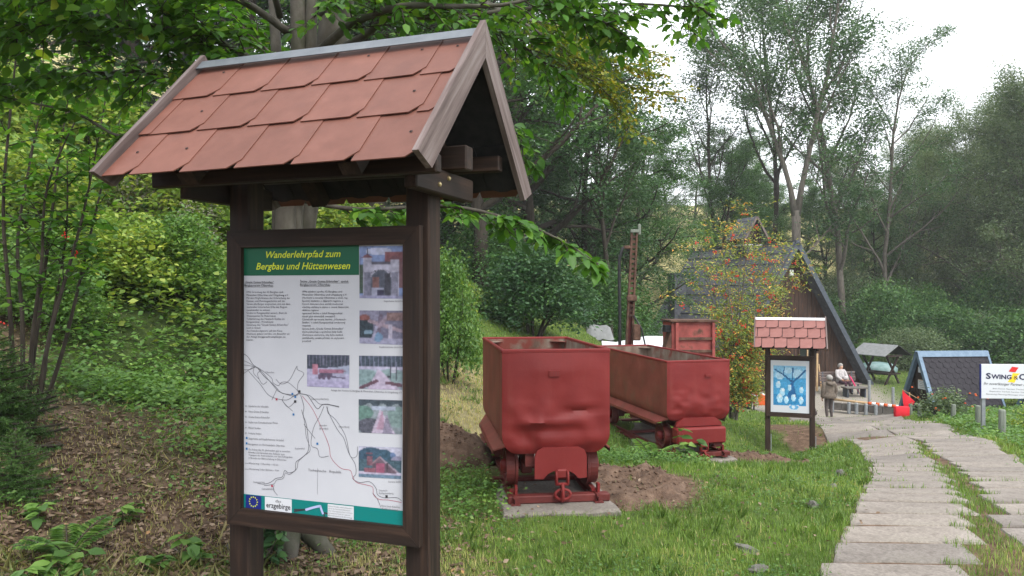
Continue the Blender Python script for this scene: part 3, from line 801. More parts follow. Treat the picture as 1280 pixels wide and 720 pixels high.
# ------------------------------------------------------------------ roofed notice boards
def roofed_sign(name, loc, yaw, leg, seed, tile_mat, scale=1.0, far=False):
    """Two posts, a framed board, a steep tiled roof. Local x along the board, y to its back, z up."""
    r = random.Random(seed)
    root = empty(name, loc, yaw); root.scale = (scale,) * 3
    W, z0, z1 = 0.946, leg, leg + 1.30
    FY = -0.0975                                       # frame front
    px = W / 2 - 0.03
    zp = z1 + 0.25
    for sx in (-1, 1):
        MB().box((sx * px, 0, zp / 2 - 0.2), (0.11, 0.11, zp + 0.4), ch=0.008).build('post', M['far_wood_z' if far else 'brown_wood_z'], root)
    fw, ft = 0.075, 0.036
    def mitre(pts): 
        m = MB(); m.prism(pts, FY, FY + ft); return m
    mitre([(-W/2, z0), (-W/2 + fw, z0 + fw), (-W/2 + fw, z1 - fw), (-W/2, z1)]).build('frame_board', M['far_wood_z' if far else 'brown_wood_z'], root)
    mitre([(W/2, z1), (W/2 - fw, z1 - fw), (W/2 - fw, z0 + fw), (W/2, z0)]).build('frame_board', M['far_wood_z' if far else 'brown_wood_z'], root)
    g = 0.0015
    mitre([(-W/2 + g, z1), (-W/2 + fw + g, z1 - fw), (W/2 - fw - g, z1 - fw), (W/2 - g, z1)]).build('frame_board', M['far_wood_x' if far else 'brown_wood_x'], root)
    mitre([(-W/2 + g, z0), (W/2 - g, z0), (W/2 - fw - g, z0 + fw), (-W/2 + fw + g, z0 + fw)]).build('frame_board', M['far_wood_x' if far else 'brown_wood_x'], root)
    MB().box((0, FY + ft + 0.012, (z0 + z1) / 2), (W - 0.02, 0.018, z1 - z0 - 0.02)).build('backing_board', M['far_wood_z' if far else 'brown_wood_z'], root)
    # roof
    zr, ze, hw, yc, hl = z1 + 0.765, z1 + 0.185, 0.56, 0.015, 0.69
    S = math.hypot(hw, zr - ze); ca, sa = hw / S, (zr - ze) / S
    def slope(side):                                   # (a, b, n) -> local: a along the ridge, b down the slope, n outwards
        return lambda a_, b_, n_: (a_, yc + side * (b_ * ca + n_ * sa), zr - b_ * sa + n_ * ca)
    exp_, tw = S / 3, 0.248
    for side in (-1, 1):
        T = slope(side)
        m = MB()
        bb = S - 0.055
        m.add([T(-hl, 0, -.02), T(hl, 0, -.02), T(hl, bb, -.02), T(-hl, bb, -.02), T(-hl, 0, -.001), T(hl, 0, -.001), T(hl, bb, -.001), T(-hl, bb, -.001)],
              [(0, 1, 2, 3), (4, 7, 6, 5), (0, 4, 5, 1), (1, 5, 6, 2), (2, 6, 7, 3), (3, 7, 4, 0)])
        deck = m.build('roof_deck', M['felt'], root)
        for k in range(3):
            x = -hl - [0.03, 0.20, 0.11][k] * (1 if side < 0 else 0.7)
            while x < hl - 0.02:
                xa, xb = max(x, -hl), min(x + tw + (-0.012 if far else 0.012), hl)
                b0, b1 = max(k * exp_ - 0.04, 0.0), (k + 1) * exp_ + (0.01 if k == 2 else 0.006)
                b1 += r.uniform(-0.003, 0.003)
                c_ = 0.05
                nb = (0.013 if k < 2 else 0.010) * (2.6 if far else 1)
                def n_at(a_, b_): return 0.004 + (nb - 0.004) * (b_ - b0) / (b1 - b0) + (0.014 if far else 0.004) * (a_ - x) / tw + (2 - k) * 0.0005
                poly = [(xa, b0), (xb, b0), (xb, b1 - c_), (xb - c_ * 0.85, b1), (xa, b1)] if xb - xa > 0.08 else [(xa, b0), (xb, b0), (xb, b1), (xa, b1)]
                m = MB(); N = len(poly)
                up = [T(p, q, n_at(p, q) + 0.0045) for p, q in poly]; lo = [T(p, q, n_at(p, q)) for p, q in poly]
                m.add(lo + up, [tuple(range(N - 1, -1, -1)), tuple(range(N, 2 * N))] + [(i, (i + 1) % N, (i + 1) % N + N, i + N) for i in range(N)])
                if not far and side < 0 and (k == 0 or xb > hl - 0.3 or xa < -hl + 0.2) and r.random() < 0.8 and xb - xa > 0.12:
                    m.cur = 1
                    pa, pb = (xb - 0.07, b0 + (0.075 if k == 0 else 0.17))
                    ring = [T(pa + 0.007 * math.cos(t * 1.047), pb + 0.007 * math.sin(t * 1.047), n_at(pa, pb) + 0.007) for t in range(6)]
                    m.add(ring + [T(pa, pb, n_at(pa, pb) + 0.011)], [(i, (i + 1) % 6, 6) for i in range(6)])
                m.build('tile', [tile_mat, M['nail']], deck)
                x += tw
        # rounded dark shingles of the underlay, seen from below
        if not far:
            n_s = 9
            for i in range(n_s):
                xa = -hl + 2 * hl * i / n_s; w_ = 2 * hl / n_s - 0.006
                poly = [(xa, S * 0.62), (xa + w_, S * 0.62)] + [(xa + w_ / 2 + w_ / 2 * math.cos(t), bb + 0.004 - 0.05 + 0.05 * math.sin(t)) for t in np.linspace(0, math.pi, 8)]
                m = MB(); N = len(poly)
                m.add([T(p, q, -.030) for p, q in poly] + [T(p, q, -.022) for p, q in poly],
                      [tuple(range(N)), tuple(range(2 * N - 1, N - 1, -1))] + [(j, (j + 1) % N, (j + 1) % N + N, j + N) for j in range(N)])
                m.build('underlay_shingle', M['felt'], deck)
    # bargeboards on both gables
    for sx in (-1, 1):
        for side in (-1, 1):
            T = slope(side)
            x0_, x1_ = sx * hl + sx * 0.002, sx * (hl + 0.026)
            n0, n1, e = -0.058, 0.05, S + 0.012
            rt = -n1 * ca / sa if False else 0.0
            # plumb cut at the ridge (both boards meet on the centre line)
            def cut(n_): return (-n_ * sa) / ca + 0.0012
            poly = [(cut(n0), n0), (e - 0.03, n0), (e + 0.012, n1), (cut(n1), n1)]
            m = MB()
            m.add([T(x0_, q[0], q[1]) for q in poly] + [T(x1_, q[0], q[1]) for q in poly],
                  [(0, 1, 2, 3), (7, 6, 5, 4)] + [(j, (j + 1) % 4, (j + 1) % 4 + 4, j + 4) for j in range(4)])
            m.build('bargeboard', M['grey_wood_front' if side < 0 else 'grey_wood_back'], root)
    # ridge cap: folded zinc
    m = MB()
    for side in (-1, 1):
        T = slope(side)
        e0, e1 = 0.0, 0.05
        m.add([T(-hl, -0.012, .035), T(hl, -0.012, .035), T(hl, e1, .034), T(-hl, e1, .034), T(-hl, -0.012, .039), T(hl, -0.012, .039), T(hl, e1, .038), T(-hl, e1, .038)],
              [(0, 1, 2, 3), (4, 7, 6, 5), (0, 4, 5, 1), (1, 5, 6, 2), (2, 6, 7, 3), (3, 7, 4, 0)])
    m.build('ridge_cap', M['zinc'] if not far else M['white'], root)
    # carpentry under the roof
    zb = z1 + 0.205
    for sx in (-1, 1):
        xo = sx * (px + 0.0575 + 0.0295)
        m = MB(); m.box((xo, -0.01, zb - 0.03), (0.055, 0.56, 0.10), ch=0.006)
        bearer = m.build('bearer', M['brown_wood_y'], root)
        if not far:
            for dy in (-0.06, 0.03):
                MB().lathe([(0.011, 0), (0.010, sx * 0.006), (0.004, sx * 0.010)], (xo + sx * 0.0275, dy - 0.03, zb - 0.02 + dy * 0.4), 'x', 8).build('bolt', M['brass'], bearer)
        for side in (-1, 1):
            T = slope(side)
            m = MB(); m.bar(T(sx * (px - 0.075), 0.10, -0.07), T(sx * (px - 0.075), S - 0.06, -0.07), 0.055, 0.08, up=(1, 0, 0))
            m.build('rafter', M['brown_wood_y'], root)
        m = MB(); m.box((xo - sx * 0.0595, yc, zb + 0.13), (0.05, 0.06, 0.24)); m.build('king_post', M['brown_wood_z'], root)
    MB().box((0, 0.03, zb + 0.075), (2 * hl - 0.10, 0.075, 0.10), ch=0.006).build('tie_beam', M['brown_wood_x'], root)
    for side in (-1, 1):
        MB().box((0, yc + side * 0.33, zb + (0.0 if side < 0 else 0.10)), (2 * hl - 0.06, 0.05, 0.07), ch=0.005).build('purlin', M['brown_wood_x'], root)
    return root, W, z0, z1, FY, fw

YAW = -R(19.3)
UX, UY = math.cos(YAW), math.sin(YAW)
S1 = (-0.7875, 3.309, -0.01)
sign, W_, z0_, z1_, FY_, fw_ = roofed_sign('information_board', S1, YAW, 0.62, 5, M['roof_tile'])
tag(sign, 'large brown roofed information board with green title and map, red tiled roof', 'sign', 'roofed wooden notice boards')
PY = FY_ + 0.022                                        # depth of the printed panel face (local y)

def onb(px, py, yl=PY):
    """Photo pixel -> (x, z) on the board's printed face."""
    vx, vy = -UY, UX                                    # local y axis in the plan
    dx, dz = (px - 640.0) / F, -(py - HZ) / F
    t = ((S1[0] + vx * yl) * vx + (S1[1] + vy * yl) * vy) / (dx * vx + 1.0 * vy)
    X, Y, Z = dx * t, t, EYE + dz * t
    return ((X - S1[0]) * UX + (Y - S1[1]) * UY, Z - S1[2])

xL, xR = -W_ / 2 + fw_ - 0.012, W_ / 2 - fw_ + 0.012
zB, zT = z0_ + fw_ - 0.012, z1_ - fw_ + 0.012
m = MB(); m.box(((xL + xR) / 2, PY + 0.004, (zB + zT) / 2), (xR - xL, 0.008, zT - zB))
panel = m.build('printed_panel', M['paper'], sign)
tag(panel, 'white weathered print with green title band, photographs and a line map')
Y1, Y2, Y3 = PY - 0.001, PY - 0.002, PY - 0.003
def q(px, py): return onb(px, py)
# title band
hb = q(400, 344)[1]; hx = q(449, 320)[0]
sheet('title_band', M['green_print'], panel, xL, hx, hb, zT, Y1)
def line_text(s, pxa, pxb, py, cap_px, mat='ink', bold=0.0, shear=0.0, pyb=None, name='lettering', yy=Y2):
    a_, b_ = q(pxa, py), q(pxb, py if pyb is None else pyb)
    cap = q(pxa, py - cap_px)[1] - a_[1]
    return lettering(name, s, M[mat], panel, a_[0], b_[0], a_[1], cap, yy, bold, shear, True, (b_[1] - a_[1]) / max(b_[0] - a_[0], 1e-6))
line_text('Wanderlehrpfad zum', 333, 426, 322.5, 8.2, 'ink_yellow', 0.012, 0.28, 321.0)
line_text('Bergbau und Hüttenwesen', 320.5, 438, 337, 8.4, 'ink_yellow', 0.012, 0.28, 336.2)
de = ['1996 Gründung der IG Bergbau und', 'Mineralien Olbernhau und Umgebung e.V.', 'Mit den Möglichkeiten der Erforschung der', 'Heimat- und Montangeschichte will der', 'Verein alle Bürger ansprechen, sich mit dem', 'wertvollen historischen Erbe der Region', 'auseinander zu setzen.',
      'Grube im Rungstocktal saniert, dient als', 'Winterquartier für Fledermäuse', 'Teilsanierung des Hautzsch-Stollen im', 'Rungstocktal - Privatbesitz', 'Sanierung des "Gnade Gottes Erbstollen"', 'noch in Arbeit', 'Am Feierabendgewerk soll eine Kaue', '(Huthaus) gebaut werden, um Besucher an', 'der Anlage berggerecht empfangen zu', 'können.']
de_w = [354, 361, 363, 357, 363, 359, 338, 359, 345, 356, 342, 361, 326, 353, 362, 357, 317]
cz = ['1996 založení spolku IG Bergbau und', 'Mineralien Olbernhau und Umgebung e.V.', '(Hornictví a minerály Olbernhau a okolí, reg.', 'Spolek) bádáním o dějinách regionu a', 'historií dolování chce spolek motivovat', 'všechny občany k zájmu o cenné historické', 'dědictví regionu.', 'opravená šachta v údolí Rungstocktal', 'slouží jako zimoviště netopýrů', 'částečně opravená šachta „Hautzsch-', 'Stollen“ v údolí Rungstocktal soukromý', 'majetek', 'úprava štoly „Gnade Gottes Erbstollen“', 'zbývá pokračuje u společné štoly bude', 'zhotovena cáchovna, aby bylo možné', 'návštěvníky areálu přivítat ve stylovém', 'prostředí']
cz_w = [428, 434, 435, 429, 429, 436, 399, 428, 419, 433, 432, 389, 430, 428, 429, 430, 389]
line_text('„Gnade Gottes Erbstollen“', 306, 342.5, 354.0, 2.6, 'ink', 0.006)
line_text('Bergbauverein Olbernhau', 306, 341.5, 358.0, 2.6, 'ink', 0.006)
line_text('Šachta „Gnade Gottes Erbstollen“  spolek', 375.5, 436, 353.0, 2.7, 'ink', 0.006)
line_text('Bergbauverein Olbernhau', 375.5, 413, 357.2, 2.7, 'ink', 0.006)
for x0p, x1p, yp in ((306, 342.5, 354.9), (306, 341.5, 358.9), (375.5, 436, 354.0), (375.5, 413, 358.1)):
    a_, b_ = q(x0p, yp), q(x1p, yp); sheet('rule', M['ink'], panel, a_[0], b_[0], a_[1] - 0.0006, a_[1] + 0.0006, Y1)
for i, s in enumerate(de):
    line_text(s, 308.5, de_w[i], 366.2 + i * 3.72, 2.3)
for i, s in enumerate(cz):
    line_text(s, 378, cz_w[i], 365.6 + i * 3.86, 2.35)
# photographs
def qd(x0p, y0p, x1p, y1p, x2p, y2p, x3p, y3p): return [q(x0p, y0p), q(x1p, y1p), q(x2p, y2p), q(x3p, y3p)]
SKY, WALL = (0.16, 0.27, 0.5), (0.42, 0.43, 0.5)
c = Canvas(46, 54, 1); c.rect(0, 0, 1, 1, SKY, .06); c.disc(.45, .1, .3, .07, (.45, .52, .66), .05); c.disc(.8, .2, .2, .06, (.4, .47, .62), .05)
c.rect(.58, .12, 1, .3, (.27, .09, .09), .1); c.rect(.75, .3, 1, .8, (.22, .1, .1), .1); c.rect(0, .35, .2, .9, (.06, .11, .07), .3)
c.rect(.1, .36, .85, .95, WALL, .06); c.rect(.08, .22, .28, .95, (.36, .37, .44), .08); c.rect(.72, .24, .92, .95, (.4, .41, .48), .08); c.rect(.1, .5, .26, .96, (.17, .18, .24), .2); c.rect(.74, .5, .9, .96, (.2, .21, .27), .2)
c.tri(.02, .34, .23, .18, .14, (.2, .08, .09), .08); c.tri(.66, .98, .25, .82, .17, (.2, .08, .09), .08); c.line(.18, .05, .18, .15, .012, (.05, .05, .07)); c.rect(.28, .29, .72, .36, (.1, .1, .13), .15)
c.fill((((c.X - .5) / .24) ** 2 + ((c.Y - .66) / .2) ** 2 < 1) | ((np.abs(c.X - .5) < .24) & (c.Y > .66) & (c.Y < .95)), (.09, .11, .14), .2)
c.rect(.3, .6, .46, .84, (.22, .1, .08), .2); c.rect(.28, .8, .56, .96, (.3, .33, .42), .1); c.rect(.58, .52, .72, .94, (.06, .065, .08), .2); c.rect(.42, .84, .56, .95, (.05, .05, .09), .2); c.rect(0, .94, 1, 1, (.26, .27, .4), .08)
c.build('photograph', panel, qd(449.5, 307.8, 504, 307.2, 503.5, 373.4, 449.5, 372.8), Y1)
a_, b_ = q(463.5, 338.5), q(490, 338.5)
for i, ch in enumerate('SAIGERHÜTTE'):
    t = (i + .5) / 11; an = (t - .5) * 1.9; pc = q(476.8 + 15.2 * math.sin(an), 348 - 9.5 * math.cos(an))
    lettering('lettering', ch, M['ink'], panel, pc[0] - .003, pc[0] + .003, pc[1], .0065, Y3, 0.0, 0.0)
c = Canvas(46, 34, 2); c.rect(0, 0, 1, 1, (.14, .14, .2), .25); c.rect(0, 0, .45, .3, (.2, .2, .27), .2); c.disc(.12, .22, .12, .1, (.25, .08, .06), .2); c.rect(0, .3, .32, .85, (.035, .06, .07), .3); c.line(.25, .32, .98, .6, .05, (.3, .22, .24), .2); c.line(.5, .15, .45, .65, .05, (.14, .11, .15), .2); c.line(.42, .5, .65, .2, .05, (.26, .2, .24), .2); c.rect(.62, .05, 1, .3, (.22, .13, .11), .3); c.rect(.68, .4, .76, .9, (.38, .36, .42), .1)
c.rect(0, .82, 1, 1, (.26, .27, .36), .15); c.disc(.43, .8, .11, .14, (.1, .24, .36), .1); c.disc(.2, .65, .1, .07, (.14, .27, .33), .1); c.line(.3, .9, .4, .5, .03, (.3, .3, .4), .1)
c.build('photograph', panel, qd(449.5, 388, 504, 388.3, 503.5, 431.2, 449.5, 429.2), Y1)
c = Canvas(46, 34, 3); c.rect(0, 0, 1, 1, (.36, .36, .48), .1); c.fill(c.Y < .42 - .12 * (c.X - .3), (.05, .07, .09), .35)
for i in range(12): c.line(.05 + .085 * i, 0, .06 + .083 * i, .33, .012, (.13, .14, .19), .2)
c.fill((c.Y > .45 - .25 * (c.X - .4)) & (c.Y < .6) & (c.X > .4), (.28, .34, .42), .1); c.rect(.14, .3, .25, .62, (.45, .15, .2), .1); c.rect(.28, .44, .86, .56, (.35, .12, .18), .2); c.rect(.3, .55, .6, .68, (.1, .09, .14), .3)
for x_ in (.3, .4, .52): c.disc(x_, .68, .05, .08, (.12, .08, .13), .2)
c.line(.6, .68, .9, .7, .025, (.12, .1, .16), .2); c.line(.55, .5, .9, .48, .02, (.3, .1, .15), .2); c.rect(0, .8, 1, 1, (.34, .32, .46), .06)
c.build('photograph', panel, qd(384, 443.3, 437, 444, 436.5, 485.2, 384, 483), Y1)
c = Canvas(46, 34, 4); c.rect(0, 0, 1, 1, (.26, .34, .36), .1); c.fill(c.Y < .34, (.05, .08, .1), .35)
for i in range(10): c.line(.04 + .1 * i, 0, .05 + .1 * i, .36, .014, (.13, .16, .22), .2)
c.rect(0, .33, 1, .42, (.36, .36, .46), .1); c.disc(.15, .65, .32, .25, (.17, .3, .27), .12); c.disc(.75, .6, .3, .22, (.18, .3, .27), .12); c.tri(.2, .95, 1, .45, .38, (.42, .36, .44), .06); c.line(.02, .98, .4, .76, .05, (.13, .06, .08), .1); c.line(.65, .8, 1, .87, .05, (.13, .06, .08), .1)
c.rect(.72, .35, .84, .5, (.4, .42, .46)); c.line(.72, .33, .72, .68, .012, (.05, .05, .07)); c.line(.85, .33, .85, .72, .012, (.05, .05, .07)); c.disc(.7, .62, .05, .04, (.05, .05, .06))
c.build('photograph', panel, qd(449, 444.5, 503.8, 445, 503, 487.5, 449, 485.8), Y1)
c = Canvas(46, 36, 5); c.rect(0, 0, 1, 1, (.2, .27, .26), .18); c.fill(c.Y < .16 + .05 * np.sin(c.X * 20), (.05, .08, .09), .3); c.disc(.12, .4, .22, .22, (.1, .24, .17), .15); c.disc(.9, .5, .25, .3, (.16, .28, .23), .15); c.disc(.25, .8, .28, .25, (.09, .1, .12), .35); c.tri(.3, .85, 1, .5, .28, (.4, .34, .4), .1); c.tri(.4, .62, .9, .55, .3, (.38, .22, .28), .12); c.tri(.55, .8, 1, .65, .38, (.22, .2, .26), .2); c.rect(.3, .2, .85, .3, (.3, .38, .44), .1)
c.build('photograph', panel, qd(448.5, 499, 503, 500.5, 502.5, 543, 448.5, 540.5), Y1)
c = Canvas(46, 36, 6); c.rect(0, 0, 1, 1, (.42, .44, .5), .04); c.disc(.3, .3, .32, .28, (.03, .09, .13), .3); c.disc(.6, .3, .2, .22, (.03, .1, .14), .3); c.disc(.8, .25, .06, .08, (.1, .2, .36), .2); c.disc(.9, .42, .14, .14, (.22, .22, .3), .2); c.rect(0, .42, 1, .8, (.05, .12, .14), .3)
c.fill((c.Y > .35 + (c.X - .5) * 1.0 * (c.X > .5) + (.5 - c.X) * 1.1 * (c.X < .5)) & (c.Y < .84) & (c.X > .32) & (c.X < .9), (.14, .09, .11), .2); c.line(.5, .33, .92, .8, .018, (.3, .24, .27)); c.line(.5, .33, .3, .56, .016, (.25, .14, .14)); c.rect(.42, .54, .6, .82, (.33, .06, .12), .15); c.rect(.66, .5, .7, .8, (.08, .06, .07)); c.rect(.17, .2, .32, .26, (.16, .07, .09)); c.rect(.2, .3, .32, .6, (.2, .08, .1), .3); c.rect(.14, .7, .4, .84, (.25, .08, .1), .35); c.rect(0, .82, 1, .88, (.42, .38, .46), .1); c.rect(0, .88, 1, 1, (.1, .2, .26), .2)
c.build('photograph', panel, qd(448.5, 557.5, 502.5, 559.5, 501.5, 599, 448.5, 596), Y1)
line_text('Saigerhütte Grünthal', 480, 504, 377.3, 2.2, 'ink_soft'); line_text('Kupferhammer Grünthal', 474.5, 503.5, 434.6, 2.2, 'ink_soft', pyb=435)
line_text('Anlage des Vereins IG Bergbau & Mineralien, Olbernhau & Umgebung e.V.', 414, 503, 488.6, 2.3, 'ink_soft', pyb=491.6); line_text('Fortuna Stollen', 486, 502, 603, 2.2, 'ink_soft')
# map
def route(pts, w=0.0022, mat='ink_soft'): ribbon('map_line', M[mat], panel, [q(*p) for p in pts], w, Y1)
route([(303, 441), (310, 446), (316, 455), (322, 460), (330, 470), (338, 477), (345, 484), (352, 491), (362, 493), (372, 494)], .003)
route([(303, 450), (310, 453), (318, 458), (326, 463), (336, 475), (346, 487), (350, 490), (366, 495), (374, 492)]); route([(303, 456), (312, 457), (319, 459)]); route([(303, 462), (312, 462), (318, 459)]); route([(303, 468), (309, 464), (316, 459)])
route([(311, 464), (318, 472), (326, 481), (335, 493), (345, 498), (358, 500), (366, 496), (374, 491)], .0024)
route([(322, 459), (332, 466), (340, 473), (341, 478), (348, 482), (352, 478), (360, 478), (370, 486), (373, 490)]); route([(326, 463), (322, 468), (328, 480), (334, 477)]); route([(346, 487), (340, 500)]); route([(318, 459), (317, 466), (324, 474)])
route([(372, 489), (373, 478), (380, 467), (372, 462), (371, 458), (362, 475), (352, 480), (345, 474)]); route([(352, 499), (360, 509), (368, 503)]); route([(355, 495), (354, 502), (366, 514)])
route([(374, 492), (384, 494), (390, 502), (397, 511), (403, 506), (412, 506), (424, 509)], .0032); route([(374, 492), (386, 494), (394, 500), (400, 505), (410, 505), (416, 507)]); route([(414, 506), (424, 508)])
route([(376, 494), (380, 508), (379, 518), (383, 530), (385, 545), (386, 558), (384, 566), (376, 573), (370, 578), (369, 588), (361, 591), (356, 588), (353, 596), (345, 598), (338, 603), (330, 605), (322, 604)], .0026)
route([(377, 512), (381, 528), (383, 546), (388, 562), (380, 570), (373, 577), (371, 586), (362, 593), (357, 591), (354, 598), (346, 600), (342, 605), (330, 607)])
route([(378, 495), (390, 510), (400, 530), (411, 556), (414, 572), (426, 585), (438, 588), (441, 596), (446, 603), (458, 606), (466, 609), (467, 618), (474, 624), (486, 625), (502, 628)], .0018, 'ink_red')
route([(405, 508), (400, 520), (392, 535), (389, 556), (397, 561), (400, 571), (411, 570)]); route([(408, 508), (412, 518), (418, 530), (424, 540), (430, 548), (436, 566), (444, 580), (445, 592), (441, 598), (450, 603), (462, 602), (470, 610), (472, 618), (480, 622), (496, 622), (502, 626)], .0024)
route([(410, 508), (410, 516), (420, 525), (432, 545), (438, 570), (446, 570), (447, 558)]); route([(466, 616), (472, 624), (476, 634)]); route([(380, 530), (386, 538), (394, 548)]); route([(343, 606), (342, 612), (347, 619)]); route([(397, 585), (397, 618)], .0012)
def dot(px, py, s, mat): a_ = q(px, py); sheet('map_mark', M[mat], panel, a_[0] - s, a_[0] + s, a_[1] - s, a_[1] + s, Y2)
for px_, py_ in ((365.8, 492.2), (369.4, 496), (367.2, 518), (397, 554.5), (308.7, 547.3), (308.7, 554), (308.7, 560.7)): dot(px_, py_, .0045, 'ink_blue')
for px_, py_ in ((346, 499), (340.4, 607.3)): dot(px_, py_, .0045, 'ink_red')
for px_, py_ in ((374.5, 489.3), (369.3, 501.8), (483.5, 620.5)): dot(px_, py_, .0055, 'ink')
for i, (s, w_) in enumerate((('Standorte der Infotafeln', 336), ('Neue-Gottes-Erbstollen', 336), ('Gnade-Gottes-Erbstollen', 337.5), ('Stollen vom Gottesbeschertes Wesen', 347.5), ('Mosel Stollen', 326), ('Fortuna Stollen', 327))):
    line_text(s, 311, w_, 508.6 + i * 6.75, 2.4, 'ink_soft', pyb=508.9 + i * 6.75 + 0.6); line_text('+', 306.5, 309, 508.6 + i * 6.75, 2.2, 'ink')
line_text('Saigerhütte und Kupferhammer Grünthal', 311, 355, 549, 2.4, 'ink_soft', pyb=551.4); line_text('Rossgewann von Bleichsteinbach, Olbernhau', 311, 356, 556, 2.4, 'ink_soft', pyb=558.4)
for i, (s, w_) in enumerate((('Zu Anfang des 20. Jahrhundert gab es zwischen', 363), ('Brandau und Grünthal eine Seilbahn zum', 356), ('Transport der Anthrazitkohle, von den Kohlegruben', 366), ('in Brandau zur Bahnverladung in Olbernhau.', 358.5))): line_text(s, 311, w_, 562.6 + i * 3.5, 2.3, 'ink_soft', pyb=565.4 + i * 3.5)
line_text('Wanderweg 1 Olbernhau ~ 4,5 km', 311.5, 348, 579.8, 2.3, 'ink_soft', pyb=582); line_text('Wanderweg 2 über Böhmen ~ 9 km', 311.5, 349, 587, 2.3, 'ink_soft', pyb=589)
for yp in (578.8, 586.2): route([(306, yp), (308.5, yp + .2), (311, yp + .3)], .0014)
line_text('Tschechische   Republik', 385.5, 427, 588.6, 3.0, 'ink_soft', pyb=591.6); line_text('Niedernatzschung', 317, 331, 603.5, 2.2, 'ink_soft'); line_text('Gabrielahütten', 327.5, 343, 612, 2.2, 'ink_soft'); line_text('Rothenthal', 369, 381, 561.5, 2.2, 'ink_soft'); line_text('Brandov', 399.5, 409, 532.6, 2.2, 'ink_soft'); line_text('(Brandau)', 399.5, 410.5, 536.6, 2.2, 'ink_soft')
line_text('Oberneuschönberg', 389.5, 411, 499.6, 2.2, 'ink_soft'); line_text('Hirschberg', 424, 437, 534.4, 2.2, 'ink_soft'); line_text('Olbernhau', 332, 343, 466.3, 2.2, 'ink_soft'); line_text('Deutsch-', 474, 485, 614, 2.3, 'ink_soft'); line_text('Katharinenberg', 474, 492, 617.5, 2.3, 'ink_soft'); line_text('Hora Svaté Kateřiny', 477, 500, 633, 2.3, 'ink_soft', pyb=635); line_text('(Katharinaberg)', 477, 498, 636.5, 2.3, 'ink_soft', pyb=638.5)
# logos along the foot
fb = q(304, 623.5)[1]
fa, fr = q(303.5, 621), q(502.5, 641)
zf = z0_ + fw_ + 0.060
sheet('foot_band', M['teal_print'], panel, xL, xR, zB, zf, Y1)
xs = [q(p_, 630)[0] for p_ in (307.5, 327, 331.5, 365, 410, 442.5)]
sheet('flag_panel', M['eu_blue'], panel, xs[0], xs[1], zB, zf - .002, Y2)
cxs, czs = (xs[0] + xs[1]) / 2, zf - .030
for k in range(12):
    t = k * math.pi / 6; cx_, cz_ = cxs + .021 * math.sin(t), czs + .021 * math.cos(t)
    st = MB(); pts = [(cx_ + (0.0048 if i % 2 == 0 else 0.002) * math.sin(i * math.pi / 5), cz_ + (0.0048 if i % 2 == 0 else 0.002) * math.cos(i * math.pi / 5)) for i in range(10)]
    link('flag_star', np_mesh('flag_star', [(p_[0], Y3, p_[1]) for p_ in pts] + [(cx_, Y3, cz_)], [(i, (i + 1) % 10, 10) for i in range(10)], M['ink_yellow']), None, panel)
sheet('logo_card', M['banner'], panel, xs[2], xs[3], zB, zf - .002, Y2)
lettering('lettering', 'erzgebirge', M['ink'], panel, xs[2] + .008, xs[3] - .006, zf - .047, .022, Y3, 0.012)
lettering('lettering', 'das', M['ink_soft'], panel, xs[2] + .055, xs[2] + .085, zf - .021, .012, Y3, 0.0, .2)
ribbon('logo_stroke', M['ink'], panel, [(xs[3] + .012, zf - .045), (xs[3] + .045, zf - .042), (xs[3] + .08, zf - .038)], .007, Y2); ribbon('logo_stroke', M['ink'], panel, [(xs[3] + .012, zf - .053), (xs[3] + .04, zf - .046), (xs[3] + .08, zf - .037)], .005, Y2)
ribbon('logo_stroke', M['lilac'], panel, [(xs[3] + .07, zf - .040), (xs[3] + .11, zf - .026), (xs[3] + .145, zf - .016)], .010, Y3); ribbon('logo_stroke', M['lilac'], panel, [(xs[3] + .143, zf - .014), (xs[3] + .150, zf - .032), (xs[3] + .158, zf - .05)], .010, Y3); ribbon('logo_stroke', M['ink'], panel, [(xs[3] + .150, zf - .046), (xs[3] + .163, zf - .044), (xs[3] + .180, zf - .046)], .006, Y2); ribbon('logo_stroke', M['ink'], panel, [(xs[3] + .160, zf - .045), (xs[3] + .163, zf - .055), (xs[3] + .162, zf - .064)], .006, Y2)
sheet('note_card', M['banner'], panel, xs[4], xs[5], zB + .01, zf - .004, Y2)
for i, s in enumerate(('Dieses Projekt wird kofinanziert', 'durch die Gemeinschaftsinitiative', 'der Europäischen Union', 'Europäischer Fonds für regionale', 'Entwicklung')):
    lettering('lettering', s, M['ink_soft'], panel, xs[4] + .004, xs[5] - .006 - .01 * (i % 2), zf - .015 - i * .0098, .005, Y3)

# the second board further down
D2 = 13.5
p2c = at(985, 566, D2)
S2 = (p2c.x + 0.05, D2 + 0.05, gz(p2c.x, D2) - 0.02)
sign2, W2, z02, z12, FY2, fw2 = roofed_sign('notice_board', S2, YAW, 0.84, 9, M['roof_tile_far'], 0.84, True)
tag(sign2, 'smaller roofed board with blue picture poster, standing in grass beside the path', 'sign', 'roofed wooden notice boards')
for sx in (-1, 1):
    MB().box((sx * (W2 / 2 - 0.03) + 0.07, -0.02, 0.14), (0.016, 0.05, 0.62)).build('post_shoe', M['galv'], sign2)
py2 = FY2 + 0.03
MB().box((0, py2 + 0.004, (z02 + z12) / 2), (W2 - 2 * fw2 + 0.02, 0.008, z12 - z02 - 2 * fw2 + 0.02)).build('board_panel', M['brown_wood_z'], sign2)
poster = sheet('poster', M['banner'], sign2, -W2 / 2 + fw2 + 0.015, W2 / 2 - fw2 - 0.015, z02 + fw2 + 0.02, z12 - fw2 - 0.03, py2 - 0.003)
c = Canvas(40, 46, 8); c.rect(0, 0, 1, 1, (.06, .28, .5), .18); c.fill(c.Y < .3, (.2, .42, .6), .15); c.fill(c.Y > .72, (.03, .2, .4), .25)
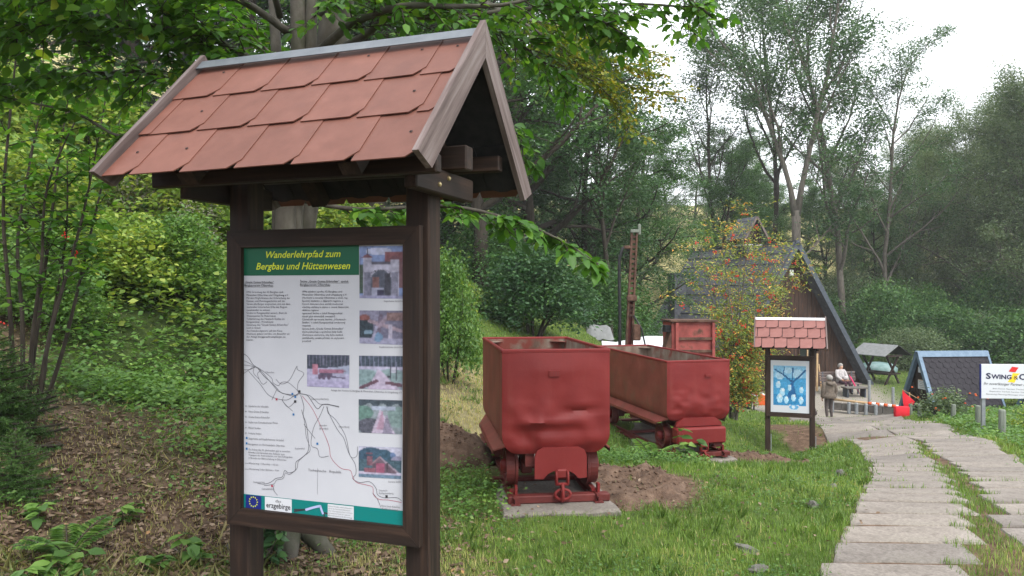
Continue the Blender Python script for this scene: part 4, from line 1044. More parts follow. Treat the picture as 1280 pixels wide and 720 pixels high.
for (x_, y_, rx, ry) in ((.2, .25, .14, .1), (.75, .2, .16, .12), (.45, .12, .12, .08)): c.disc(x_, y_, rx, ry, (.36, .55, .68), .12)
c.tri(.42, .72, .8, .58, .3, (.02, .11, .27), .2); c.line(.58, .4, .3, .22, .025, (.02, .1, .24), .2); c.line(.3, .22, .05, .1, .02, (.02, .1, .24), .2); c.line(.6, .4, .82, .25, .025, (.02, .1, .24), .2); c.line(.82, .25, .98, .1, .02, (.02, .1, .24), .2); c.line(.58, .4, .6, .05, .02, (.02, .1, .24), .2); c.line(.3, .22, .35, .02, .014, (.02, .1, .24), .2)
for (x_, y_, s_) in ((.15, .48, .07), (.28, .66, .08), (.2, .82, .09), (.5, .55, .06), (.62, .8, .07), (.86, .6, .06), (.85, .86, .07), (.4, .86, .07)): c.disc(x_, y_, s_, s_ * 1.3, (.34, .55, .68), .15); c.disc(x_ + .02, y_ - .05, s_ * .5, s_ * .5, (.55, .62, .66), .1)
c.build('picture', poster, [(-.33, z12 - fw2 - .14), (.32, z12 - fw2 - .14), (.32, z02 + fw2 + .17), (-.33, z02 + fw2 + .17)], py2 - 0.0045, False)
c = Canvas(14, 8, 9); c.rect(0, 0, 1, 1, (.5, .55, .6)); c.disc(.5, .4, .48, .4, (.12, .35, .58), .2); c.disc(.45, .35, .2, .25, (.5, .58, .64), .1)
c.build('picture', poster, [(-.02, z02 + fw2 + .19), (.18, z02 + fw2 + .19), (.16, z02 + fw2 + .06), (0, z02 + fw2 + .06)], py2 - 0.006, False)

# ------------------------------------------------------------------ mine carts, their tracks and footings
def ring_link(m, c, rx, rz, wire, plane='xz', n=14):
    c = Vector(c); pts = []
    for k in range(n + 1):
        t = 2 * math.pi * k / n
        a_, b_ = rx * math.cos(t), rz * math.sin(t)
        pts.append(c + (Vector((a_, 0, b_)) if plane == 'xz' else Vector((0, a_, b_))))
    m.tube(pts, wire, 6, cap=False)

def tub_shell(L, W, zb, zc, zt, hb, seed, inset=0.0, dents=()):
    """Open tub: straight sides, rounded towards a narrower floor, two end plates, dented sheet. Returns V, F, material index."""
    H = W / 2 - inset
    def hw(z):
        if z >= zc: return H
        t = (zc - z) / (zc - zb)
        return (hb - inset) + (H - hb + inset) * math.sqrt(max(0.0, 1 - t ** 2.2))
    zs = list(np.linspace(zt, zc, 24)) + list(zc + (zb - zc) * np.sin(np.linspace(0, 1, 11)[1:] * math.pi / 2))
    NS, NY = 30, 18
    prof = [(-hw(z), z) for z in zs] + [(-(hb - inset) + 2 * (hb - inset) * k / NS, zb) for k in range(1, NS)] + [(hw(z), z) for z in reversed(zs)]
    prof = [(p[0], p[1] + (inset if p[1] <= zb + 1e-6 else 0)) for p in prof]
    y0, y1 = inset, L - inset
    V, Fq, mi = [], [], []
    for j in range(NY + 1):
        for (x, z) in prof: V.append([x, y0 + (y1 - y0) * j / NY, z])
    n = len(prof)
    for j in range(NY):
        for i in range(n - 1):
            a_ = j * n + i; Fq.append((a_, a_ + 1, a_ + 1 + n, a_ + n)); mi.append(0)
    for end, yy in ((0, y0), (1, y1)):
        b_ = len(V)
        for z in zs:
            for k in range(NS + 1):
                s_ = -1 + 2 * k / NS
                V.append([s_ * hw(z), yy, z + (inset if z <= zb + 1e-6 else 0)])
        for r_ in range(len(zs) - 1):
            for k in range(NS):
                a_ = b_ + r_ * (NS + 1) + k
                Fq.append((a_, a_ + 1, a_ + NS + 2, a_ + NS + 1)); mi.append(1)
    V = np.array(V)
    x, y, z = V[:, 0].copy(), V[:, 1].copy(), V[:, 2].copy()
    edge = np.minimum((zt - z) / 0.15, 1).clip(0, 1)
    # end plates: belly, dents, creases
    for yy, sg in ((y0, -1), (y1, 1)):
        on = np.abs(y - yy) < 1e-6
        inner = (1 - (np.abs(x) / max(H, 1e-6)) ** 6) * edge
        low_ = _smooth(1.0, .62, z)
        bump = 0.014 * vnoise(x, z, 3.1, seed) + (0.004 + .007 * low_) * vnoise(x, z, 7.3, seed + 1) + (.002 + 0.009 * low_) * np.abs(vnoise(x * 0.6, z, 12, seed + 2)) + .006 * low_ * vnoise(x, z, 17, seed + 3)
        for (dx, dz, rx, rz_, dep) in dents:
            bump = bump + 1.2 * dep * np.exp(-((x - dx) / rx) ** 2 - ((z - dz) / rz_) ** 2)
        V[on, 1] += (sg * (0.018 * inner + bump * inner))[on]
        low = on & (z < zc)
        V[low, 1] -= sg * 0.05 * ((zc - z[low]) / (zc - zb)) ** 2
    side = (np.abs(x) > H * 0.98) & (y > y0 + 0.02) & (y < y1 - 0.02)
    V[side, 0] += (np.sign(x) * edge * (0.006 * vnoise(y, z, 2.6, seed + 4) + 0.004 * vnoise(y, z, 6, seed + 5)))[side]
    return V, Fq, mi

def mine_cart(loc, rz, pitch, L, W, kind, seed, label, red, red_side):
    root = empty('mine_cart', loc, rz, label, 'mine cart', 'red mine carts on short tracks')
    root.rotation_euler = (pitch, 0, rz)
    zt = 1.17; zb = 0.37 if kind == 'round' else 0.45; zc = 0.54 if kind == 'round' else 0.58; hb = W / 2 - (0.13 if kind == 'round' else 0.10)
    dents = [(-0.12, 0.62, 0.25, 0.035, 0.028), (0.2, 0.70, 0.14, 0.03, -0.022), (-0.25, 0.50, 0.1, 0.08, -0.03), (0.1, 0.56, 0.3, 0.06, -0.016), (0.28, 0.5, .07, .07, .02)] if kind == 'round' else [(-0.2, 0.68, 0.06, 0.03, -0.015), (0.05, 0.66, 0.18, 0.04, 0.016), (-0.3, 0.6, 0.07, 0.05, -0.02), (.2, .6, .15, .03, .014)]
    V, Fq, mi = tub_shell(L, W, zb, zc, zt, hb, seed, 0.0, dents)
    me = np_mesh('tub', V, Fq, None, True)
    me.materials.append(M[red_side]); me.materials.append(M[red])
    me.polygons.foreach_set('material_index', mi)
    bm = bmesh.new(); bm.from_mesh(me); bmesh.ops.remove_doubles(bm, verts=bm.verts, dist=0.004)
    bmesh.ops.recalc_face_normals(bm, faces=bm.faces)
    for e_ in bm.edges: 
        if len(e_.link_faces) == 2 and e_.calc_face_angle(0) > 0.9: e_.smooth = False
    bm.to_mesh(me); bm.free()
    tub = link('tub', me, None, root)
    V, Fq, mi = tub_shell(L, W, zb, zc, zt - 0.002, hb, seed, 0.045)
    link('tub_inside', np_mesh('tub_inside', V, Fq, M['cart_inside'], True), None, root)
    # rolled rim, four bars
    rb = 0.032
    for nm, c_, d_ in (('rim_bar', (0, 0.012, zt), (W + 0.012, rb, 0.034)), ('rim_bar', (0, L - 0.012, zt), (W + 0.012, rb, 0.034)),
                       ('rim_bar', (-W / 2 + 0.010, L / 2, zt), (rb, L - 0.06, 0.032)), ('rim_bar', (W / 2 - 0.010, L / 2, zt), (rb, L - 0.06, 0.032))):
        MB().box(c_, d_, ch=0.008).build(nm, M[red], root)
    # gusset plates in the inner corners
    for sx in (-1, 1):
        MB().prism([(sx * (W / 2 - 0.03), L - 0.03), (sx * (W / 2 - 0.20), L - 0.03), (sx * (W / 2 - 0.03), L - 0.20)], zt - 0.03, zt - 0.022, 'z').build('corner_gusset', M['cart_inside'], root)
    # fenders along both sides
    for sx in (-1, 1):
        m = MB(); x0, x1, za, zbm = sx * (W / 2 - 0.03), sx * (W / 2 + 0.048), zc - 0.10, zc - 0.165
        pts = [(x0, 0.02, za), (x1, 0.20, zbm), (x1, L - 0.2, zbm), (x0, L - 0.02, za)]
        m.add(pts + [(p[0], p[1], p[2] - 0.012) for p in pts], [(0, 1, 2, 3), (7, 6, 5, 4), (0, 4, 5, 1), (1, 5, 6, 2), (2, 6, 7, 3), (3, 7, 4, 0)])
        m.add([(x1, 0.20, zbm), (x1, L - 0.2, zbm), (x1, L - 0.2, zbm - 0.035), (x1, 0.20, zbm - 0.035), (x1 + sx * 0.006, 0.20, zbm + 0.002), (x1 + sx * 0.006, L - 0.2, zbm + 0.002), (x1 + sx * 0.006, L - 0.2, zbm - 0.033), (x1 + sx * 0.006, 0.20, zbm - 0.033)],
              [(0, 1, 2, 3), (4, 7, 6, 5), (0, 4, 5, 1), (2, 6, 7, 3)])
        m.build('fender', M['cart_red_side'], root)
    # chassis
    for sx in (-1, 1):
        MB().box((sx * 0.2, L / 2, zb - 0.055), (0.07, L - 0.12, 0.10)).build('chassis_beam', M['cart_dark'], root)
    wy = (0.30, L - 0.36)
    rw = 0.155
    for yy in wy:
        MB().lathe([(0.028, -0.34), (0.028, 0.34)], (0, yy, 0.07 + rw), 'x', 10).build('axle', M['cart_dark'], root)
        MB().box((-0.2, yy, 0.07 + rw + 0.01), (0.09, 0.16, 0.12), ch=0.01).build('axle_box', M['cart_dark'], root)
        MB().box((0.2, yy, 0.07 + rw + 0.01), (0.09, 0.16, 0.12), ch=0.01).build('axle_box', M['cart_dark'], root)
        for sx in (-1, 1):
            w = MB(); s = sx
            w.lathe([(0.05, s * -0.045), (rw + 0.016, s * -0.045), (rw + 0.016, s * -0.028), (rw, s * -0.022), (rw - 0.003, s * 0.045), (rw - 0.03, s * 0.045), (rw - 0.04, s * 0.012), (0.06, s * 0.012), (0.05, s * 0.05)], (sx * 0.325, yy, 0.07 + rw), 'x', 28)
            wo_ = w.build('wheel', M['cart_dark'], root, True)
            wo_.data.polygons.foreach_set('use_smooth', [False] * len(wo_.data.polygons))
            MB().lathe([(0.062, s * 0.0), (0.06, s * 0.055), (0.045, s * 0.075), (0.015, s * 0.082)], (sx * 0.325, yy, 0.07 + rw), 'x', 16).build('hub', M['cart_red'], wo_, True)
    if kind == 'round':
        for yf, sg in ((-0.03, -1), (L + 0.03, 1)):
            o = 0.03 if sg < 0 else 0
            poly = [(-0.205, 0.19), (-0.205, 0.36), (-0.185, 0.405), (-0.14, 0.43), (0.14, 0.43), (0.185, 0.405), (0.205, 0.36), (0.205, 0.19), (0.14, 0.185), (0.10, 0.225), (0.06, 0.245), (-0.06, 0.245), (-0.10, 0.225), (-0.14, 0.185)]
            m = MB(); m.prism([(x + o, z) for x, z in poly], yf, yf + 0.018 * (1 if sg < 0 else -1))
            m.build('end_apron', M[red], root)
            MB().box((o, (yf + 0.12) if sg < 0 else yf - 0.12, 0.33), (0.34, 0.16, 0.09)).build('draw_beam', M['cart_dark'], root)
        cx, cy, cz = 0.035, -0.045, 0.215
    else:
        for yf, sg in ((0.0, -1), (L, 1)):
            poly = [(-0.31, 0.385), (-0.29, 0.43), (-0.21, 0.485), (0.21, 0.485), (0.29, 0.43), (0.31, 0.385)]
            MB().prism(poly, yf - 0.02 if sg < 0 else yf + 0.02, yf + 0.03 if sg < 0 else yf - 0.03).build('apron_plate', M[red], root)
            m = MB(); m.box((0, yf + sg * 0.02, 0.275), (0.655, 0.16, 0.20), ch=0.02); m.build('buffer_box', M[red], root)
            MB().box((0.24, yf + sg * 0.0, 0.15), (0.12, 0.10, 0.055), ch=0.008).build('buffer_foot', M['cart_dark'], root)
        cx, cy, cz = 0.02, -0.10, 0.16
    m = MB(); m.box((cx, cy + 0.02, cz + 0.01), (0.085, 0.05, 0.07), ch=0.01); cp = m.build('coupling', M['cart_red'], root)
    for q_ in (-.045, .045): m = MB(); ring_link(m, (cx + q_, cy - 0.005, cz - 0.02), 0.018, 0.05, 0.010, 'yz'); m.build('shackle', M['cart_red'], cp, True)
    m = MB(); m.tube([(cx - 0.05, cy - 0.01, cz - 0.065), (cx + 0.05, cy - 0.01, cz - 0.065)], 0.013, 8); m.build('shackle_pin', M['cart_red'], cp, True)
    m = MB(); ring_link(m, (cx, cy - 0.015, cz - 0.13), 0.032, 0.065, 0.014, 'yz'); m.build('chain_link', M['cart_red'], cp, True)
    m = MB(); ring_link(m, (cx + 0.005, cy - 0.01, cz - 0.145), 0.06, 0.04, 0.013, 'xz'); m.build('chain_link', M['cart_red'], cp, True)
    # cast number plate on the face
    m = MB(); m.box((-0.02 if kind == 'round' else 0.12, -0.034, 1.0), (0.085, 0.006, 0.045 if kind == 'round' else 0.03)); npl = m.build('number_plate', M[red], root)
    if kind == 'round': lettering('lettering', '1131', M['cart_dark'], npl, -0.052, 0.012, 0.985, 0.03, -0.0385, 0.01)
    return root

def track(loc, rz, pitch, L, ys, label):
    root = empty('mine_track', loc, rz, label, 'rail track', 'short tracks under the mine carts')
    root.rotation_euler = (pitch, 0, rz)
    for sx in (-1, 1):
        x = sx * 0.325
        prof = [(-.035, 0), (.035, 0), (.035, .008), (.007, .014), (.007, .048), (.02, .053), (.02, .066), (-.02, .066), (-.02, .053), (-.007, .048), (-.007, .014), (-.035, .008)]
        MB().prism([(x + a_, b_) for a_, b_ in prof], -0.07, L).build('rail', M['cart_dark'], root)
        m = MB(); m.box((x + 0.01, 0.02, 0.10), (0.02, 0.05, 0.07)); m.box((x - 0.012, 0.05, 0.075), (0.05, 0.03, 0.02)); m.build('wheel_stop', M['cart_red'], root)
    for i, yy in enumerate(ys):
        MB().box((0.02, yy, 0.018 if i else 0.03), (0.95 if i else 0.80, 0.09, 0.034 if i else 0.058), ch=0.006).build('sleeper', M['cart_dark'], root)
    return root

c1_rz, c1_p = R(7.2), R(-0.3)
C1 = Vector((0.345, 5.9, 0.0))
track(C1, c1_rz, c1_p, 2.9, (0.02, 0.72, 1.45, 2.3), 'short red rail track under the nearer cart')
mine_cart(C1 + Vector((0, 0, 0.002)), c1_rz, c1_p, 1.68, 0.85, 'round', 21, 'near dark red mine cart with dented rounded front and curved apron', 'cart_red', 'cart_red_side')
def pad(loc, rz, pitch, size, label):
    r_ = random.Random(4); m = MB()
    n = 8; ring = []
    x, y = size[0] / 2, size[1] / 2
    cs = [(-x, -y), (x, -y), (x, y), (-x, y)]
    for k in range(4):
        a_, b_ = cs[k], cs[(k + 1) % 4]
        ring += [(a_[0] + (b_[0] - a_[0]) * i / n + r_.uniform(-.015, .015), a_[1] + (b_[1] - a_[1]) * i / n + r_.uniform(-.015, .015)) for i in range(n)]
    N = len(ring)
    m.add([(p[0] * 1.01, p[1] * 1.01, -size[2]) for p in ring] + [(p[0], p[1], -0.02 + r_.uniform(-.006, .006)) for p in ring] + [(p[0] * 0.97, p[1] * 0.97, -0.003) for p in ring],
          [(i, (i + 1) % N, (i + 1) % N + N, i + N) for i in range(N)] + [(i + N, (i + 1) % N + N, (i + 1) % N + 2 * N, i + 2 * N) for i in range(N)] + [tuple(range(2 * N, 3 * N))])
    o = m.build('concrete_pad', M['slab']); o.location = loc; o.rotation_euler = (pitch, 0, rz)
    return tag(o, label, 'concrete', 'concrete footings of the carts')
def off(base, rz, dx, dy, dz=0): return Vector((base.x + dx * math.cos(rz) - dy * math.sin(rz), base.y + dx * math.sin(rz) + dy * math.cos(rz), base.z + dz))
pad(off(C1, c1_rz, 0.0, 0.32, 0), c1_rz, c1_p, (0.88, 1.16, 0.16), 'concrete footing under the front wheels of the nearer cart')
pad(off(C1, c1_rz, -0.02, 1.75, -0.045), c1_rz, c1_p, (1.06, 0.8, 0.2), 'concrete footing under the rear of the nearer cart')
c2_rz, c2_p = R(14.0), R(0.4)
C2 = Vector((2.28, 9.3, -0.40))
track(C2, c2_rz, c2_p, 2.9, (0.02, 0.75, 1.6, 2.5), 'short dark rail track under the farther cart')
mine_cart(C2 + Vector((0, 0, 0.002)), c2_rz, c2_p, 2.4, 0.84, 'box', 33, 'far brick-red mine cart with square buffer box and hanging chain', 'cart_red', 'cart_red_side')
pad(off(C2, c2_rz, 0, 1.2, -0.01), c2_rz, c2_p, (0.95, 2.6, 0.2), 'concrete footing under the farther cart')

# ------------------------------------------------------------------ loader box, drill mast, tents
LB = Vector((3.24, 13.4, 0)); LB.z = gz(LB.x, LB.y)
ld = empty('mine_loader', LB, R(4), 'tall faded red steel box with ribs behind the farther cart', 'machine')
zt = at(860, 402, 13.4).z - LB.z
m = MB()
m.prism([(-0.42, 0.0), (-0.42, 0.55 * zt), (-0.42, zt - 0.02), (0.34, zt), (0.34, 0.0)], 0.03, 0.62); m.build('box_body', M['loader_red'], ld)
for zz in (zt - 0.30, zt - 0.52, zt - 0.75): MB().box((0.0, 0.012, zz), (0.66, 0.045, 0.045)).build('rib', M['rust'], ld)
for xx in (-0.34, 0.315): MB().box((xx, 0.0, zt / 2), (0.05, 0.06, zt - 0.04)).build('corner_post', M['loader_red'], ld)
MB().box((-0.03, 0.31, zt + 0.01), (0.84, 0.68, 0.03)).build('lid', M['rust'], ld)
m = MB(); m.prism([(-0.52, zt - 0.45), (-0.44, zt - 0.2), (-0.38, zt - 0.2), (-0.38, zt - 0.6), (-0.47, zt - 0.6)], 0.05, 0.3); m.build('side_hopper', M['rust'], ld)
MB().box((-0.47, 0.18, zt - 0.13), (0.1, 0.2, 0.12)).build('side_opening', M['felt'], ld)
for xx in (-0.36, 0.3): MB().box((xx, 0.3, -0.02), (0.08, 0.6, 0.1)).build('skid', M['rust'], ld)

DM = Vector((2.11, 14.0, 0)); DM.z = gz(DM.x, DM.y)
dr = empty('drill_mast', DM, 0, 'rusty drill mast with chain and black hose rising behind the carts', 'machine')
top = at(793, 288, 14.0) - DM
bot = Vector((0, 0, -0.05))
ax_ = (top - bot).normalized()
for sx in (-1, 1):
    m = MB(); m.bar(bot + Vector((sx * 0.055, 0, 0)), top + Vector((sx * 0.045, 0, 0)), 0.035, 0.09, up=(0, 1, 0)); m.build('mast_rail', M['rust'], dr)
n_l = 17
for i in range(n_l):
    p = bot.lerp(top, 0.5 + 0.49 * i / n_l); MB().box(p, (0.07, 0.05, 0.05)).build('mast_rung', M['rust'], dr)
m = MB(); m.bar(bot + Vector((0.0, 0.06, 0)), bot.lerp(top, 0.62) + Vector((0.0, 0.06, 0)), 0.07, 0.05, up=(0, 1, 0)); m.build('feed_cylinder', M['cart_dark'], dr)
MB().box(bot.lerp(top, 0.60) + Vector((-0.0, -0.05, 0)), (0.18, 0.1, 0.10), ch=0.01).build('drill_clamp', M['rust'], dr)
m = MB(); p = bot.lerp(top, 0.985); m.box(p + Vector((0, -0.02, 0.03)), (0.15, 0.1, 0.06), ch=0.01); m.box(p + Vector((0.09, -0.02, 0.06)), (0.05, 0.05, 0.2), ch=0.01); m.build('mast_head', M['post_green'], dr)
p = bot.lerp(top, 0.9); m = MB(); m.box(p + Vector((-0.13, -0.02, 0.0)), (0.12, 0.1, 0.06), ch=0.01); m.build('lamp_bracket', M['rust'], dr)
m = MB(); hp = [bot.lerp(top, 0.88) + Vector((-0.08, -0.02, 0.02)), bot.lerp(top, 0.88) + Vector((-0.2, -0.04, 0.05)), bot.lerp(top, 0.84) + Vector((-0.26, -0.04, -0.02)), bot.lerp(top, 0.7) + Vector((-0.24, -0.03, 0)), bot.lerp(top, 0.5) + Vector((-0.2, -0.03, 0)), bot.lerp(top, 0.2) + Vector((-0.16, -0.03, 0)), bot + Vector((-0.15, -0.03, 0))]
m.tube(hp, 0.03, 8); m.build('hose', M['hose'], dr, True)
m = MB(); m.tube([bot.lerp(top, .5) + Vector((.05, -.06, 0)), bot.lerp(top, .42) + Vector((.2, -.1, 0)), bot.lerp(top, .3) + Vector((.3, -.1, 0)), bot.lerp(top, .1) + Vector((.22, -.1, 0))], 0.016, 6); m.build('hose', M['hose'], dr, True)
m = MB(); m.box(bot.lerp(top, 0.40) + Vector((0.12, -0.05, 0)), (0.14, 0.12, 0.3), ch=0.02); m.build('drill_motor', M['rust'], dr)

def tent(name, corners, h, label, mat, cat):
    """A low ridge of cloth: four ground corners and a ridge, sagging a little."""
    a_, b_, c_, d_ = [Vector(p) for p in corners]
    m = MB(); n = 8; vs = []
    for i in range(n + 1):
        t = i / n
        l, r_ = a_.lerp(b_, t), d_.lerp(c_, t); mid = (l + r_) / 2 + Vector((0, 0, h * min(1, .1 + 1.7 * t) * (1 - 0.08 * math.sin(math.pi * t))))
        for s in np.linspace(0, 1, 5)[:-1]: vs.append(l.lerp(mid, s) - Vector((0, 0, 0.08 * h * math.sin(math.pi * s))))
        for s in np.linspace(0, 1, 5): vs.append(mid.lerp(r_, s) - Vector((0, 0, 0.08 * h * math.sin(math.pi * s))))
    k = 9
    fs = [(i * k + j, i * k + j + 1, (i + 1) * k + j + 1, (i + 1) * k + j) for i in range(n) for j in range(k - 1)]
    fs += [tuple(range(0, k)), tuple(range(n * k + k - 1, n * k - 1, -1))]
    m.add(vs, fs)
    o = m.build(name, mat); tag(o, label, cat)
    return o
g_ = lambda x, y, dz=0: (x, y, gz(x, y) + dz)
tz = at(800, 425, 20)
tent('tent_canopy', [(2.25, 18.8, tz.z - 0.25), (4.6, 18.8, tz.z - 0.4), (4.7, 21.2, tz.z - 0.3), (2.5, 21.2, tz.z - 0.1)], 0.42, 'white tent canopy behind the rusty drill mast', M['tarp_white'], 'tent')
tp_ = bpy.data.objects['tent_canopy']
for px_, py_ in ((2.3, 18.9), (4.4, 18.9), (4.5, 21.1), (2.6, 21.1)):
    g0 = gz(px_, py_); MB().tube([(px_, py_, g0 - 0.1), (px_, py_, tz.z - 0.25)], 0.02, 8).build('tent_pole', M['galv'], tp_)
tb = at(748, 418, 25)
m = MB(); vs = []
for i in range(9):
    for j in range(7):
        s_, t_ = i / 8, j / 6; hgt = 0.34 * min(1, 5 * min(s_, 1 - s_) + .15) * min(1, 5 * min(t_, 1 - t_) + .15) + 0.05 * float(vnoise(s_ * 5, t_ * 5, 1.0, 3))
        vs.append((tb.x - 0.48 + 0.96 * s_, 24.6 + 0.9 * t_, gz(tb.x, 25) + max(0.0, hgt) + (0.1 if 0 < i < 8 and 0 < j < 6 else -0.05)))
m.add(vs, [(i * 7 + j, i * 7 + j + 1, (i + 1) * 7 + j + 1, (i + 1) * 7 + j) for i in range(8) for j in range(6)])
tag(m.build('tarpaulin_cover', M['tarp_grey'], None, True), 'low stack under a grey tarpaulin beside the round bush', 'tarpaulin')

# ------------------------------------------------------------------ the A-frame hut
HX, HY, HZ_ = 13.15, 36.0, -3.06
hut = empty('miners_hut', (HX, HY, HZ_), R(19.6), 'dark timber A-frame hut with slate roof and small bell turret', 'hut')
hh, hwid, hlen = 6.90, 4.45, 8.2
m = MB()                                                # board wall of the gable: planks with open joints
npk = 34
rp = random.Random(2)
win = (0.55, 1.35, 1.05, 1.95)
def gable_planks(m, y, wn):
    for k in range(npk):
        xa = -hwid + 2 * hwid * k / npk; xb = xa + 2 * hwid / npk - 0.018
        ta, tb_ = hh * (1 - abs(xa) / hwid) - 0.10, hh * (1 - abs(xb) / hwid) - 0.10
        if max(ta, tb_) < 0.15: continue
        dp = rp.uniform(0, 0.02); ta, tb_ = max(ta, 0.02), max(tb_, 0.02)
        if wn and xb > win[0] and xa < win[1]:
            m.prism([(xa, 0), (xb, 0), (xb, win[2]), (xa, win[2])], y - dp, y + 0.04)
            m.prism([(xa, win[3]), (xb, win[3]), (xb, tb_), (xa, ta)], y - dp, y + 0.04)
        else:
            m.prism([(xa, 0), (xb, 0), (xb, tb_), (xa, ta)], y - dp, y + 0.04)
gable_planks(m, 0.0, True)
o = m.build('gable_wall', M['hut_wood_z'], hut); o['kind'] = 'stuff'
m = MB(); m.prism([(-hwid + .1, 0.02), (hwid - .1, 0.02), (0, hh - 0.15)], 0.05, 0.1); m.build('wall_core', M['felt'], hut)
m = MB(); gable_planks(m, hlen - 0.1, False); o = m.build('gable_wall', M['hut_wood_z'], hut); o['kind'] = 'stuff'
MB().box((0, -0.035, 3.25), (3.6, 0.06, 0.12)).build('cross_rail', M['hut_wood_x'], hut)
wn = MB(); 
wx, wz = (win[0] + win[1]) / 2, (win[2] + win[3]) / 2
for c_, d_ in (((wx, -.02, win[3] + .03), (1.0, .08, .09)), ((wx, -.03, win[2] - .04), (.96, .12, .08)), ((win[0] - .04, -.02, wz), (.09, .08, .9)), ((win[1] + .04, -.02, wz), (.09, .08, .9))): wn.box(c_, d_)
wf = wn.build('window', M['hut_wood_x'], hut)
sheet('pane', M['glass'], wf, win[0], win[1], win[2], win[3], 0.03); MB().box((wx + .1, 0.01, wz), (0.07, 0.03, .9)).build('mullion', M['pine'], wf); MB().box((wx + .28, 0.0, win[2] + .1), (0.3, 0.03, .2)).build('window_shutter', M['hut_wood_x'], wf)
m = MB(); m.box((0.0, -0.03, 3.0), (0.55, 0.05, 0.45)); ho = m.build('loft_hatch', M['glass'], hut); MB().box((0, -0.05, 3.28), (0.7, 0.07, 0.08)).build('hatch_lintel', M['hut_wood_x'], ho)
MB().box((0.05, -0.06, 5.5), (0.2, 0.1, 0.28), ch=0.02).build('wall_lamp', M['white'], hut)
MB().box((-1.9, -0.02, 1.0), (1.0, 0.06, 2.0)).build('door', M['hut_wood_z'], hut)
# roof slopes with courses
S = math.hypot(hwid, hh); ca, sa = hwid / S, hh / S
for side in (-1, 1):
    T = lambda a_, b_, n_: (side * (b_ * ca + n_ * sa), a_, hh + 0.02 - b_ * sa + n_ * ca)
    m = MB(); y0, y1, e = -0.55, hlen, S + 0.05
    m.add([T(y0, 0, -.12), T(y1, 0, -.12), T(y1, e, -.12), T(y0, e, -.12), T(y0, 0, -.01), T(y1, 0, -.01), T(y1, e, -.01), T(y0, e, -.01)], [(0, 1, 2, 3), (4, 7, 6, 5), (0, 4, 5, 1), (1, 5, 6, 2), (2, 6, 7, 3), (3, 7, 4, 0)])
    rf = m.build('roof_slope', M['slate'], hut)
    ncs = 14
    for k in range(ncs):
        b0, b1 = e * k / ncs, e * (k + 1) / ncs + 0.02
        m = MB(); ya, yb = y0 + 0.06, y1 - 0.02
        m.add([T(ya, b0, .0), T(yb, b0, .0), T(yb, b1, .03), T(ya, b1, .03), T(ya, b0, .02), T(yb, b0, .02), T(yb, b1, .055), T(ya, b1, .055)], [(0, 1, 2, 3), (4, 7, 6, 5), (0, 4, 5, 1), (1, 5, 6, 2), (2, 6, 7, 3), (3, 7, 4, 0)])
        m.build('slate_course', M['slate'], rf)
    m = MB(); m.add([T(-.62, -0.02, -.16), T(-.56, -0.02, -.16), T(-.56, e + .05, -.16), T(-.62, e + .05, -.16), T(-.62, -0.02, .075), T(-.56, -0.02, .075), T(-.56, e + .05, .075), T(-.62, e + .05, .075)], [(0, 1, 2, 3), (4, 7, 6, 5), (0, 4, 5, 1), (1, 5, 6, 2), (2, 6, 7, 3), (3, 7, 4, 0)])
    m.build('bargeboard', M['dark_metal'], hut)
    m = MB(); m.add([T(-.5, 0.02, .07), T(-.36, 0.02, .07), T(-.36, e, .07), T(-.5, e, .07), T(-.5, 0.02, .1), T(-.36, 0.02, .1), T(-.36, e, .1), T(-.5, e, .1)], [(0, 1, 2, 3), (4, 7, 6, 5), (0, 4, 5, 1), (1, 5, 6, 2), (2, 6, 7, 3), (3, 7, 4, 0)])
    m.build('verge_flashing', M['dark_metal'], rf)
MB().bar((0, -0.55, hh + 0.09), (0, hlen, hh + 0.09), 0.16, 0.05).build('ridge_cap', M['dark_metal'], hut)
# bell turret on the ridge
ty0, ty1 = 2.7, 3.7
tw_ = 0.42
tur = empty('turret', (0, 0, 0)); tur.parent = hut
MB().box((0, (ty0 + ty1) / 2, hh - 0.16), (0.95, 1.25, 0.4)).build('turret_base', M['dark_metal'], tur)
for sx in (-1, 1):
    for yy in (ty0 + .08, ty1 - .08): MB().box((sx * tw_, yy, hh + 0.30), (0.1, 0.1, 0.5)).build('turret_post', M['hut_wood_z'], tur)
MB().box((0, (ty0 + ty1) / 2, hh + 0.08), (1.0, 1.1, 0.05)).build('turret_sill', M['white'], tur)
m = MB(); m.lathe([(0.03, 0.30), (0.08, 0.27), (0.11, 0.12), (0.17, 0.0)], (0, (ty0 + ty1) / 2, hh + 0.14), 'z', 14); m.build('bell', M['rust'], tur, True)
th, te, tz0 = 1.12, 0.70, hh + 0.36
m = MB(); m.prism([(-.6, tz0 + .1), (.6, tz0 + .1), (0, tz0 + th - .08)], ty0 + .05, ty0 + .1); m.build('turret_gable', M['hut_wood_z'], tur)
Sq = math.hypot(te, th)
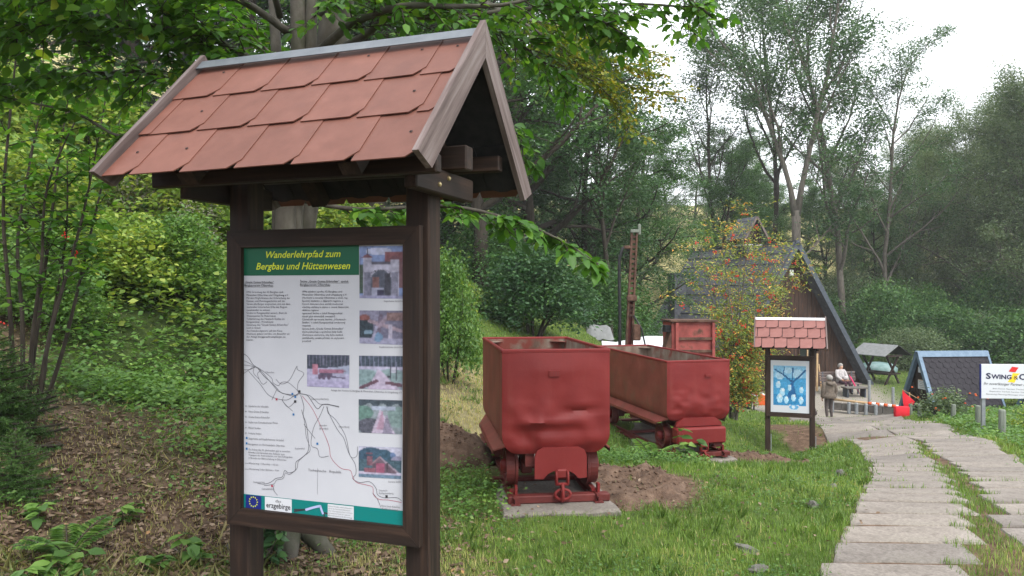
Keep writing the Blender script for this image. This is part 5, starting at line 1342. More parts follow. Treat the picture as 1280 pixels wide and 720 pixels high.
for side in (-1, 1):
    T = lambda a_, b_, n_: (side * (b_ * te / Sq + n_ * th / Sq), a_, tz0 + th - b_ * th / Sq + n_ * te / Sq)
    m = MB(); y0, y1 = ty0 - 0.3, ty1 + 0.25
    m.add([T(y0, 0, -.03), T(y1, 0, -.03), T(y1, Sq, -.03), T(y0, Sq, -.03), T(y0, 0, .02), T(y1, 0, .02), T(y1, Sq, .02), T(y0, Sq, .02)], [(0, 1, 2, 3), (4, 7, 6, 5), (0, 4, 5, 1), (1, 5, 6, 2), (2, 6, 7, 3), (3, 7, 4, 0)])
    trf = m.build('turret_roof', M['slate'], tur)
    for k in range(6):
        b0, b1 = Sq * k / 6, Sq * (k + 1) / 6 + .01; m = MB()
        m.add([T(y0 + .04, b0, .022), T(y1 - .02, b0, .022), T(y1 - .02, b1, .03), T(y0 + .04, b1, .03), T(y0 + .04, b0, .032), T(y1 - .02, b0, .032), T(y1 - .02, b1, .048), T(y0 + .04, b1, .048)], [(0, 1, 2, 3), (4, 7, 6, 5), (0, 4, 5, 1), (1, 5, 6, 2), (2, 6, 7, 3), (3, 7, 4, 0)])
        m.build('slate_course', M['slate'], trf)
    m = MB(); m.add([T(y0 - .02, 0, -.05), T(y0 + .02, 0, -.05), T(y0 + .02, Sq + .03, -.05), T(y0 - .02, Sq + .03, -.05), T(y0 - .02, 0, .055), T(y0 + .02, 0, .055), T(y0 + .02, Sq + .03, .055), T(y0 - .02, Sq + .03, .055)], [(0, 1, 2, 3), (4, 7, 6, 5), (0, 4, 5, 1), (1, 5, 6, 2), (2, 6, 7, 3), (3, 7, 4, 0)])
    m.build('turret_bargeboard', M['grey_wood_z'], tur)
m = MB(); m.box((-2.3, 6.2, 4.2), (0.7, 0.7, 2.6)); ch_ = m.build('chimney', M['slate'], hut); MB().box((-2.3, 6.2, 5.54), (0.82, 0.82, 0.1)).build('chimney_cap', M['dark_metal'], ch_)
# low wing to the hut's left: lean-to roof
m = MB(); m.prism([(-6.4, 0.0), (-6.4, 1.7), (-4.0, 2.5), (-3.0, 2.5), (-3.0, 0)], 2.0, 7.5); m.build('lean_to', M['hut_wood_z'], hut)
m = MB(); m.bar((-6.7, 4.7, 1.72), (-3.0, 4.7, 2.75), 5.9, 0.12, up=(0, 0, 1)); m.build('lean_to_roof', M['slate'], hut)

# ------------------------------------------------------------------ small A-frame shed by the path
SH = at(1152, 514, 22.3); SH.z = gz(SH.x, SH.y) - .05
shed = empty('storage_shed', SH, R(5), 'low A-frame shed with dark shingle roof and blue metal edging', 'shed')
sh_, sw_, sl_ = 1.80, 0.86, 2.0
m = MB(); npk2 = 14
for k in range(npk2):
    ya = -sw_ + 2 * sw_ * k / npk2; yb = ya + 2 * sw_ / npk2 - 0.012
    ta, tb_ = sh_ * (1 - abs(ya) / sw_) - .03, sh_ * (1 - abs(yb) / sw_) - .03
    if max(ta, tb_) < .1: continue
    m.prism([(ya, 0), (yb, 0), (yb, max(tb_, .01)), (ya, max(ta, .01))], -rp.uniform(0, .012), 0.03, 'x')
o = m.build('gable_wall', M['brown_wood_z'], shed); o['kind'] = 'stuff'
m = MB(); m.prism([(-sw_, 0), (sw_, 0), (0, sh_)], sl_ - .06, sl_ - .02, 'x'); m.build('rear_wall', M['brown_wood_z'], shed)
m = MB(); m.box((-0.03, -0.10, 0.86), (0.02, 0.42, 0.27)); nb = m.build('notice_plate', M['banner'], shed)
tag(nb, 'white notice on the shed gable')
for i in range(4): MB().box((-0.041, -0.10 - .02 * (i % 2), 0.93 - i * .05), (0.002, 0.32 - .04 * (i % 2), 0.012)).build('notice_line', M['ink_soft'], nb)
MB().box((-0.041, -0.10, 0.985), (0.002, 0.4, 0.02)).build('notice_line', M['pine'], nb)
MB().box((-0.03, 0.0, 1.28), (0.02, 0.2, 0.16)).build('notice_plate', M['banner'], shed)
Sq = math.hypot(sw_, sh_)
for side in (-1, 1):
    T = lambda a_, b_, n_: (a_, side * (b_ * sw_ / Sq + n_ * sh_ / Sq), sh_ - b_ * sh_ / Sq + n_ * sw_ / Sq)
    def pl_(m, y0, y1, b0, b1, n0, n1): m.add([T(y0, b0, n0), T(y1, b0, n0), T(y1, b1, n0), T(y0, b1, n0), T(y0, b0, n1), T(y1, b0, n1), T(y1, b1, n1), T(y0, b1, n1)], [(0, 1, 2, 3), (4, 7, 6, 5), (0, 4, 5, 1), (1, 5, 6, 2), (2, 6, 7, 3), (3, 7, 4, 0)]); return m
    rf = pl_(MB(), -.12, sl_, 0, Sq + .03, -.02, .02).build('roof_slope', M['shed_slate'], shed)
    if side < 0:
        rows, cols = 12, 10
        m = MB()
        for k in range(rows):
            for j in range(cols):
                w_ = (sl_ + .1) / cols; xa = -.11 + (j + (k % 2) * .5) * w_; xb = min(xa + w_ - .006, sl_)
                if xb - xa < .03: continue
                b0, b1 = Sq * k / rows, Sq * (k + 1) / rows + .015
                mid = (xa + xb) / 2
                poly = [(xa, b0), (xb, b0), (xb, b1 - .05), (mid + .04, b1), (mid - .04, b1), (xa, b1 - .05)]
                n_ = len(poly); lift = rp.uniform(0, .006)
                m.add([T(p[0], p[1], .021 + .007 * (p[1] - b0) / (b1 - b0) + lift) for p in poly] + [T(p[0], p[1], .026 + .009 * (p[1] - b0) / (b1 - b0) + lift) for p in poly], [tuple(range(n_)), tuple(range(2 * n_ - 1, n_ - 1, -1))] + [(q_, (q_ + 1) % n_, (q_ + 1) % n_ + n_, q_ + n_) for q_ in range(n_)])
        o = m.build('shingles', M['shed_slate'], rf); o['kind'] = 'stuff'
    pl_(MB(), -.17, -.06, -.01, Sq + .06, -.05, .055).build('edge_trim', M['blue_metal'], shed)
    pl_(MB(), sl_ - .03, sl_ + .03, -.01, Sq + .06, -.05, .055).build('edge_trim', M['blue_metal'], shed)
    pl_(MB(), -.172, sl_ + .032, -.012, .17, .056, .064).build('ridge_flashing', M['blue_metal'], shed)

# a second, darker shed behind the billboard, mostly out of the picture
S3 = Vector((14.3, 20.3, gz(14.5, 20.3) - .05))
sh2 = empty('market_stall', S3, R(5), 'dark A-frame stall with blue edge under the billboard', 'stall')
for side in (-1, 1):
    T = lambda a_, b_, n_: (a_, side * (b_ * sw_ / Sq + n_ * sh_ / Sq), 1.55 - b_ * .8 * sh_ / Sq + n_ * sw_ / Sq)
    pl_(MB(), -.1, 1.6, 0, Sq, -.02, .02).build('roof_slope', M['shed_slate'], sh2)
    pl_(MB(), -.16, -.05, -.01, Sq + .03, -.05, .055).build('edge_trim', M['blue_metal'], sh2)
MB().box((0.9, 0, 0.55), (1.2, .9, .06)).build('counter', M['pine'], sh2)
MB().box((1.5, 0, 0.6), (.05, 1.0, 1.1)).build('rear_wall', M['felt'], sh2)
m = MB(); m.lathe([(.12, 0), (.2, .1), (.16, .2), (.05, .24)], (0.5, -.1, .58), 'z', 10); o = m.build('cabbage', M['leaf_fresh'], None, True)
o.location = S3; o.rotation_euler = (0, 0, R(5)); tag(o, 'pale green round vegetable on the stall counter', 'vegetable')

# ------------------------------------------------------------------ billboard
BD = 13.4
bl = at(1226, 498, BD); bt_ = at(1226, 455, BD)
bb = empty('billboard', (bl.x, BD, gz(bl.x, BD)), R(-3), 'white advertising board with large dark lettering on grey posts', 'billboard')
bh = bt_.z - bl.z; zb_ = bl.z - gz(bl.x, BD); bw = 2.0
m = MB(); m.box((bw / 2, 0, zb_ + bh / 2), (bw, 0.03, bh), ch=0.004); bp = m.build('board', M['banner'], bb)
for xx in (0.06, bw - .15): MB().box((xx, 0.04, (zb_ + bh) / 2 - .1), (0.06, 0.045, zb_ + bh + .1)).build('post', M['galv'], bb)
MB().box((-.008, 0, zb_ + bh / 2), (0.014, 0.034, bh)).build('edge_strip', M['eu_blue'], bb)
yy = -0.0185
s_ = bh / 43.0                                            # photo pixels on the board
def bx_(px_, py_): return ((px_ - 1226) * BD / F, zb_ + bh - (py_ - 455.0) * s_)
def blet(txt, xa, xb, yb, cap, mat, bold=0, shear=0): a_ = bx_(xa, yb); b_ = bx_(xb, yb); lettering('lettering', txt, M[mat], bp, a_[0], b_[0], a_[1], cap * s_, yy, bold, shear, slope=-0.03)
M['logo_navy'] = plain('logo_navy', (0.012, 0.012, 0.05), .5); M['logo_red'] = plain('logo_red', (.55, .02, .02), .5); M['logo_yellow'] = plain('logo_yellow', (.75, .5, .02), .5)
blet('S', 1231.5, 1237.5, 473, 7.0, 'logo_navy', .03); blet('WING', 1238, 1262.5, 473, 5.4, 'logo_navy', .03)
blet('&', 1265, 1270.5, 474, 5.2, 'ink', 0); blet('C', 1271.5, 1279, 474, 7.0, 'logo_navy', .03)
blet('Ihr zuverlässiger Partner an', 1229, 1281, 480.5, 3.2, 'ink', 0.0, .2)
for i, (xa, xb) in enumerate(((1240, 1280), (1236, 1284), (1232, 1284))): blet(['Bau Forst Garten Technik', 'Reparatur Verleih Service Verkauf', 'Beratung Planung Montage Wartung'][i], xa, xb, 486 + i * 3.4, 1.5, 'ink_soft')
def para(pts, mat, y_): link('logo_mark', np_mesh('logo_mark', [(bx_(*p)[0], y_, bx_(*p)[1]) for p in pts], [(0, 1, 2, 3)], M[mat]), None, bp)
para([(1259, 464), (1263, 458), (1271, 459), (1267, 465)], 'logo_red', yy - .0006)
para([(1262, 472), (1264, 466), (1273, 466.5), (1266, 472)], 'logo_yellow', yy + .0014); para([(1258, 477), (1261, 472), (1270, 470), (1266, 478)], 'logo_yellow', yy + .0014)

# ------------------------------------------------------------------ posts, flag, red box, low barrier
fp = [(1252.5, 545, 512, 12.0), (1222.5, 533, 507, 14.8), (1191.5, 527, 505.5, 17.2), (1167, 522, 505, 19.6), (1149.5, 519, 505, 20.8), (1138, 516, 505, 21.6)]
fl = ['nearest weathered wooden post in the verge, below the billboard', 'weathered wooden post beside the billboard\'s grey leg', 'weathered wooden post in front of the leafy rose bush', 'weathered wooden post at the shed\'s blue front edge', 'weathered wooden post before the shed\'s dark gable', 'last small wooden post beside the red flag']
for (px_, yb, yt, D), lb in zip(fp, fl):
    p = at(px_, yb, D); g0 = gz(p.x, D); ht = (yb - yt) / F * D + (p.z - g0)
    m = MB(); rr = 0.052
    m.lathe([(rr * .98, -.25), (rr, 0), (rr * .98, ht - .02), (rr * .9, ht), (rr * .3, ht + .008)], (0, 0, 0), 'z', 10)
    o = m.build('fence_post', M['post_green'], None, True); o.location = (p.x, D, g0); o.rotation_euler = (rp.uniform(-.03, .03), rp.uniform(-.04, .04), rp.random() * 3)
    tag(o, lb, 'post', 'weathered posts along the verge')
fp0 = at(1136, 518, 22.0); g0 = gz(fp0.x, 22.0)
flag = empty('red_flag', (fp0.x, 22.0, g0), 0, 'red triangular flag on a thin leaning stick beside the shed', 'flag')
ft_ = at(1128, 487, 21.8) - Vector((fp0.x, 22.0, g0)); 
m = MB(); m.tube([(0.45, 0.1, 0.35), ft_], 0.010, 6); m.tube([(0.02, 0, -.1), (0.02, 0, .62)], 0.02, 6); m.build('stick', M['pine'], flag)
m = MB(); vs = []; e0, e1, e2 = ft_, at(1143, 502, 21.8) - Vector((fp0.x, 22.0, g0)), at(1130, 509, 21.8) - Vector((fp0.x, 22.0, g0))
e3 = at(1139, 511, 21.8) - Vector((fp0.x, 22.0, g0))
for i in range(7):
    for j in range(7):
        s_, t_ = i / 6, j / 6; p = e0.lerp(e1, s_).lerp(e2.lerp(e3, s_), t_) + Vector((0, .03 * math.sin(5 * s_ + 3 * t_), 0)); vs.append(p)
m.add(vs, [(i * 7 + j, i * 7 + j + 1, (i + 1) * 7 + j + 1, (i + 1) * 7 + j) for i in range(6) for j in range(6)]); m.build('cloth', M['flag_red'], flag, True)
rb_ = at(1127, 525, 21.6); g0 = gz(rb_.x, 21.6)
m = MB(); vs = []; hb_ = (525 - 508) / F * 21.6; 
m.box((0, 0, hb_ / 2 + (rb_.z - g0)), (.40, .16, hb_), ch=.025)
o = m.build('red_bag', M['flag_red'], None, True); o.location = (rb_.x, 21.6, g0); tag(o, 'square red cloth bag hanging below the red flag', 'bag')

bar = empty('low_barrier', (0, 0, 0), 0, 'low kerb with a pole wrapped partly in orange and white tape', 'barrier')
ba, bb2 = at(1036, 511, 30.5), at(1122, 512, 29.0); gz0 = -3.12
ba.z = bb2.z = gz0
n_k = 5
for i in range(n_k):
    p, q_ = ba.lerp(bb2, i / n_k), ba.lerp(bb2, (i + 1) / n_k - .01); m = MB(); m.bar(p + Vector((0, 0, .12)), q_ + Vector((0, 0, .12)), .2, .28, ch=.015); m.build('kerb_block', M['concrete'], bar)
for t in (0.02, .27, .38, .52, .66, .98):
    p = ba.lerp(bb2, t) + Vector((0, -.2, 0)); MB().lathe([(.07, -.1), (.07, .32), (.055, .34)], p, 'z', 10).build('stub_post', M['galv'], bar)
zp_ = .36
pa, pb = ba + Vector((.1, -.2, zp_ + .04)), bb2 + Vector((0.15, -.2, zp_ - .05))
m = MB(); m.tube([pa, pa.lerp(pb, .5)], .045, 8); m.build('pole', M['pine'], bar, True)
k_n = 9
for i in range(k_n):
    t0, t1 = .5 + .5 * i / k_n, .5 + .5 * (i + .97) / k_n; m = MB(); m.tube([pa.lerp(pb, t0), pa.lerp(pb, t1)], .06, 8); m.build('tape_band', M['orange' if i % 2 == 0 else 'white'], bar, True)
for t, hgt in ((0.66, 1.2), (1.0, 1.0)):
    p = ba.lerp(bb2, t) + Vector((0, .35, 0)); MB().tube([p, p + Vector((0, 0, hgt))], .055, 8).build('steel_post', M['galv'], bar)

# ------------------------------------------------------------------ bench, table, planter, tools, shelter
BN = at(1050, 493, 34.2); BN.z = gz(BN.x, BN.y)
bench = empty('park_bench', BN, R(8), 'grey slatted bench before the hut with a person sitting on it', 'bench')
for i in range(4): MB().box((0, -.28 + .13 * i, .45), (1.75, .1, .035), ch=.006).build('seat_slat', M['grey_wood_x'], bench)
for i in range(4): MB().box((0, .19 + .02 * i, .58 + .11 * i), (1.75, .03, .085), ch=.006).build('back_slat', M['grey_wood_x'], bench)
for sx in (-1, 1):
    MB().bar((sx * .7, -.28, 0), (sx * .7, -.28, .44), .06, .06).build('leg', M['dark_metal'], bench); MB().bar((sx * .7, .16, 0), (sx * .7, .26, .95), .06, .06).build('leg', M['dark_metal'], bench)
BT = at(1068, 496, 33.4); BT.z = gz(BT.x, BT.y)
tbl = empty('low_table', BT, R(5), 'low grey stone-topped table right of the seated person', 'table')
MB().box((0, 0, .42), (1.0, .5, .06), ch=.01).build('table_top', M['concrete'], tbl)
for sx in (-1, 1): MB().box((sx * .4, 0, .195), (.06, .4, .39)).build('leg', M['dark_metal'], tbl)
PLT = at(934.5, 503, 29.0); PLT.z = gz(PLT.x, 29)
plr = empty('planter', PLT, 0, 'black plant tub with fresh green leaves before the hut', 'planter')
MB().lathe([(.14, 0), (.16, .1), (.19, .42), (.205, .42), (.2, .38)], (0, 0, 0), 'z', 14).build('tub', M['hose'], plr, True)
r_ = np.random.default_rng(5)
leaf_obj('leaves', cloud(r_.normal(0, .12, (30, 3)) + np.array([0, 0, .5]), 7, .06, .12, r_), M['leaf_fresh'], plr)
TB = at(951, 505, 29.4); TB.z = gz(TB.x, 29.4)
tt = empty('garden_table', TB, R(10), 'dark garden table with orange cloth left of the blue poster board', 'table')
MB().box((0, 0, .62), (.95, .6, .035), ch=.008).build('table_top', M['white'], tt)
for sx in (-1, 1):
    for sy in (-1, 1): MB().bar((sx * .42, sy * .25, 0), (sx * .42, sy * .25, .6), .04, .04).build('leg', M['felt'], tt)
m = MB(); m.box((-.12, -.305, .45), (.3, .012, .36)); m.box((-.12, -.1, .642), (.3, .42, .01)); o = m.build('tablecloth', M['orange']); o.location = TB; o.rotation_euler = (0, 0, R(10)); tag(o, 'orange cloth hanging over the front of the garden table', 'cloth')
ch0 = TB + Vector((-.75, .25, 0))
chd = empty('garden_chair', ch0, R(-40), 'dark garden chair beside the table with orange cloth', 'chair')
MB().box((0, 0, .44), (.42, .42, .03)).build('seat', M['felt'], chd); MB().box((0, .2, .7), (.42, .03, .45)).build('backrest', M['felt'], chd)
for sx in (-1, 1):
    for sy in (-1, 1): MB().bar((sx * .18, sy * .18, 0), (sx * .18, sy * .18, .44), .03, .03).build('leg', M['felt'], chd)
for i, (pxt, pxb, col) in enumerate(((1021.5, 1021, 'pine'), (1023.5, 1027, 'pine'))):
    p0 = at(pxb, 492, 35.0); p0.z = gz(p0.x, p0.y); p1 = at(pxt, 442 if i == 0 else 455, 35.4); m = MB(); m.tube([p0, p1], .03 + .02 * (i == 0), 6)
    o = m.build('timber_pole' if i == 0 else 'broom_stick', M[col]); tag(o, 'thick pale timber pole against the hut wall' if i == 0 else 'thin leaning broom stick against the hut wall', 'pole')
bo = at(925, 500, 29.5); bo.z = gz(bo.x, 29.5)
# shelter with crossed legs
SB = at(1101, 489, 37.5); SB.z = gz(SB.x, SB.y)
sb = empty('picnic_shelter', SB, R(25), 'small shelter with tilted grey roof on crossed timber legs', 'shelter'); sb.scale = (.76, .76, .8)
for yy in (-.9, .9):
    m = MB(); m.bar((-.75, yy, -.1), (.55, yy, 1.75), .1, .1); m.build('leg', M['brown_wood_z'], sb); m = MB(); m.bar((.75, yy + .11, -.1), (-.5, yy + .11, 1.75), .1, .1); m.build('leg', M['brown_wood_z'], sb)
    MB().box((0, yy - .11, 1.7), (1.4, .08, .12)).build('tie', M['brown_wood_x'], sb)
MB().box((0.0, 0, .6), (1.2, 2.0, .08)).build('table_top', M['brown_wood_y'], sb)
for side in (-1, 1):
    m = MB(); m.bar((side * .02, 0, 2.35), (side * 1.25, 0, 1.72), 2.6, .05, up=(0, 0, 1)); m.build('roof_slope', M['tarp_grey' if side < 0 else 'felt'], sb)
cv = at(1098, 482, 41.0); cv.z = gz(cv.x, cv.y); m = MB(); m.lathe([(.9, 0), (.95, .3), (.7, .52), (.2, .6)], (0, 0, 0), 'z', 12); o = m.build('covered_woodpile', surf('cover_teal', [(.3, (.05, .13, .12)), (.7, (.22, .3, .3))], 3, 5, .6), None, True); o.location = cv; tag(o, 'low woodpile under a teal cover behind the crossed timber legs', 'woodpile')

# ------------------------------------------------------------------ people
def loft(m, rings, n=12):
    """rings: (centre, rx, ry) stacked; elliptical sections."""
    vs, fs = [], []
    for c_, rx, ry in rings:
        for k in range(n):
            t = 2 * math.pi * k / n; vs.append((c_[0] + rx * math.cos(t), c_[1] + ry * math.sin(t), c_[2]))
    for i in range(len(rings) - 1):
        for k in range(n): a_, b_ = i * n + k, i * n + (k + 1) % n; fs.append((a_, b_, b_ + n, a_ + n))
    fs += [tuple(range(n - 1, -1, -1)), tuple(range(len(vs) - n, len(vs)))]
    m.add(vs, fs); return m

def person(loc, rz, joints, edges, radii, skin_rule, label, extra):
    """Body: one continuous skinned surface over a posed skeleton."""
    root = empty('person', loc, rz, label, 'person')
    me = bpy.data.meshes.new('body'); names = list(joints)
    me.from_pydata([joints[k] for k in names], [(names.index(a_), names.index(b_)) for a_, b_ in edges], [])
    ob = bpy.data.objects.new('body', me); COL.objects.link(ob)
    md = ob.modifiers.new('Skin', 'SKIN'); md.use_smooth_shade = True
    for i, k in enumerate(names):
        sv = me.skin_vertices[0].data[i]; sv.radius = (radii[k] if isinstance(radii[k], tuple) else (radii[k], radii[k])); sv.use_root = (k == 'pelvis')
    sbm = ob.modifiers.new('Sub', 'SUBSURF'); sbm.levels = sbm.render_levels = 2
    dg = bpy.context.evaluated_depsgraph_get()
    bm_ = bpy.data.meshes.new_from_object(ob.evaluated_get(dg)); bpy.data.objects.remove(ob)
    bm_.materials.clear()
    mats = [M['skin'], M[extra['legs']], M['shoe'], M[extra['top']]]
    for mt in mats: bm_.materials.append(mt)
    bm_.polygons.foreach_set('material_index', [skin_rule(p.center) for p in bm_.polygons])
    bm_.name = 'body'
    link('body', bm_, None, root)
    return root

STAND = dict(pelvis=(0, 0, .90), belly=(0, -.01, 1.05), chest=(0, .0, 1.25), neck=(0, .0, 1.42), head0=(0, .01, 1.50), head1=(0, .0, 1.60),
             hl=(-.09, 0, .86), kl=(-.10, .03, .48), al=(-.09, -.02, .09), tl=(-.09, .13, .04), hr=(.09, 0, .86), kr=(.10, .06, .48), ar=(.10, .0, .09), tr=(.10, .15, .04),
             sl=(-.18, 0, 1.36), el=(-.235, -.03, 1.09), wl=(-.24, .04, .86), hdl=(-.235, .06, .76), sr=(.18, 0, 1.36), er=(.235, -.03, 1.09), wr=(.24, .04, .86), hdr=(.235, .06, .76))
SE = [('pelvis', 'belly'), ('belly', 'chest'), ('chest', 'neck'), ('neck', 'head0'), ('head0', 'head1'), ('pelvis', 'hl'), ('hl', 'kl'), ('kl', 'al'), ('al', 'tl'), ('pelvis', 'hr'), ('hr', 'kr'), ('kr', 'ar'), ('ar', 'tr'), ('chest', 'sl'), ('sl', 'el'), ('el', 'wl'), ('wl', 'hdl'), ('chest', 'sr'), ('sr', 'er'), ('er', 'wr'), ('wr', 'hdr')]
SR = dict(pelvis=(.15, .12), belly=(.15, .12), chest=(.16, .12), neck=.06, head0=.085, head1=.10, hl=.10, kl=.065, al=.048, tl=.045, hr=.10, kr=.065, ar=.048, tr=.045, sl=.07, el=.052, wl=.038, hdl=.036, sr=.07, er=.052, wr=.038, hdr=.036)
def rule_stand(c_):
    if c_.z > 1.40 and abs(c_.x) < .12: return 0
    if abs(c_.x) > .19 and c_.z < .84: return 0
    if c_.z < .10: return 2
    if c_.z < .92 and abs(c_.x) < .2: return 1
    return 3
def coat(root, mat, z0, hood=True, flare=.06):
    m = MB()
    loft(m, [((0, 0, z0), .205 + flare, .15 + flare * .7), ((0, 0, z0 + .12), .205 + flare * .7, .16), ((0, 0, 1.02), .19, .15), ((0, 0, 1.2), .20, .15), ((0, 0, 1.33), .20, .14), ((0, 0, 1.41), .12, .10), ((0, 0, 1.46), .075, .08)], 18)
    for s in (-1, 1): m.tube([(s * .15, 0, 1.37), (s * .21, -.01, 1.27), (s * .25, -.03, 1.09), (s * .252, .03, .9), (s * .25, .045, .84)], [.085, .085, .072, .06, .058], 10)
    cobj = m.build('jacket', M[mat], root, True)
    if hood:
        m = MB(); m.tube([(-.13, -.06, 1.40), (-.1, -.14, 1.36), (0, -.17, 1.33), (.1, -.14, 1.36), (.13, -.06, 1.40)], [.05, .065, .075, .065, .05], 8); m.build('hood', M[mat], cobj, True)
    return cobj
def hair(root, c_, mat, s=1.0, dy=-.012):
    m = MB(); r2 = random.Random(3); rings = []
    for zz, rr in ((-.085, .085), (-.05, .108), (0, .118), (.05, .108), (.09, .075), (.112, .03)): rings.append((( c_[0], c_[1] + dy + (0 if zz > .03 else dy * .8), c_[2] + zz * s), rr * s, rr * s * 1.08))
    loft(m, rings, 14); m.build('hair', M[mat], root, True)
def hand_fingers(root, wrist, d, s):
    m = MB(); w = Vector(wrist); d = Vector(d).normalized(); side = Vector((0, 1, 0))
    for k in range(4):
        p = w + d * .05 + side * (-.03 + .02 * k); L = (.055, .068, .064, .05)[k]; m.tube([p, p + d * L * .5, p + d * L + Vector((s * -.012, 0, 0))], [.010, .009, .007], 6)
    p = w + d * .01 + side * .035; m.tube([p, p + d * .03 + side * .018, p + d * .055 + side * .02], [.011, .010, .008], 6)
    m.build('fingers', M['skin'], root, True)

PA = at(1036.5, 526.5, 28.0); PA.z = gz(PA.x, 28.0)
pa_ = person(PA, R(8), STAND, SE, SR, rule_stand, 'grey-haired person in a brown hooded jacket standing with back turned', dict(legs='trousers_grey', top='jacket_brown'))
coat(pa_, 'jacket_brown', .80); hair(pa_, (0, 0, 1.56), 'hair_grey', .95, -.02)
for s in (-1, 1): hand_fingers(pa_, (s * .236, .06, .80), (0, .05, -1), s)
PB = at(1013.5, 525, 29.2); PB.z = gz(PB.x, 29.2)
W2J = dict(STAND); W2J.update(kl=(-.10, .2, .50), al=(-.09, .22, .09), tl=(-.09, .36, .05), ar=(.10, -.2, .12), tr=(.10, -.07, .04), kr=(.1, .0, .49))
pb_ = person(PB, R(60), W2J, SE, SR, rule_stand, 'walking person in a blue jacket half hidden behind the poster board', dict(legs='trousers_grey', top='jacket_blue'))
coat(pb_, 'jacket_blue', .82, False, .03); hair(pb_, (0, 0, 1.56), 'hair_grey', .95, -.025)
for s in (-1, 1): hand_fingers(pb_, (s * .236, .06, .80), (0, .05, -1), s)
SIT = dict(pelvis=(0, .02, .55), belly=(0, .03, .70), chest=(0, .05, .92), neck=(0, .02, 1.10), head0=(0, -.01, 1.18), head1=(0, -.02, 1.28), hl=(-.10, -.02, .53), kl=(-.12, -.42, .54), al=(-.10, -.46, .09), tl=(-.11, -.60, .05), hr=(.10, -.02, .53), kr=(.10, -.42, .55), ar=(.12, -.44, .09), tr=(.13, -.58, .05), sl=(-.18, .04, 1.03), el=(-.25, -.06, .78), wl=(-.17, -.24, .66), hdl=(-.13, -.31, .63), sr=(.18, .04, 1.03), er=(.25, -.06, .78), wr=(.15, -.24, .66), hdr=(.10, -.31, .63))
def rule_sit(c_):
    if c_.z > 1.07: return 0
    if c_.y < -.22 and c_.z > .6 and abs(c_.x) < .2 and c_.z < .72: return 0
    if c_.z < .11: return 2
    if c_.z < .62: return 1
    return 3
pc_ = person(Vector((BN.x + .0, BN.y - .08, BN.z)), R(20), SIT, SE, SR, rule_sit, 'white-haired person in pale jacket and dark trousers sitting on the bench', dict(legs='trousers_plum', top='coat_pale'))
m = MB(); loft(m, [((0, .02, .5), .20, .17), ((0, .02, .7), .20, .16), ((0, .04, .9), .20, .15), ((0, .04, 1.02), .19, .13), ((0, .02, 1.09), .1, .09)], 16)
for s in (-1, 1): m.tube([(s * .15, .04, 1.04), (s * .22, .01, .95), (s * .26, -.06, .78), (s * .2, -.18, .69), (s * .165, -.24, .66)], [.08, .08, .07, .058, .055], 10)
m.build('jacket', M['coat_pale'], pc_, True); hair(pc_, (0, -.015, 1.255), 'hair_grey', .96, .03)
for s in (-1, 1): hand_fingers(pc_, (s * .125, -.31, .64), (0, -1, -.2), s)
m = MB(); m.box((.05, -.22, .72), (.26, .2, .18), ch=.05); o = m.build('handbag', M['coat_pale'], None, True); o.location = pc_.location; o.rotation_euler = pc_.rotation_euler; tag(o, 'pale bag held on the lap of the seated person', 'bag')
m = MB(); m.tube([(.42, -.1, .75), (.5, -.35, .42), (.62, -.62, .05)], [.035, .03, .01], 8); m.tube([(.42, -.1, .75), (.40, -.04, .83)], .012, 6); o = m.build('folded_umbrella', M['pink'], None, True); o.location = BN; tag(o, 'pink folded umbrella leaning beside the seated person', 'umbrella')

# ------------------------------------------------------------------ soil heaps and stones
def mound(cx, cy, rx, ry, h, seed, label, flat=False):
    n = 30; vs = []; 
    for i in range(n + 1):
        for j in range(n + 1):
            u, v = -1.25 + 2.5 * i / n, -1.25 + 2.5 * j / n
            x, y = cx + u * rx, cy + v * ry
            d = math.hypot(u, v) + 0.22 * float(vnoise(x, y, 2.4, seed))
            k = max(0.0, 1 - d); k = k ** 0.8 if not flat else min(1, 2.2 * k)
            z = h * k + (0.05 * float(vnoise(x, y, 5, seed + 1)) + 0.03 * float(vnoise(x, y, 13, seed + 2)) + .015 * float(vnoise(x, y, 29, seed + 3))) * min(1, 3 * k)
            vs.append((x - cx, y - cy, z - (0.08 if k <= 0 else 0.0)))
    gv = ground(np.array([p[0] + cx for p in vs]), np.array([p[1] + cy for p in vs]))
    g0 = gz(cx, cy)
    vs = [(p[0], p[1], p[2] + gv[k] - g0) for k, p in enumerate(vs)]
    m = MB(); N = n + 1
    m.add(vs, [(i * N + j, (i + 1) * N + j, (i + 1) * N + j + 1, i * N + j + 1) for i in range(n) for j in range(n)])
    root = empty('soil_heap', (cx, cy, g0), 0, label, 'soil heap', 'heaps of dug earth')
    m.build('earth', M['soil'], root, True)
    r_ = random.Random(seed); mm = MB()
    for k in range(300):
        u, v = r_.gauss(0, .55), r_.gauss(0, .55)
        if math.hypot(u, v) > 1.2: continue
        i, j = int((u + 1.25) / 2.5 * n + .5), int((v + 1.25) / 2.5 * n + .5)
        p = vs[i * N + j]; s = r_.uniform(.006, .024)
        mm.box((p[0], p[1], p[2] + s * .3), (s * r_.uniform(.8, 1.6), s, s * .8), Matrix.Rotation(r_.random() * 3, 3, 'Z') @ Matrix.Rotation(r_.random(), 3, 'X'), ch=s * .25)
    o = mm.build('clods', M['soil'], root); o['kind'] = 'stuff'
    return root
mound(-0.72, 7.35, 0.55, 0.6, 0.30, 3, 'mound of brown soil left of the nearer cart')
mound(1.05, 6.8, 0.55, 0.95, 0.05, 4, 'spread of bare brown earth between the two carts', True)
mound(3.2, 10.3, 0.78, 0.42, 0.13, 5, 'low strip of brown soil before the poster board')

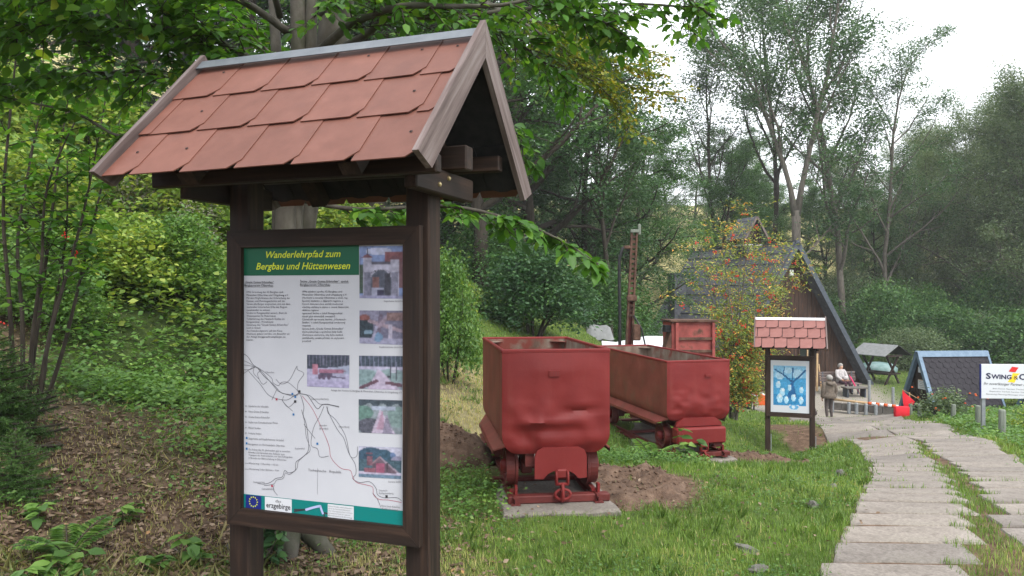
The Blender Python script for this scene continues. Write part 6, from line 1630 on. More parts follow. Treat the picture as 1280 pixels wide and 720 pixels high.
def stone(x, y, sx, sy, sz, seed, label):
    r_ = random.Random(seed); bm = bmesh.new(); bmesh.ops.create_icosphere(bm, subdivisions=2, radius=1.0)
    for v in bm.verts:
        k = 1 + 0.22 * r_.uniform(-1, 1); v.co = Vector((v.co.x * sx * k, v.co.y * sy * k, v.co.z * sz * k))
    me = bpy.data.meshes.new('stone'); bm.to_mesh(me); bm.free()
    o = link('stone', me, M['stone']); o.location = (x, y, gz(x, y) + sz * .35); o.rotation_euler = (r_.uniform(-.2, .2), r_.uniform(-.2, .2), r_.random() * 3)
    return tag(o, label, 'stone', 'stones lying in the grass')
stone(1.50, 4.85, 0.098, 0.045, 0.027, 1, 'long grey stone in the grass left of the path'); stone(1.44, 4.45, 0.068, 0.045, 0.024, 2, 'grey stone half sunk in the grass, second from the bottom')
stone(2.36, 5.95, 0.045, 0.038, 0.042, 3, 'upright mossy stone at the path edge, nearest one'); stone(2.85, 6.75, 0.038, 0.030, 0.042, 4, 'upright mossy stone at the path edge, middle one'); stone(3.35, 7.75, 0.045, 0.038, 0.048, 5, 'upright grey stone at the path edge, farthest one')
stone(1.08, 4.16, 0.053, 0.038, 0.018, 6, 'flat stone in the grass at the bottom of the picture')
stone(bo.x, 29.5, .35, .25, .28, 8, 'pale boulder beside the black plant tub')

# ------------------------------------------------------------------ trees of the far and middle distance
tall = make_tree('tall_tree', 11, 24, .23, [(15, .36, 40, .10, .05, .20), (5, .48, 40, .16, .04, .2), (3, .5, 45, .2, .0, .2)], 'leaf_ash', 36, .46, .20, 'bark_grey', .6, .8, thin=.85)
airy = make_tree('airy_tree', 15, 20, .19, [(13, .36, 30, .10, .08, .35), (5, .5, 34, .16, .06, .25), (3, .45, 40, .2, .02, .2)], 'leaf_ash', 24, .42, .18, 'bark_dark', .7, .8, thin=.75)
dense = make_tree('dense_tree', 23, 17, .26, [(20, .40, 66, .12, .03, .10), (6, .48, 46, .16, .0, .15), (3, .5, 48, .2, -.02, .2)], 'leaf_mid', 34, .36, .15, 'bark_dark', .55, 1.0)
dark = make_tree('dark_tree', 31, 18, .26, [(22, .34, 72, .10, .0, .08), (6, .48, 46, .16, .0, .15), (3, .5, 48, .2, -.04, .2)], 'leaf_dark', 34, .34, .15, 'bark_dark', .5, 1.0)
willow = make_tree('pale_tree', 41, 15, .2, [(24, .42, 54, .12, .05, .06), (7, .48, 42, .16, .02, .15), (3, .5, 44, .2, .0, .2)], 'leaf_willow', 34, .40, .17, 'bark_grey', .8, .6)
GT = 'trees of the surrounding wood'
def tp(proto, px, D, rz, s, label, cat='tree', sz=None): 
    X = (px - 640) / F * D
    return place(proto, USED, X, D, rz, s, label, cat, GT, -.15, sz)
# forked tall tree: its own build
rf_ = np.random.default_rng(77)
ft = empty('forked_tree', (0, 0, 0))
spec_f = [(9, .40, 34, .10, .06, .22), (5, .5, 40, .16, .04, .2), (3, .5, 45, .2, .0, .2)]
tA, pA = skeleton(rf_, 14.5, .17, spec_f, (-.05, 0, 9.0), (-.22, .05, 1)); tB, pB = skeleton(rf_, 15.5, .18, spec_f, (.05, 0, 9.0), (.24, -.05, 1)); tC, pC = skeleton(rf_, 5.5, .08, [(6, .5, 50, .12, .04, .2), (4, .5, 45, .16, 0, .2)], (0, 0, 6.0), (.8, .1, .7))
trunk0 = [([np.array((0, 0, -.3)), np.array((.05, 0, 2.0)), np.array((-.04, 0, 5.0)), np.array((.02, 0, 7.6)), np.array((0, 0, 9.3))], [.36, .29, .27, .26, .27], 0)]
tA = tA + tC; pA = np.concatenate([pA, pC])
wood_mesh('trunk', trunk0 + tA + tB, M['bark_pale'], ft)
tips = np.concatenate([pA, pB]); tips = tips[rf_.random(len(tips)) < .8]
leaf_obj('crown', cloud(tips, 38, .46, .20, rf_, .6, -.2, .6, .8), M['leaf_ash'], ft)
tp(ft, 995, 47, 0.0, 1.0, 'forked grey-barked tall tree right behind the hut roof')
tp(tall, 1057, 49, 1.0, 1.0, 'straight tall tree right of the forked one, reaching out of the picture')
tp(airy, 907, 52, 0.3, .92, 'thin-leaved tree with bare upper twigs left of the bell turret')
tp(airy, 957, 55, 2.0, 1.15, 'slim dark-stemmed tree just behind the bell turret')
tp(tall, 1105, 51, 2.7, .74, 'leaning light-crowned tree above the grey shelter')
tp(willow, 1255, 50, 0.5, .98, 'large pale grey-green tree at the right edge of the picture')
tp(willow, 1195, 56, 2.2, .92, 'pale rounded tree above the low shed')
tp(willow, 1330, 46, 4.0, 1.1, 'pale tree partly cut off beyond the billboard')
tp(willow, 1120, 62, 5.0, .62, 'low pale tree seen between the tall stems on the meadow')
for px, D, rz, s, lb in ((1140, 58, 1.3, .82, 'pale tree between the leaning tree and the shed'), (1075, 64, 3.3, .7, 'pale low tree behind the straight tall stem'), (1290, 60, 2.4, .95, 'pale tree deep behind the right edge tree'), (1230, 70, 0.2, .95, 'pale tree far back over the shed'), (1165, 74, 4.6, .8, 'pale tree far back between the right trees'), (1360, 62, 1.9, 1.1, 'pale tree outside the right picture edge')):
    tp(willow, px, D, rz, s, lb)
for px, D, rz, s, lb in ((1035, 56, 1.1, .55, 'low green tree under the tall crowns behind the hut'), (1095, 54, 2.1, .5, 'low green tree right of the straight tall stem'), (985, 60, .5, .5, 'low green tree left of the forked trunk'), (930, 58, 3.6, .55, 'low green tree behind the turret\'s left side')):
    tp(dense, px, D, rz, s, lb)
tp(dense, 600, 25, 0.4, .95, 'bushy green tree right behind the near roof gable')
tp(dark, 668, 31, 1.2, 1.0, 'dark green tree behind the round bush')
tp(dense, 560, 31, 2.0, 1.05, 'tall green tree rising above the near red roof')
tp(dark, 728, 34, 2.6, .70, 'dark slender tree behind the drill mast')
tp(dense, 785, 36, 3.3, .66, 'green tree with open crown right of the drill mast')
tp(dark, 640, 40, 5.3, 1.05, 'dark tall tree deep in the wood behind the bushy one')
tp(dense, 892, 50, 4.4, .66, 'smaller green tree left of the thin-leaved one')
tp(airy, 762, 30, 1.1, .62, 'thin-stemmed tree before the dark wood, beside the drill mast')
tp(dark, 690, 46, .2, .9, 'dark tree farthest back in the wood')
tp(dense, 470, 24, 5.1, .95, 'green tree on the bank above the roof ridge')
tp(dark, 300, 24, 3.9, .9, 'dark tree on the bank over the roof\'s left end')
tp(dense, 165, 26, .9, .8, 'fresh green tree high on the bank at the left')
tp(dense, 20, 22, 3.0, .8, 'broad green tree on the bank at the left picture edge')
tp(dark, -60, 22, 5.2, .9, 'dark tree cut off by the left picture edge')
tp(dark, 380, 34, 1.7, 1.0, 'dark tree deep behind the thick grey trunk')
tp(dense, 915, 62, 2.4, .72, 'round green tree far behind the rowan')
tp(dark, 835, 92, 1.0, .62, 'dark tree at the far edge of the pale meadow')
tp(dark, 868, 95, 3.0, .6, 'dark tree beyond the meadow, next to the far one')
for px, D, rz, s, lb in ((695, 98, .4, .7, 'dark tree on the far crest above the round bush'), (735, 100, 1.4, .72, 'dark tree on the far crest behind the mast'), (772, 97, 2.2, .66, 'dark tree on the far crest right of the mast'), (803, 99, 3.2, .7, 'dark tree on the far crest left of the meadow gap'), (905, 98, 4.1, .7, 'dark tree on the far crest right of the meadow gap'), (945, 102, 5.0, .7, 'dark tree on the far crest above the turret')): tp(dark, px, D, rz, s, lb)
for px, D, rz, s, lb in ((715, 62, .8, .6, 'green tree on the slope behind the mast'), (765, 58, 2.8, .55, 'green tree on the slope right of the mast'), (800, 64, 4.8, .5, 'green tree on the slope left of the meadow gap')): tp(dense, px, D, rz, s, lb)
tp(dense, 960, 66, 1.4, .6, 'far green tree low behind the turret')
tp(dense, 1010, 78, 4.1, .66, 'far green tree behind the forked trunk')
tp(dense, 1150, 84, 2.9, .6, 'far tree on the hill beyond the shelter')

def spruce(name, seed, h, rmax, leaf, needle, nb, bark='bark_dark'):
    r = np.random.default_rng(seed); root = empty(name)
    m = MB(); m.tube([(0, 0, -.2), (0.02, 0, h * .5), (0, 0, h)], [h * .016, h * .009, .01], 8); parts = []
    tw = MB()
    for k in range(nb):
        t = (k + r.random()) / nb; z = h * (.06 + .92 * t); L = rmax * (1 - t) ** .85 * r.uniform(.75, 1.1) + .06 * rmax
        az = k * 2.399 + r.normal(0, .2); d = np.array([math.cos(az), math.sin(az), .15 - .35 * (1 - t)])
        n = 6; pts = [np.array([0, 0, z]) + d * L * i / n + np.array([0, 0, .18 * L * (i / n) ** 2]) for i in range(n + 1)]
        tw.tube(pts, [L * .018 + .002] * (n + 1), 3, cap=False)
        side = np.array([-math.sin(az), math.cos(az), 0])
        P, Dv = [], []
        cnt = int((26 if h > 3 else 44) * (L / rmax) + 6)
        for i in range(cnt):
            s = r.uniform(.12, 1); c0 = pts[0] + d * L * s + np.array([0, 0, .18 * L * s * s]); sg = r.choice([-1, 1]); tl = L * (.42 * (1.08 - s)) * r.uniform(.6, 1.1)
            dd = unit(side * sg * r.uniform(.7, 1) + d * .8 + np.array([0, 0, -.2 + r.normal(0, .1)]))
            kk = max(2, int(tl / needle * (2.2 if h > 3 else 4.5)))
            for j in range(kk):
                P.append(c0 + dd * tl * j / kk); Dv.append(dd + r.normal(0, .75, 3))
        P = np.array(P); Dv = np.array(Dv)
        parts.append(leaf_arrays(P, Dv, unit(r.normal(0, 1, P.shape)), needle * r.uniform(.8, 1.2, len(P)), .35, False, np.clip(.4 + .25 * t + r.normal(0, .2, len(P)), 0, 1), r))
    me = m.mesh('trunk', True, False); link('trunk', me, M[bark], root)
    link('branches', tw.mesh('branches', True, False), M[bark], root)
    leaf_obj('needles', parts, M[leaf], root)
    return root
sp = spruce('spruce_tree', 5, 20, 3.4, 'leaf_spruce', .26, 170)
tp(sp, 335, 30, 0, 1.0, 'bluish spruce on the hillside above the roof\'s left half')
tp(sp, 425, 37, 2, 1.1, 'bluish spruce behind the thick grey trunk')
tp(sp, 230, 33, 4, .9, 'bluish spruce left of the near roof, far up the slope')
tp(sp, 110, 29, 1, .85, 'spruce on the slope behind the shrubs at the left')
tp(sp, 620, 52, 3, .9, 'spruce top deep in the central wood')
tp(sp, 515, 44, 5, 1.0, 'spruce above the right end of the near ridge')

# ------------------------------------------------------------------ bushes
def bush(name, seed, rx, rz, ncl, per, size, leaf, sp_=.14, bark='bark_dark', wid=1.0, near=False):
    r = np.random.default_rng(seed); root = empty(name)
    d = unit(r.normal(0, 1, (ncl, 3))); d[:, 2] = np.abs(d[:, 2]) * 1.1 - .25
    rad = r.random(ncl) ** .38 * (1 + .16 * vnoise(d[:, 0] * 3, d[:, 1] * 3 + d[:, 2] * 2, 1.0, seed))
    C = d * rad[:, None] * np.array([rx, rx, rz]) + np.array([0, 0, rz * .42])
    C = C[C[:, 2] > .02]
    leaf_obj('foliage', cloud(C, per, sp_ * rx, size, r, .7, -.2, .6, wid, near), M[leaf], root)
    m = MB()
    for k in range(7):
        az = k * .9; e_ = np.array([math.cos(az) * rx * .45, math.sin(az) * rx * .45, rz * .9])
        m.tube(bend_path((math.cos(az) * .06, math.sin(az) * .06, -.15), e_, rz * 1.1, 5, .1, .05, r), [.03 * rx, .025 * rx, .02 * rx, .015 * rx, .01 * rx, .004], 5, cap=False)
    link('stems', m.mesh('stems', True, False), M[bark], root)
    return root
def bp_(proto, px, D, rz, s, label, group='bushes around the clearing', dz=-.05, sz=None): return place(proto, USED, (px - 640) / F * D, D, rz, s, label, 'bush', group, dz, sz)
bA = bush('round_bush', 3, 1.25, 1.5, 420, 34, .085, 'leaf_dark', .11)
bB = bush('leafy_bush', 4, 1.0, 1.5, 260, 30, .09, 'leaf_fresh', .13)
bC = bush('yellow_bush', 6, 1.0, 1.1, 260, 26, .095, 'leaf_yellow_green', .14)
bD = bush('wild_hedge', 8, 2.4, 2.6, 420, 34, .14, 'leaf_mid', .13)
bE = bush('pale_scrub', 9, 2.2, 1.9, 420, 32, .12, 'leaf_willow', .11)
bp_(bA, 668, 20.0, 0, 1.3, 'dense round dark green bush behind the nearer cart')
bp_(bB, 562, 10.5, 1, .46, 'fresh green bush beside the big board\'s thick post', sz=.95)
bp_(bB, 540, 13.5, 3, .7, 'fresh green bush peeping out behind the board post')
bp_(bA, 812, 22.5, 2, .8, 'green bush behind the loader box and white tent')
bp_(bC, 843, 20.5, 4, .95, 'yellowish bush with sparse leaves left of the rowan')
bp_(bD, 735, 27, 1, .8, 'dark scrub under the drill mast')
bp_(bD, 790, 40, 4, .9, 'green scrub at the meadow\'s near edge')
bp_(bD, 760, 33, 2.4, .7, 'green scrub right of the drill mast')
bp_(bD, 606, 26, 2, .7, 'dark scrub between the post bush and the round bush')
bp_(bD, 1105, 47, 0, 1.0, 'dark scrub behind the crossed-leg shelter', sz=1.5)
for px, D, rz, s, sz, lb, pr_ in ((1062, 52, 1, 1.1, 1.9, 'tall scrub under the straight tall stem', bE), (1130, 53, 2, 1.2, 2.0, 'tall greyish scrub above the shelter roof', bE), (1195, 54, 3, 1.3, 2.1, 'tall greyish scrub above the shed ridge', bE), (1260, 52, 4, 1.3, 2.2, 'tall greyish scrub above the billboard lettering', bE), (1160, 49, 5, .9, 1.3, 'green scrub left of the shed ridge', bD), (1240, 48, .5, 1.0, 1.7, 'green scrub between shed and billboard', bD)):
    bp_(pr_, px, D, rz, s, lb, sz=sz)
bp_(bD, 1180, 45, 2, 1.05, 'tall dark scrub behind the small shed', sz=1.2)
bp_(bD, 1275, 42, 4, 1.1, 'dark scrub above the billboard')
bp_(bE, 1140, 43, 1, 1.0, 'greyish scrub between shelter and shed')
bp_(bE, 1225, 46, 3, 1.1, 'greyish tangled scrub behind the shed ridge', sz=1.4)
bp_(bE, 1335, 40, 5, 1.1, 'greyish scrub beyond the billboard at the picture edge')
bp_(bD, 1030, 50, 5, 1.0, 'dark scrub behind the right slope of the hut roof')
bp_(bD, 905, 47, 3, .9, 'dark scrub left of the hut under the thin-leaved tree')
bp_(bB, 1087, 43, 2, .9, 'bright bush seen through the crossed timber legs')
bp_(bC, 1285, 30, 1.2, .9, 'yellow-flecked bush above the billboard\'s end')
bp_(bC, 195, 12.8, 0, 1.25, 'yellow-green shrub on the bank below the roof\'s left corner', 'shrubs on the bank')
bp_(bC, 255, 14.5, 2, 1.3, 'yellow-green shrub on the bank beside the board\'s thinner-looking post', 'shrubs on the bank')
bp_(bC, 120, 15.5, 4, 1.4, 'yellow-green shrub higher on the bank', 'shrubs on the bank')
bp_(bC, 150, 10.2, 2, .72, 'bright yellow-green shrub in the middle of the bank', 'shrubs on the bank')
bp_(bB, 225, 10.6, 5, .66, 'fresh green shrub low on the bank near the board', 'shrubs on the bank')
bp_(bC, 30, 11.0, 1, .95, 'yellow-green shrub behind the thin bare stems', 'shrubs on the bank')
bp_(bB, 55, 8.6, 3, .6, 'fresh green shrub at the foot of the thin stems', 'shrubs on the bank')
bp_(bB, 300, 16, 1, 1.2, 'green shrub seen over the board frame', 'shrubs on the bank')
bp_(bC, 420, 17, 3, 1.3, 'yellow-green shrub above the board, between its posts', 'shrubs on the bank')
bp_(bB, 470, 12.5, 4.2, 1.0, 'green shrub just behind the board\'s upper edge', 'shrubs on the bank')
bp_(bC, -40, 13.5, 2.2, 1.3, 'yellow-green shrub at the left picture edge', 'shrubs on the bank')
rb2 = bush('rose_bush', 14, .62, .55, 110, 18, .075, 'leaf_willow', .16)
place(rb2, USED, 11.0, 19.4, 0, 1.0, 'loose leafy bush with orange blossoms before the shed roof', 'bush', None, -.02)
m = MB(); r_ = random.Random(2)
for k in range(16): m.lathe([(.005, 0), (.03, .012), (.02, .03)], (r_.gauss(0, .4), r_.gauss(-.25, .2), r_.uniform(.2, .75)), 'z', 6)
o = m.build('blossoms', M['orange'], rb2); o['kind'] = 'stuff'
rb3 = bush('low_shrub', 16, .42, .35, 60, 18, .06, 'leaf_yellow_green', .16)
place(rb3, USED, 8.85, 12.7, 0, 1.0, 'small olive shrub in the verge beside the nearest post', 'bush', None, -.02)
# grey-flowered tall weeds on the bank
def weeds(seed):
    r = np.random.default_rng(seed); root = empty('flowering_weed'); m = MB(); parts = []
    for k in range(9):
        az = r.random() * 6.28; p = np.array([math.cos(az), math.sin(az), 0]) * r.random() * .3; h = r.uniform(.9, 1.35)
        pts = bend_path(p, (math.cos(az) * .15, math.sin(az) * .15, 1), h, 5, .05, .05, r); m.tube(pts, [.008, .007, .006, .005, .004, .002], 4, cap=False)
        parts.append(cloud(np.array(pts[3:]), 26, .07, .045, r, 1.3, .2, 1.0, .8))
    link('stems', m.mesh('stems', True, False), M['bark_dark'], root); leaf_obj('flower_plumes', parts, M['leaf_feather'], root)['kind'] = 'stuff'
    parts = [cloud(r.normal(0, .25, (26, 3)) * [1, 1, .9] + [0, 0, .5], 8, .07, .09, r)]
    leaf_obj('leaves', parts, M['leaf_mid'], root); return root
wd = weeds(4)
place(wd, USED, (245 - 640) / F * 11.8, 11.8, 0, 1.0, 'tall weeds with grey feathery seed heads close to the board', 'weed', 'seeding weeds on the bank')
place(wd, USED, (190 - 640) / F * 12.2, 12.2, 2, 1.05, 'tall weeds with grey feathery seed heads in the middle of the bank', 'weed', 'seeding weeds on the bank')
place(wd, USED, (160 - 640) / F * 11.9, 11.9, 4, .9, 'shorter weeds with grey seed heads farther left on the bank', 'weed', 'seeding weeds on the bank')

# ------------------------------------------------------------------ branch sprays for near trees
def spray(path, r, twig_len, n_twig, leaf_gap, size, first=.15, flat_up=(0, 0, 1), droop=.25):
    """Leaves two-ranked along side twigs of a limb path. Returns twig tubes and leaf arrays (P, D, N)."""
    pts = [np.array(p, float) for p in path]; seg = [np.linalg.norm(pts[i + 1] - pts[i]) for i in range(len(pts) - 1)]; tot = sum(seg); cum = np.cumsum([0] + seg)
    def at_s(s):
        i = min(max(int(np.searchsorted(cum, s) - 1), 0), len(seg) - 1); t = (s - cum[i]) / seg[i]
        return pts[i] * (1 - t) + pts[i + 1] * t, unit(pts[i + 1] - pts[i])
    tubes, P, D, N = [], [], [], []
    def leaves_on(tp_):
        L = sum(np.linalg.norm(tp_[i + 1] - tp_[i]) for i in range(len(tp_) - 1)); k = max(3, int(L / leaf_gap))
        for j in range(k + 1):
            f = (j / k) * (len(tp_) - 1); i = min(int(f), len(tp_) - 2); p = tp_[i] + (tp_[i + 1] - tp_[i]) * (f - i); d = unit(tp_[i + 1] - tp_[i])
            side = unit(np.cross(d, flat_up)) * (1 if j % 2 else -1)
            dd = d * .55 + side * .9 + np.array([0, 0, -droop]) + r.normal(0, .22, 3) if j < k else d + np.array([0, 0, -droop])
            P.append(p); D.append(dd); N.append(np.array([0, 0, 1]) + r.normal(0, .38, 3))
    for k in range(n_twig):
        s = tot * (first + (1 - first) * (k + r.random()) / n_twig); p, d = at_s(s); side = unit(np.cross(d, flat_up)) * (1 if k % 2 else -1)
        dd = unit(d * r.uniform(.5, 1.1) + side * r.uniform(.5, 1.1) + np.array([0, 0, r.normal(-.08, .28)]))
        L = twig_len * (1.05 - .5 * s / tot) * r.uniform(.6, 1.25)
        tp_ = bend_path(p, dd, L, 4, .12, -.05, r); tubes.append((tp_, [.006, .005, .004, .003, .0015], 3)); leaves_on(tp_)
        for q_ in (1, 2, 3):
            if r.random() < .75:
                d2 = unit(unit(tp_[q_ + 1] - tp_[q_]) + unit(np.cross(tp_[q_ + 1] - tp_[q_], flat_up)) * r.choice([-1, 1]) * .9 + r.normal(0, .15, 3)); t2 = bend_path(tp_[q_], d2, L * .5 * r.uniform(.6, 1.2), 3, .1, -.06, r); tubes.append((t2, [.004, .003, .002, .001], 3)); leaves_on(t2)
    leaves_on([at_s(tot * .85)[0], at_s(tot * .93)[0], pts[-1]])
    return tubes, np.array(P), np.array(D), np.array(N)
def catmull(p, k=4):
    p = [np.array(q_, float) for q_ in p]; out = [p[0]]
    for i in range(len(p) - 1):
        p0, p1, p2, p3 = p[max(i - 1, 0)], p[i], p[i + 1], p[min(i + 2, len(p) - 1)]
        for j in range(1, k + 1):
            t = j / k; out.append(.5 * ((2 * p1) + (-p0 + p2) * t + (2 * p0 - 5 * p1 + 4 * p2 - p3) * t * t + (-p0 + 3 * p1 - 3 * p2 + p3) * t ** 3))
    return out
def A(px, py, D): return np.array(at(px, py, D))

# the thick-trunked tree behind the board
BX, BY = -1.46, 5.0
bz = gz(BX, BY)
bt = empty('beech_tree', (BX, BY, bz), 0, 'old grey multi-stemmed tree right behind the board, branches overhanging', 'tree')
O = np.array([BX, BY, bz])
def limb(pts, r0, r1, name='limb', n=9, mat='bark_beech'):
    p = catmull([q_ - O for q_ in pts]); k = len(p); m = MB(); m.tube(p, [r0 + (r1 - r0) * (i / (k - 1)) ** .8 for i in range(k)], n); return m.build(name, M[mat], bt, True), p
limb([A(352, 715, 4.95), A(354, 640, 4.95), A(355, 420, 4.95), A(357, 270, 5.0), A(370, 120, 5.0), A(373, 20, 5.0), A(360, -260, 5.0)], .09, .045, 'stem', 12)
limb([A(358, 690, 5.05), A(362, 420, 5.05), A(368, 270, 5.1), A(386, 120, 5.05), A(389, 20, 5.0), A(398, -260, 5.1)], .08, .03, 'stem', 10)
limb([A(362, 705, 5.25), A(366, 420, 5.25), A(378, 270, 5.3), A(405, 120, 5.3), A(420, 20, 5.25), A(450, -300, 5.3)], .085, .115, 'stem', 12)
limb([A(350, 712, 5.0), A(349, 420, 5.1), A(348, 200, 5.2), A(345, 60, 5.3), A(332, -150, 5.4)], .06, .03, 'stem', 9)
for dx, dy in ((-.35, -.18), (.32, -.22), (.1, -.35), (-.15, -.34)):
    m = MB(); m.tube([(dx * .15, dy * .15, .28), (dx * .5, dy * .5, .09), (dx, dy, -.02), (dx * 1.4, dy * 1.4, -.1)], [.10, .07, .045, .02], 8); m.build('root', M['bark_beech'], bt, True)
rb_n = np.random.default_rng(12)
LIMBS = [  # path points, start radius, twig length, twigs, leaf size, gap
    ([A(398, 66, 5.0), A(440, 30, 4.7), A(500, 8, 4.5), A(570, 8, 4.4), A(650, 2, 4.4), A(760, -40, 4.4)], .035, .45, 20, .070, .05),
    ([A(405, 72, 5.1), A(455, 45, 4.9), A(490, 22, 4.8), A(570, 22, 4.7), A(640, 12, 4.7), A(700, 10, 4.7), A(800, 5, 4.6), A(885, 12, 4.6)], .030, .36, 26, .070, .05),
    ([A(400, 20, 5.2), A(480, -30, 5.0), A(600, -60, 4.8), A(720, -45, 4.6), A(830, -20, 4.5), A(895, 25, 4.5)], .030, .36, 24, .070, .05),
    ([A(560, 15, 4.7), A(620, 36, 4.8), A(660, 62, 4.9), A(700, 95, 5.0), A(725, 120, 5.1)], .014, .36, 20, .068, .045),
    ([A(640, -30, 4.6), A(690, 0, 4.6), A(745, 22, 4.6), A(775, 40, 4.6)], .012, .40, 18, .080, .045),
    ([A(375, 250, 5.05), A(450, 262, 4.9), A(560, 258, 4.7), A(640, 275, 4.55), A(700, 300, 4.5), A(748, 330, 4.5)], .018, .24, 28, .088, .05),
    ([A(400, 130, 5.1), A(500, 150, 5.3), A(600, 155, 5.4), A(645, 165, 5.4), A(655, 205, 5.3)], .016, .3, 20, .085, .05),
    ([A(372, 110, 5.0), A(330, 85, 4.8), A(290, 60, 4.6), A(235, 40, 4.4), A(160, 28, 4.3), A(60, 30, 4.2), A(-60, 50, 4.2)], .030, .5, 46, .082, .045),
    ([A(360, 40, 5.0), A(300, 0, 4.7), A(220, -25, 4.5), A(120, -20, 4.3), A(0, 0, 4.2), A(-100, 30, 4.2)], .028, .55, 52, .084, .045),
    ([A(330, 86, 4.9), A(276, 78, 4.6), A(250, 55, 4.5), A(225, 10, 4.4)], .014, .4, 20, .082, .045),
    ([A(345, 150, 5.1), A(260, 110, 4.9), A(180, 90, 4.7), A(90, 95, 4.6), A(0, 110, 4.5), A(-80, 130, 4.5)], .020, .45, 44, .080, .045),
    ([A(350, 20, 5.1), A(330, -40, 4.6), A(290, -60, 4.2), A(200, -50, 3.9), A(90, -35, 3.8), A(-20, -20, 3.8)], .024, .5, 50, .080, .045),
    ([A(395, 10, 5.1), A(440, -10, 4.7), A(510, -25, 4.5), A(560, -20, 4.4)], .02, .4, 24, .08, .045),
    ([A(365, 95, 5.2), A(330, 60, 5.3), A(300, 30, 5.4), A(280, -10, 5.5)], .02, .5, 26, .082, .045),
    ([A(345, 130, 4.9), A(290, 165, 4.7), A(190, 150, 4.5), A(150, 170, 4.4), A(90, 140, 4.4), A(-20, 118, 4.4)], .018, .22, 8, .075, .06),
]
tw_m, PP, DD, NN, SS = MB(), [], [], [], []
for pts, r0, tl, nt_, sz, gap in LIMBS:
    p = catmull(pts); limb(pts, r0, .005)
    tb_, P, D, N = spray(p, rb_n, tl, nt_, gap, sz)
    for q_ in tb_: tw_m.tube([v - O for v in q_[0]], q_[1], 3, cap=False)
    PP.append(P - O); DD.append(D); NN.append(N); SS.append(np.full(len(P), sz))
o = link('twigs', tw_m.mesh('twigs', True, False), M['bark_dark'], bt); o['kind'] = 'stuff'
P, D, N, S_ = np.concatenate(PP), np.concatenate(DD), np.concatenate(NN), np.concatenate(SS)
leaf_obj('foliage', leaf_arrays(P, D, N, S_ * rb_n.uniform(.65, 1.2, len(P)), 1.05, True, np.clip(rb_n.beta(2.2, 2.4, len(P)), 0, .97), rb_n), M['leaf_beech'], bt)
# gold-tinged branch further out
gl = [A(700, 60, 7.0), A(740, 95, 7.2), A(785, 108, 7.4), A(835, 118, 7.6)], [A(690, 30, 7.2), A(745, 45, 7.4), A(800, 60, 7.6), A(825, 70, 7.6)], [A(700, 80, 7.0), A(740, 100, 7.1), A(770, 130, 7.2), A(790, 160, 7.2)], [A(690, 50, 7.1), A(730, 70, 7.2), A(780, 84, 7.4), A(815, 95, 7.5)]
gm_, PP, DD, NN = MB(), [], [], []
for i, pts in enumerate(gl):
    p = catmull([A(560, -20, 5.2), A(640, 20, 6.2)] + list(pts)); limb([A(560, -20, 5.2), A(640, 20, 6.2)] + list(pts), .014, .003)
    tb_, P, D, N = spray(p, rb_n, .42, 34, .035, .05, .5)
    for q_ in tb_: gm_.tube([v - O for v in q_[0]], [k * .7 for k in q_[1]], 3, cap=False)
    PP.append(P - O); DD.append(D); NN.append(N)
link('twigs', gm_.mesh('twigs', True, False), M['bark_dark'], bt)['kind'] = 'stuff'
P, D, N = np.concatenate(PP), np.concatenate(DD), np.concatenate(NN)
tg = np.clip((P[:, 0] - .8) / 3.6 + rb_n.normal(0, .2, len(P)), 0, 1)
o = leaf_obj('gold_foliage', leaf_arrays(P, D, N, .055 * rb_n.uniform(.7, 1.2, len(P)), 1.0, False, tg, rb_n), M['leaf_gold'], bt); tag(o, 'yellowing leaves at the end of an outer branch')

# thin-stemmed shrub at the left
hs = empty('hazel_shrub', (-4.0, 6.1, gz(-4.0, 6.1)), 0, 'multi-stemmed shrub with thin bare stems and hanging leaves at the left', 'shrub')
O2 = np.array(hs.location); rh = np.random.default_rng(9)
st = [((20, 500), (12, 380), (4, 260), (14, 130), (30, -20)), ((32, 500), (48, 400), (62, 290), (75, 190), (95, 60)), ((40, 505), (62, 420), (90, 320), (110, 240), (140, 80)), ((28, 500), (28, 400), (22, 300), (40, 190), (60, 90)), ((50, 505), (78, 440), (100, 350), (128, 230), (150, 150)),
      ((15, 505), (-10, 420), (-30, 300), (-50, 150), (-60, 0)), ((36, 500), (40, 430), (52, 330), (60, 230), (110, 120)), ((45, 500), (55, 470), (60, 430), (82, 300), (84, 200))]
m2, PP, DD, NN = MB(), [], [], []
for i, s in enumerate(st):
    D0 = 6.0 + .25 * math.sin(i * 2.1)
    pts = [A(px, py, D0 - .1 * k * math.cos(i)) for k, (px, py) in enumerate(s)]; pts[0][2] = gz(pts[0][0], pts[0][1]) - .05
    p = catmull(pts); mm = MB(); kk = len(p); mm.tube([v - O2 for v in p], [.02 * (1 - .8 * j / (kk - 1)) for j in range(kk)], 7); mm.build('stem', M['bark_dark'], hs, True)
    tb_, P, D, N = spray(p, rh, .42, 15, .07, .1, .36)
    for q_ in tb_: m2.tube([v - O2 for v in q_[0]], q_[1], 3, cap=False)
    PP.append(P - O2); DD.append(D); NN.append(N)
link('twigs', m2.mesh('twigs', True, False), M['bark_dark'], hs)['kind'] = 'stuff'
P, D, N = np.concatenate(PP), np.concatenate(DD), np.concatenate(NN)
leaf_obj('foliage', leaf_arrays(P, D, N, .085 * rh.uniform(.6, 1.2, len(P)), 1.15, True, np.clip(rh.beta(2.4, 2.2, len(P)), 0, .97), rh), M['leaf_beech'], hs)
m = MB()
for (px, py) in ((84, 296), (92, 318), (4, 405)):
    c0 = A(px, py, 5.9) - O2
    for k in range(6): v = c0 + rh.normal(0, .018, 3); m.lathe([(.003, -.007), (.008, 0), (.003, .007)], v, 'z', 5)
o = m.build('berries', M['berry'], hs, True); o['kind'] = 'stuff'

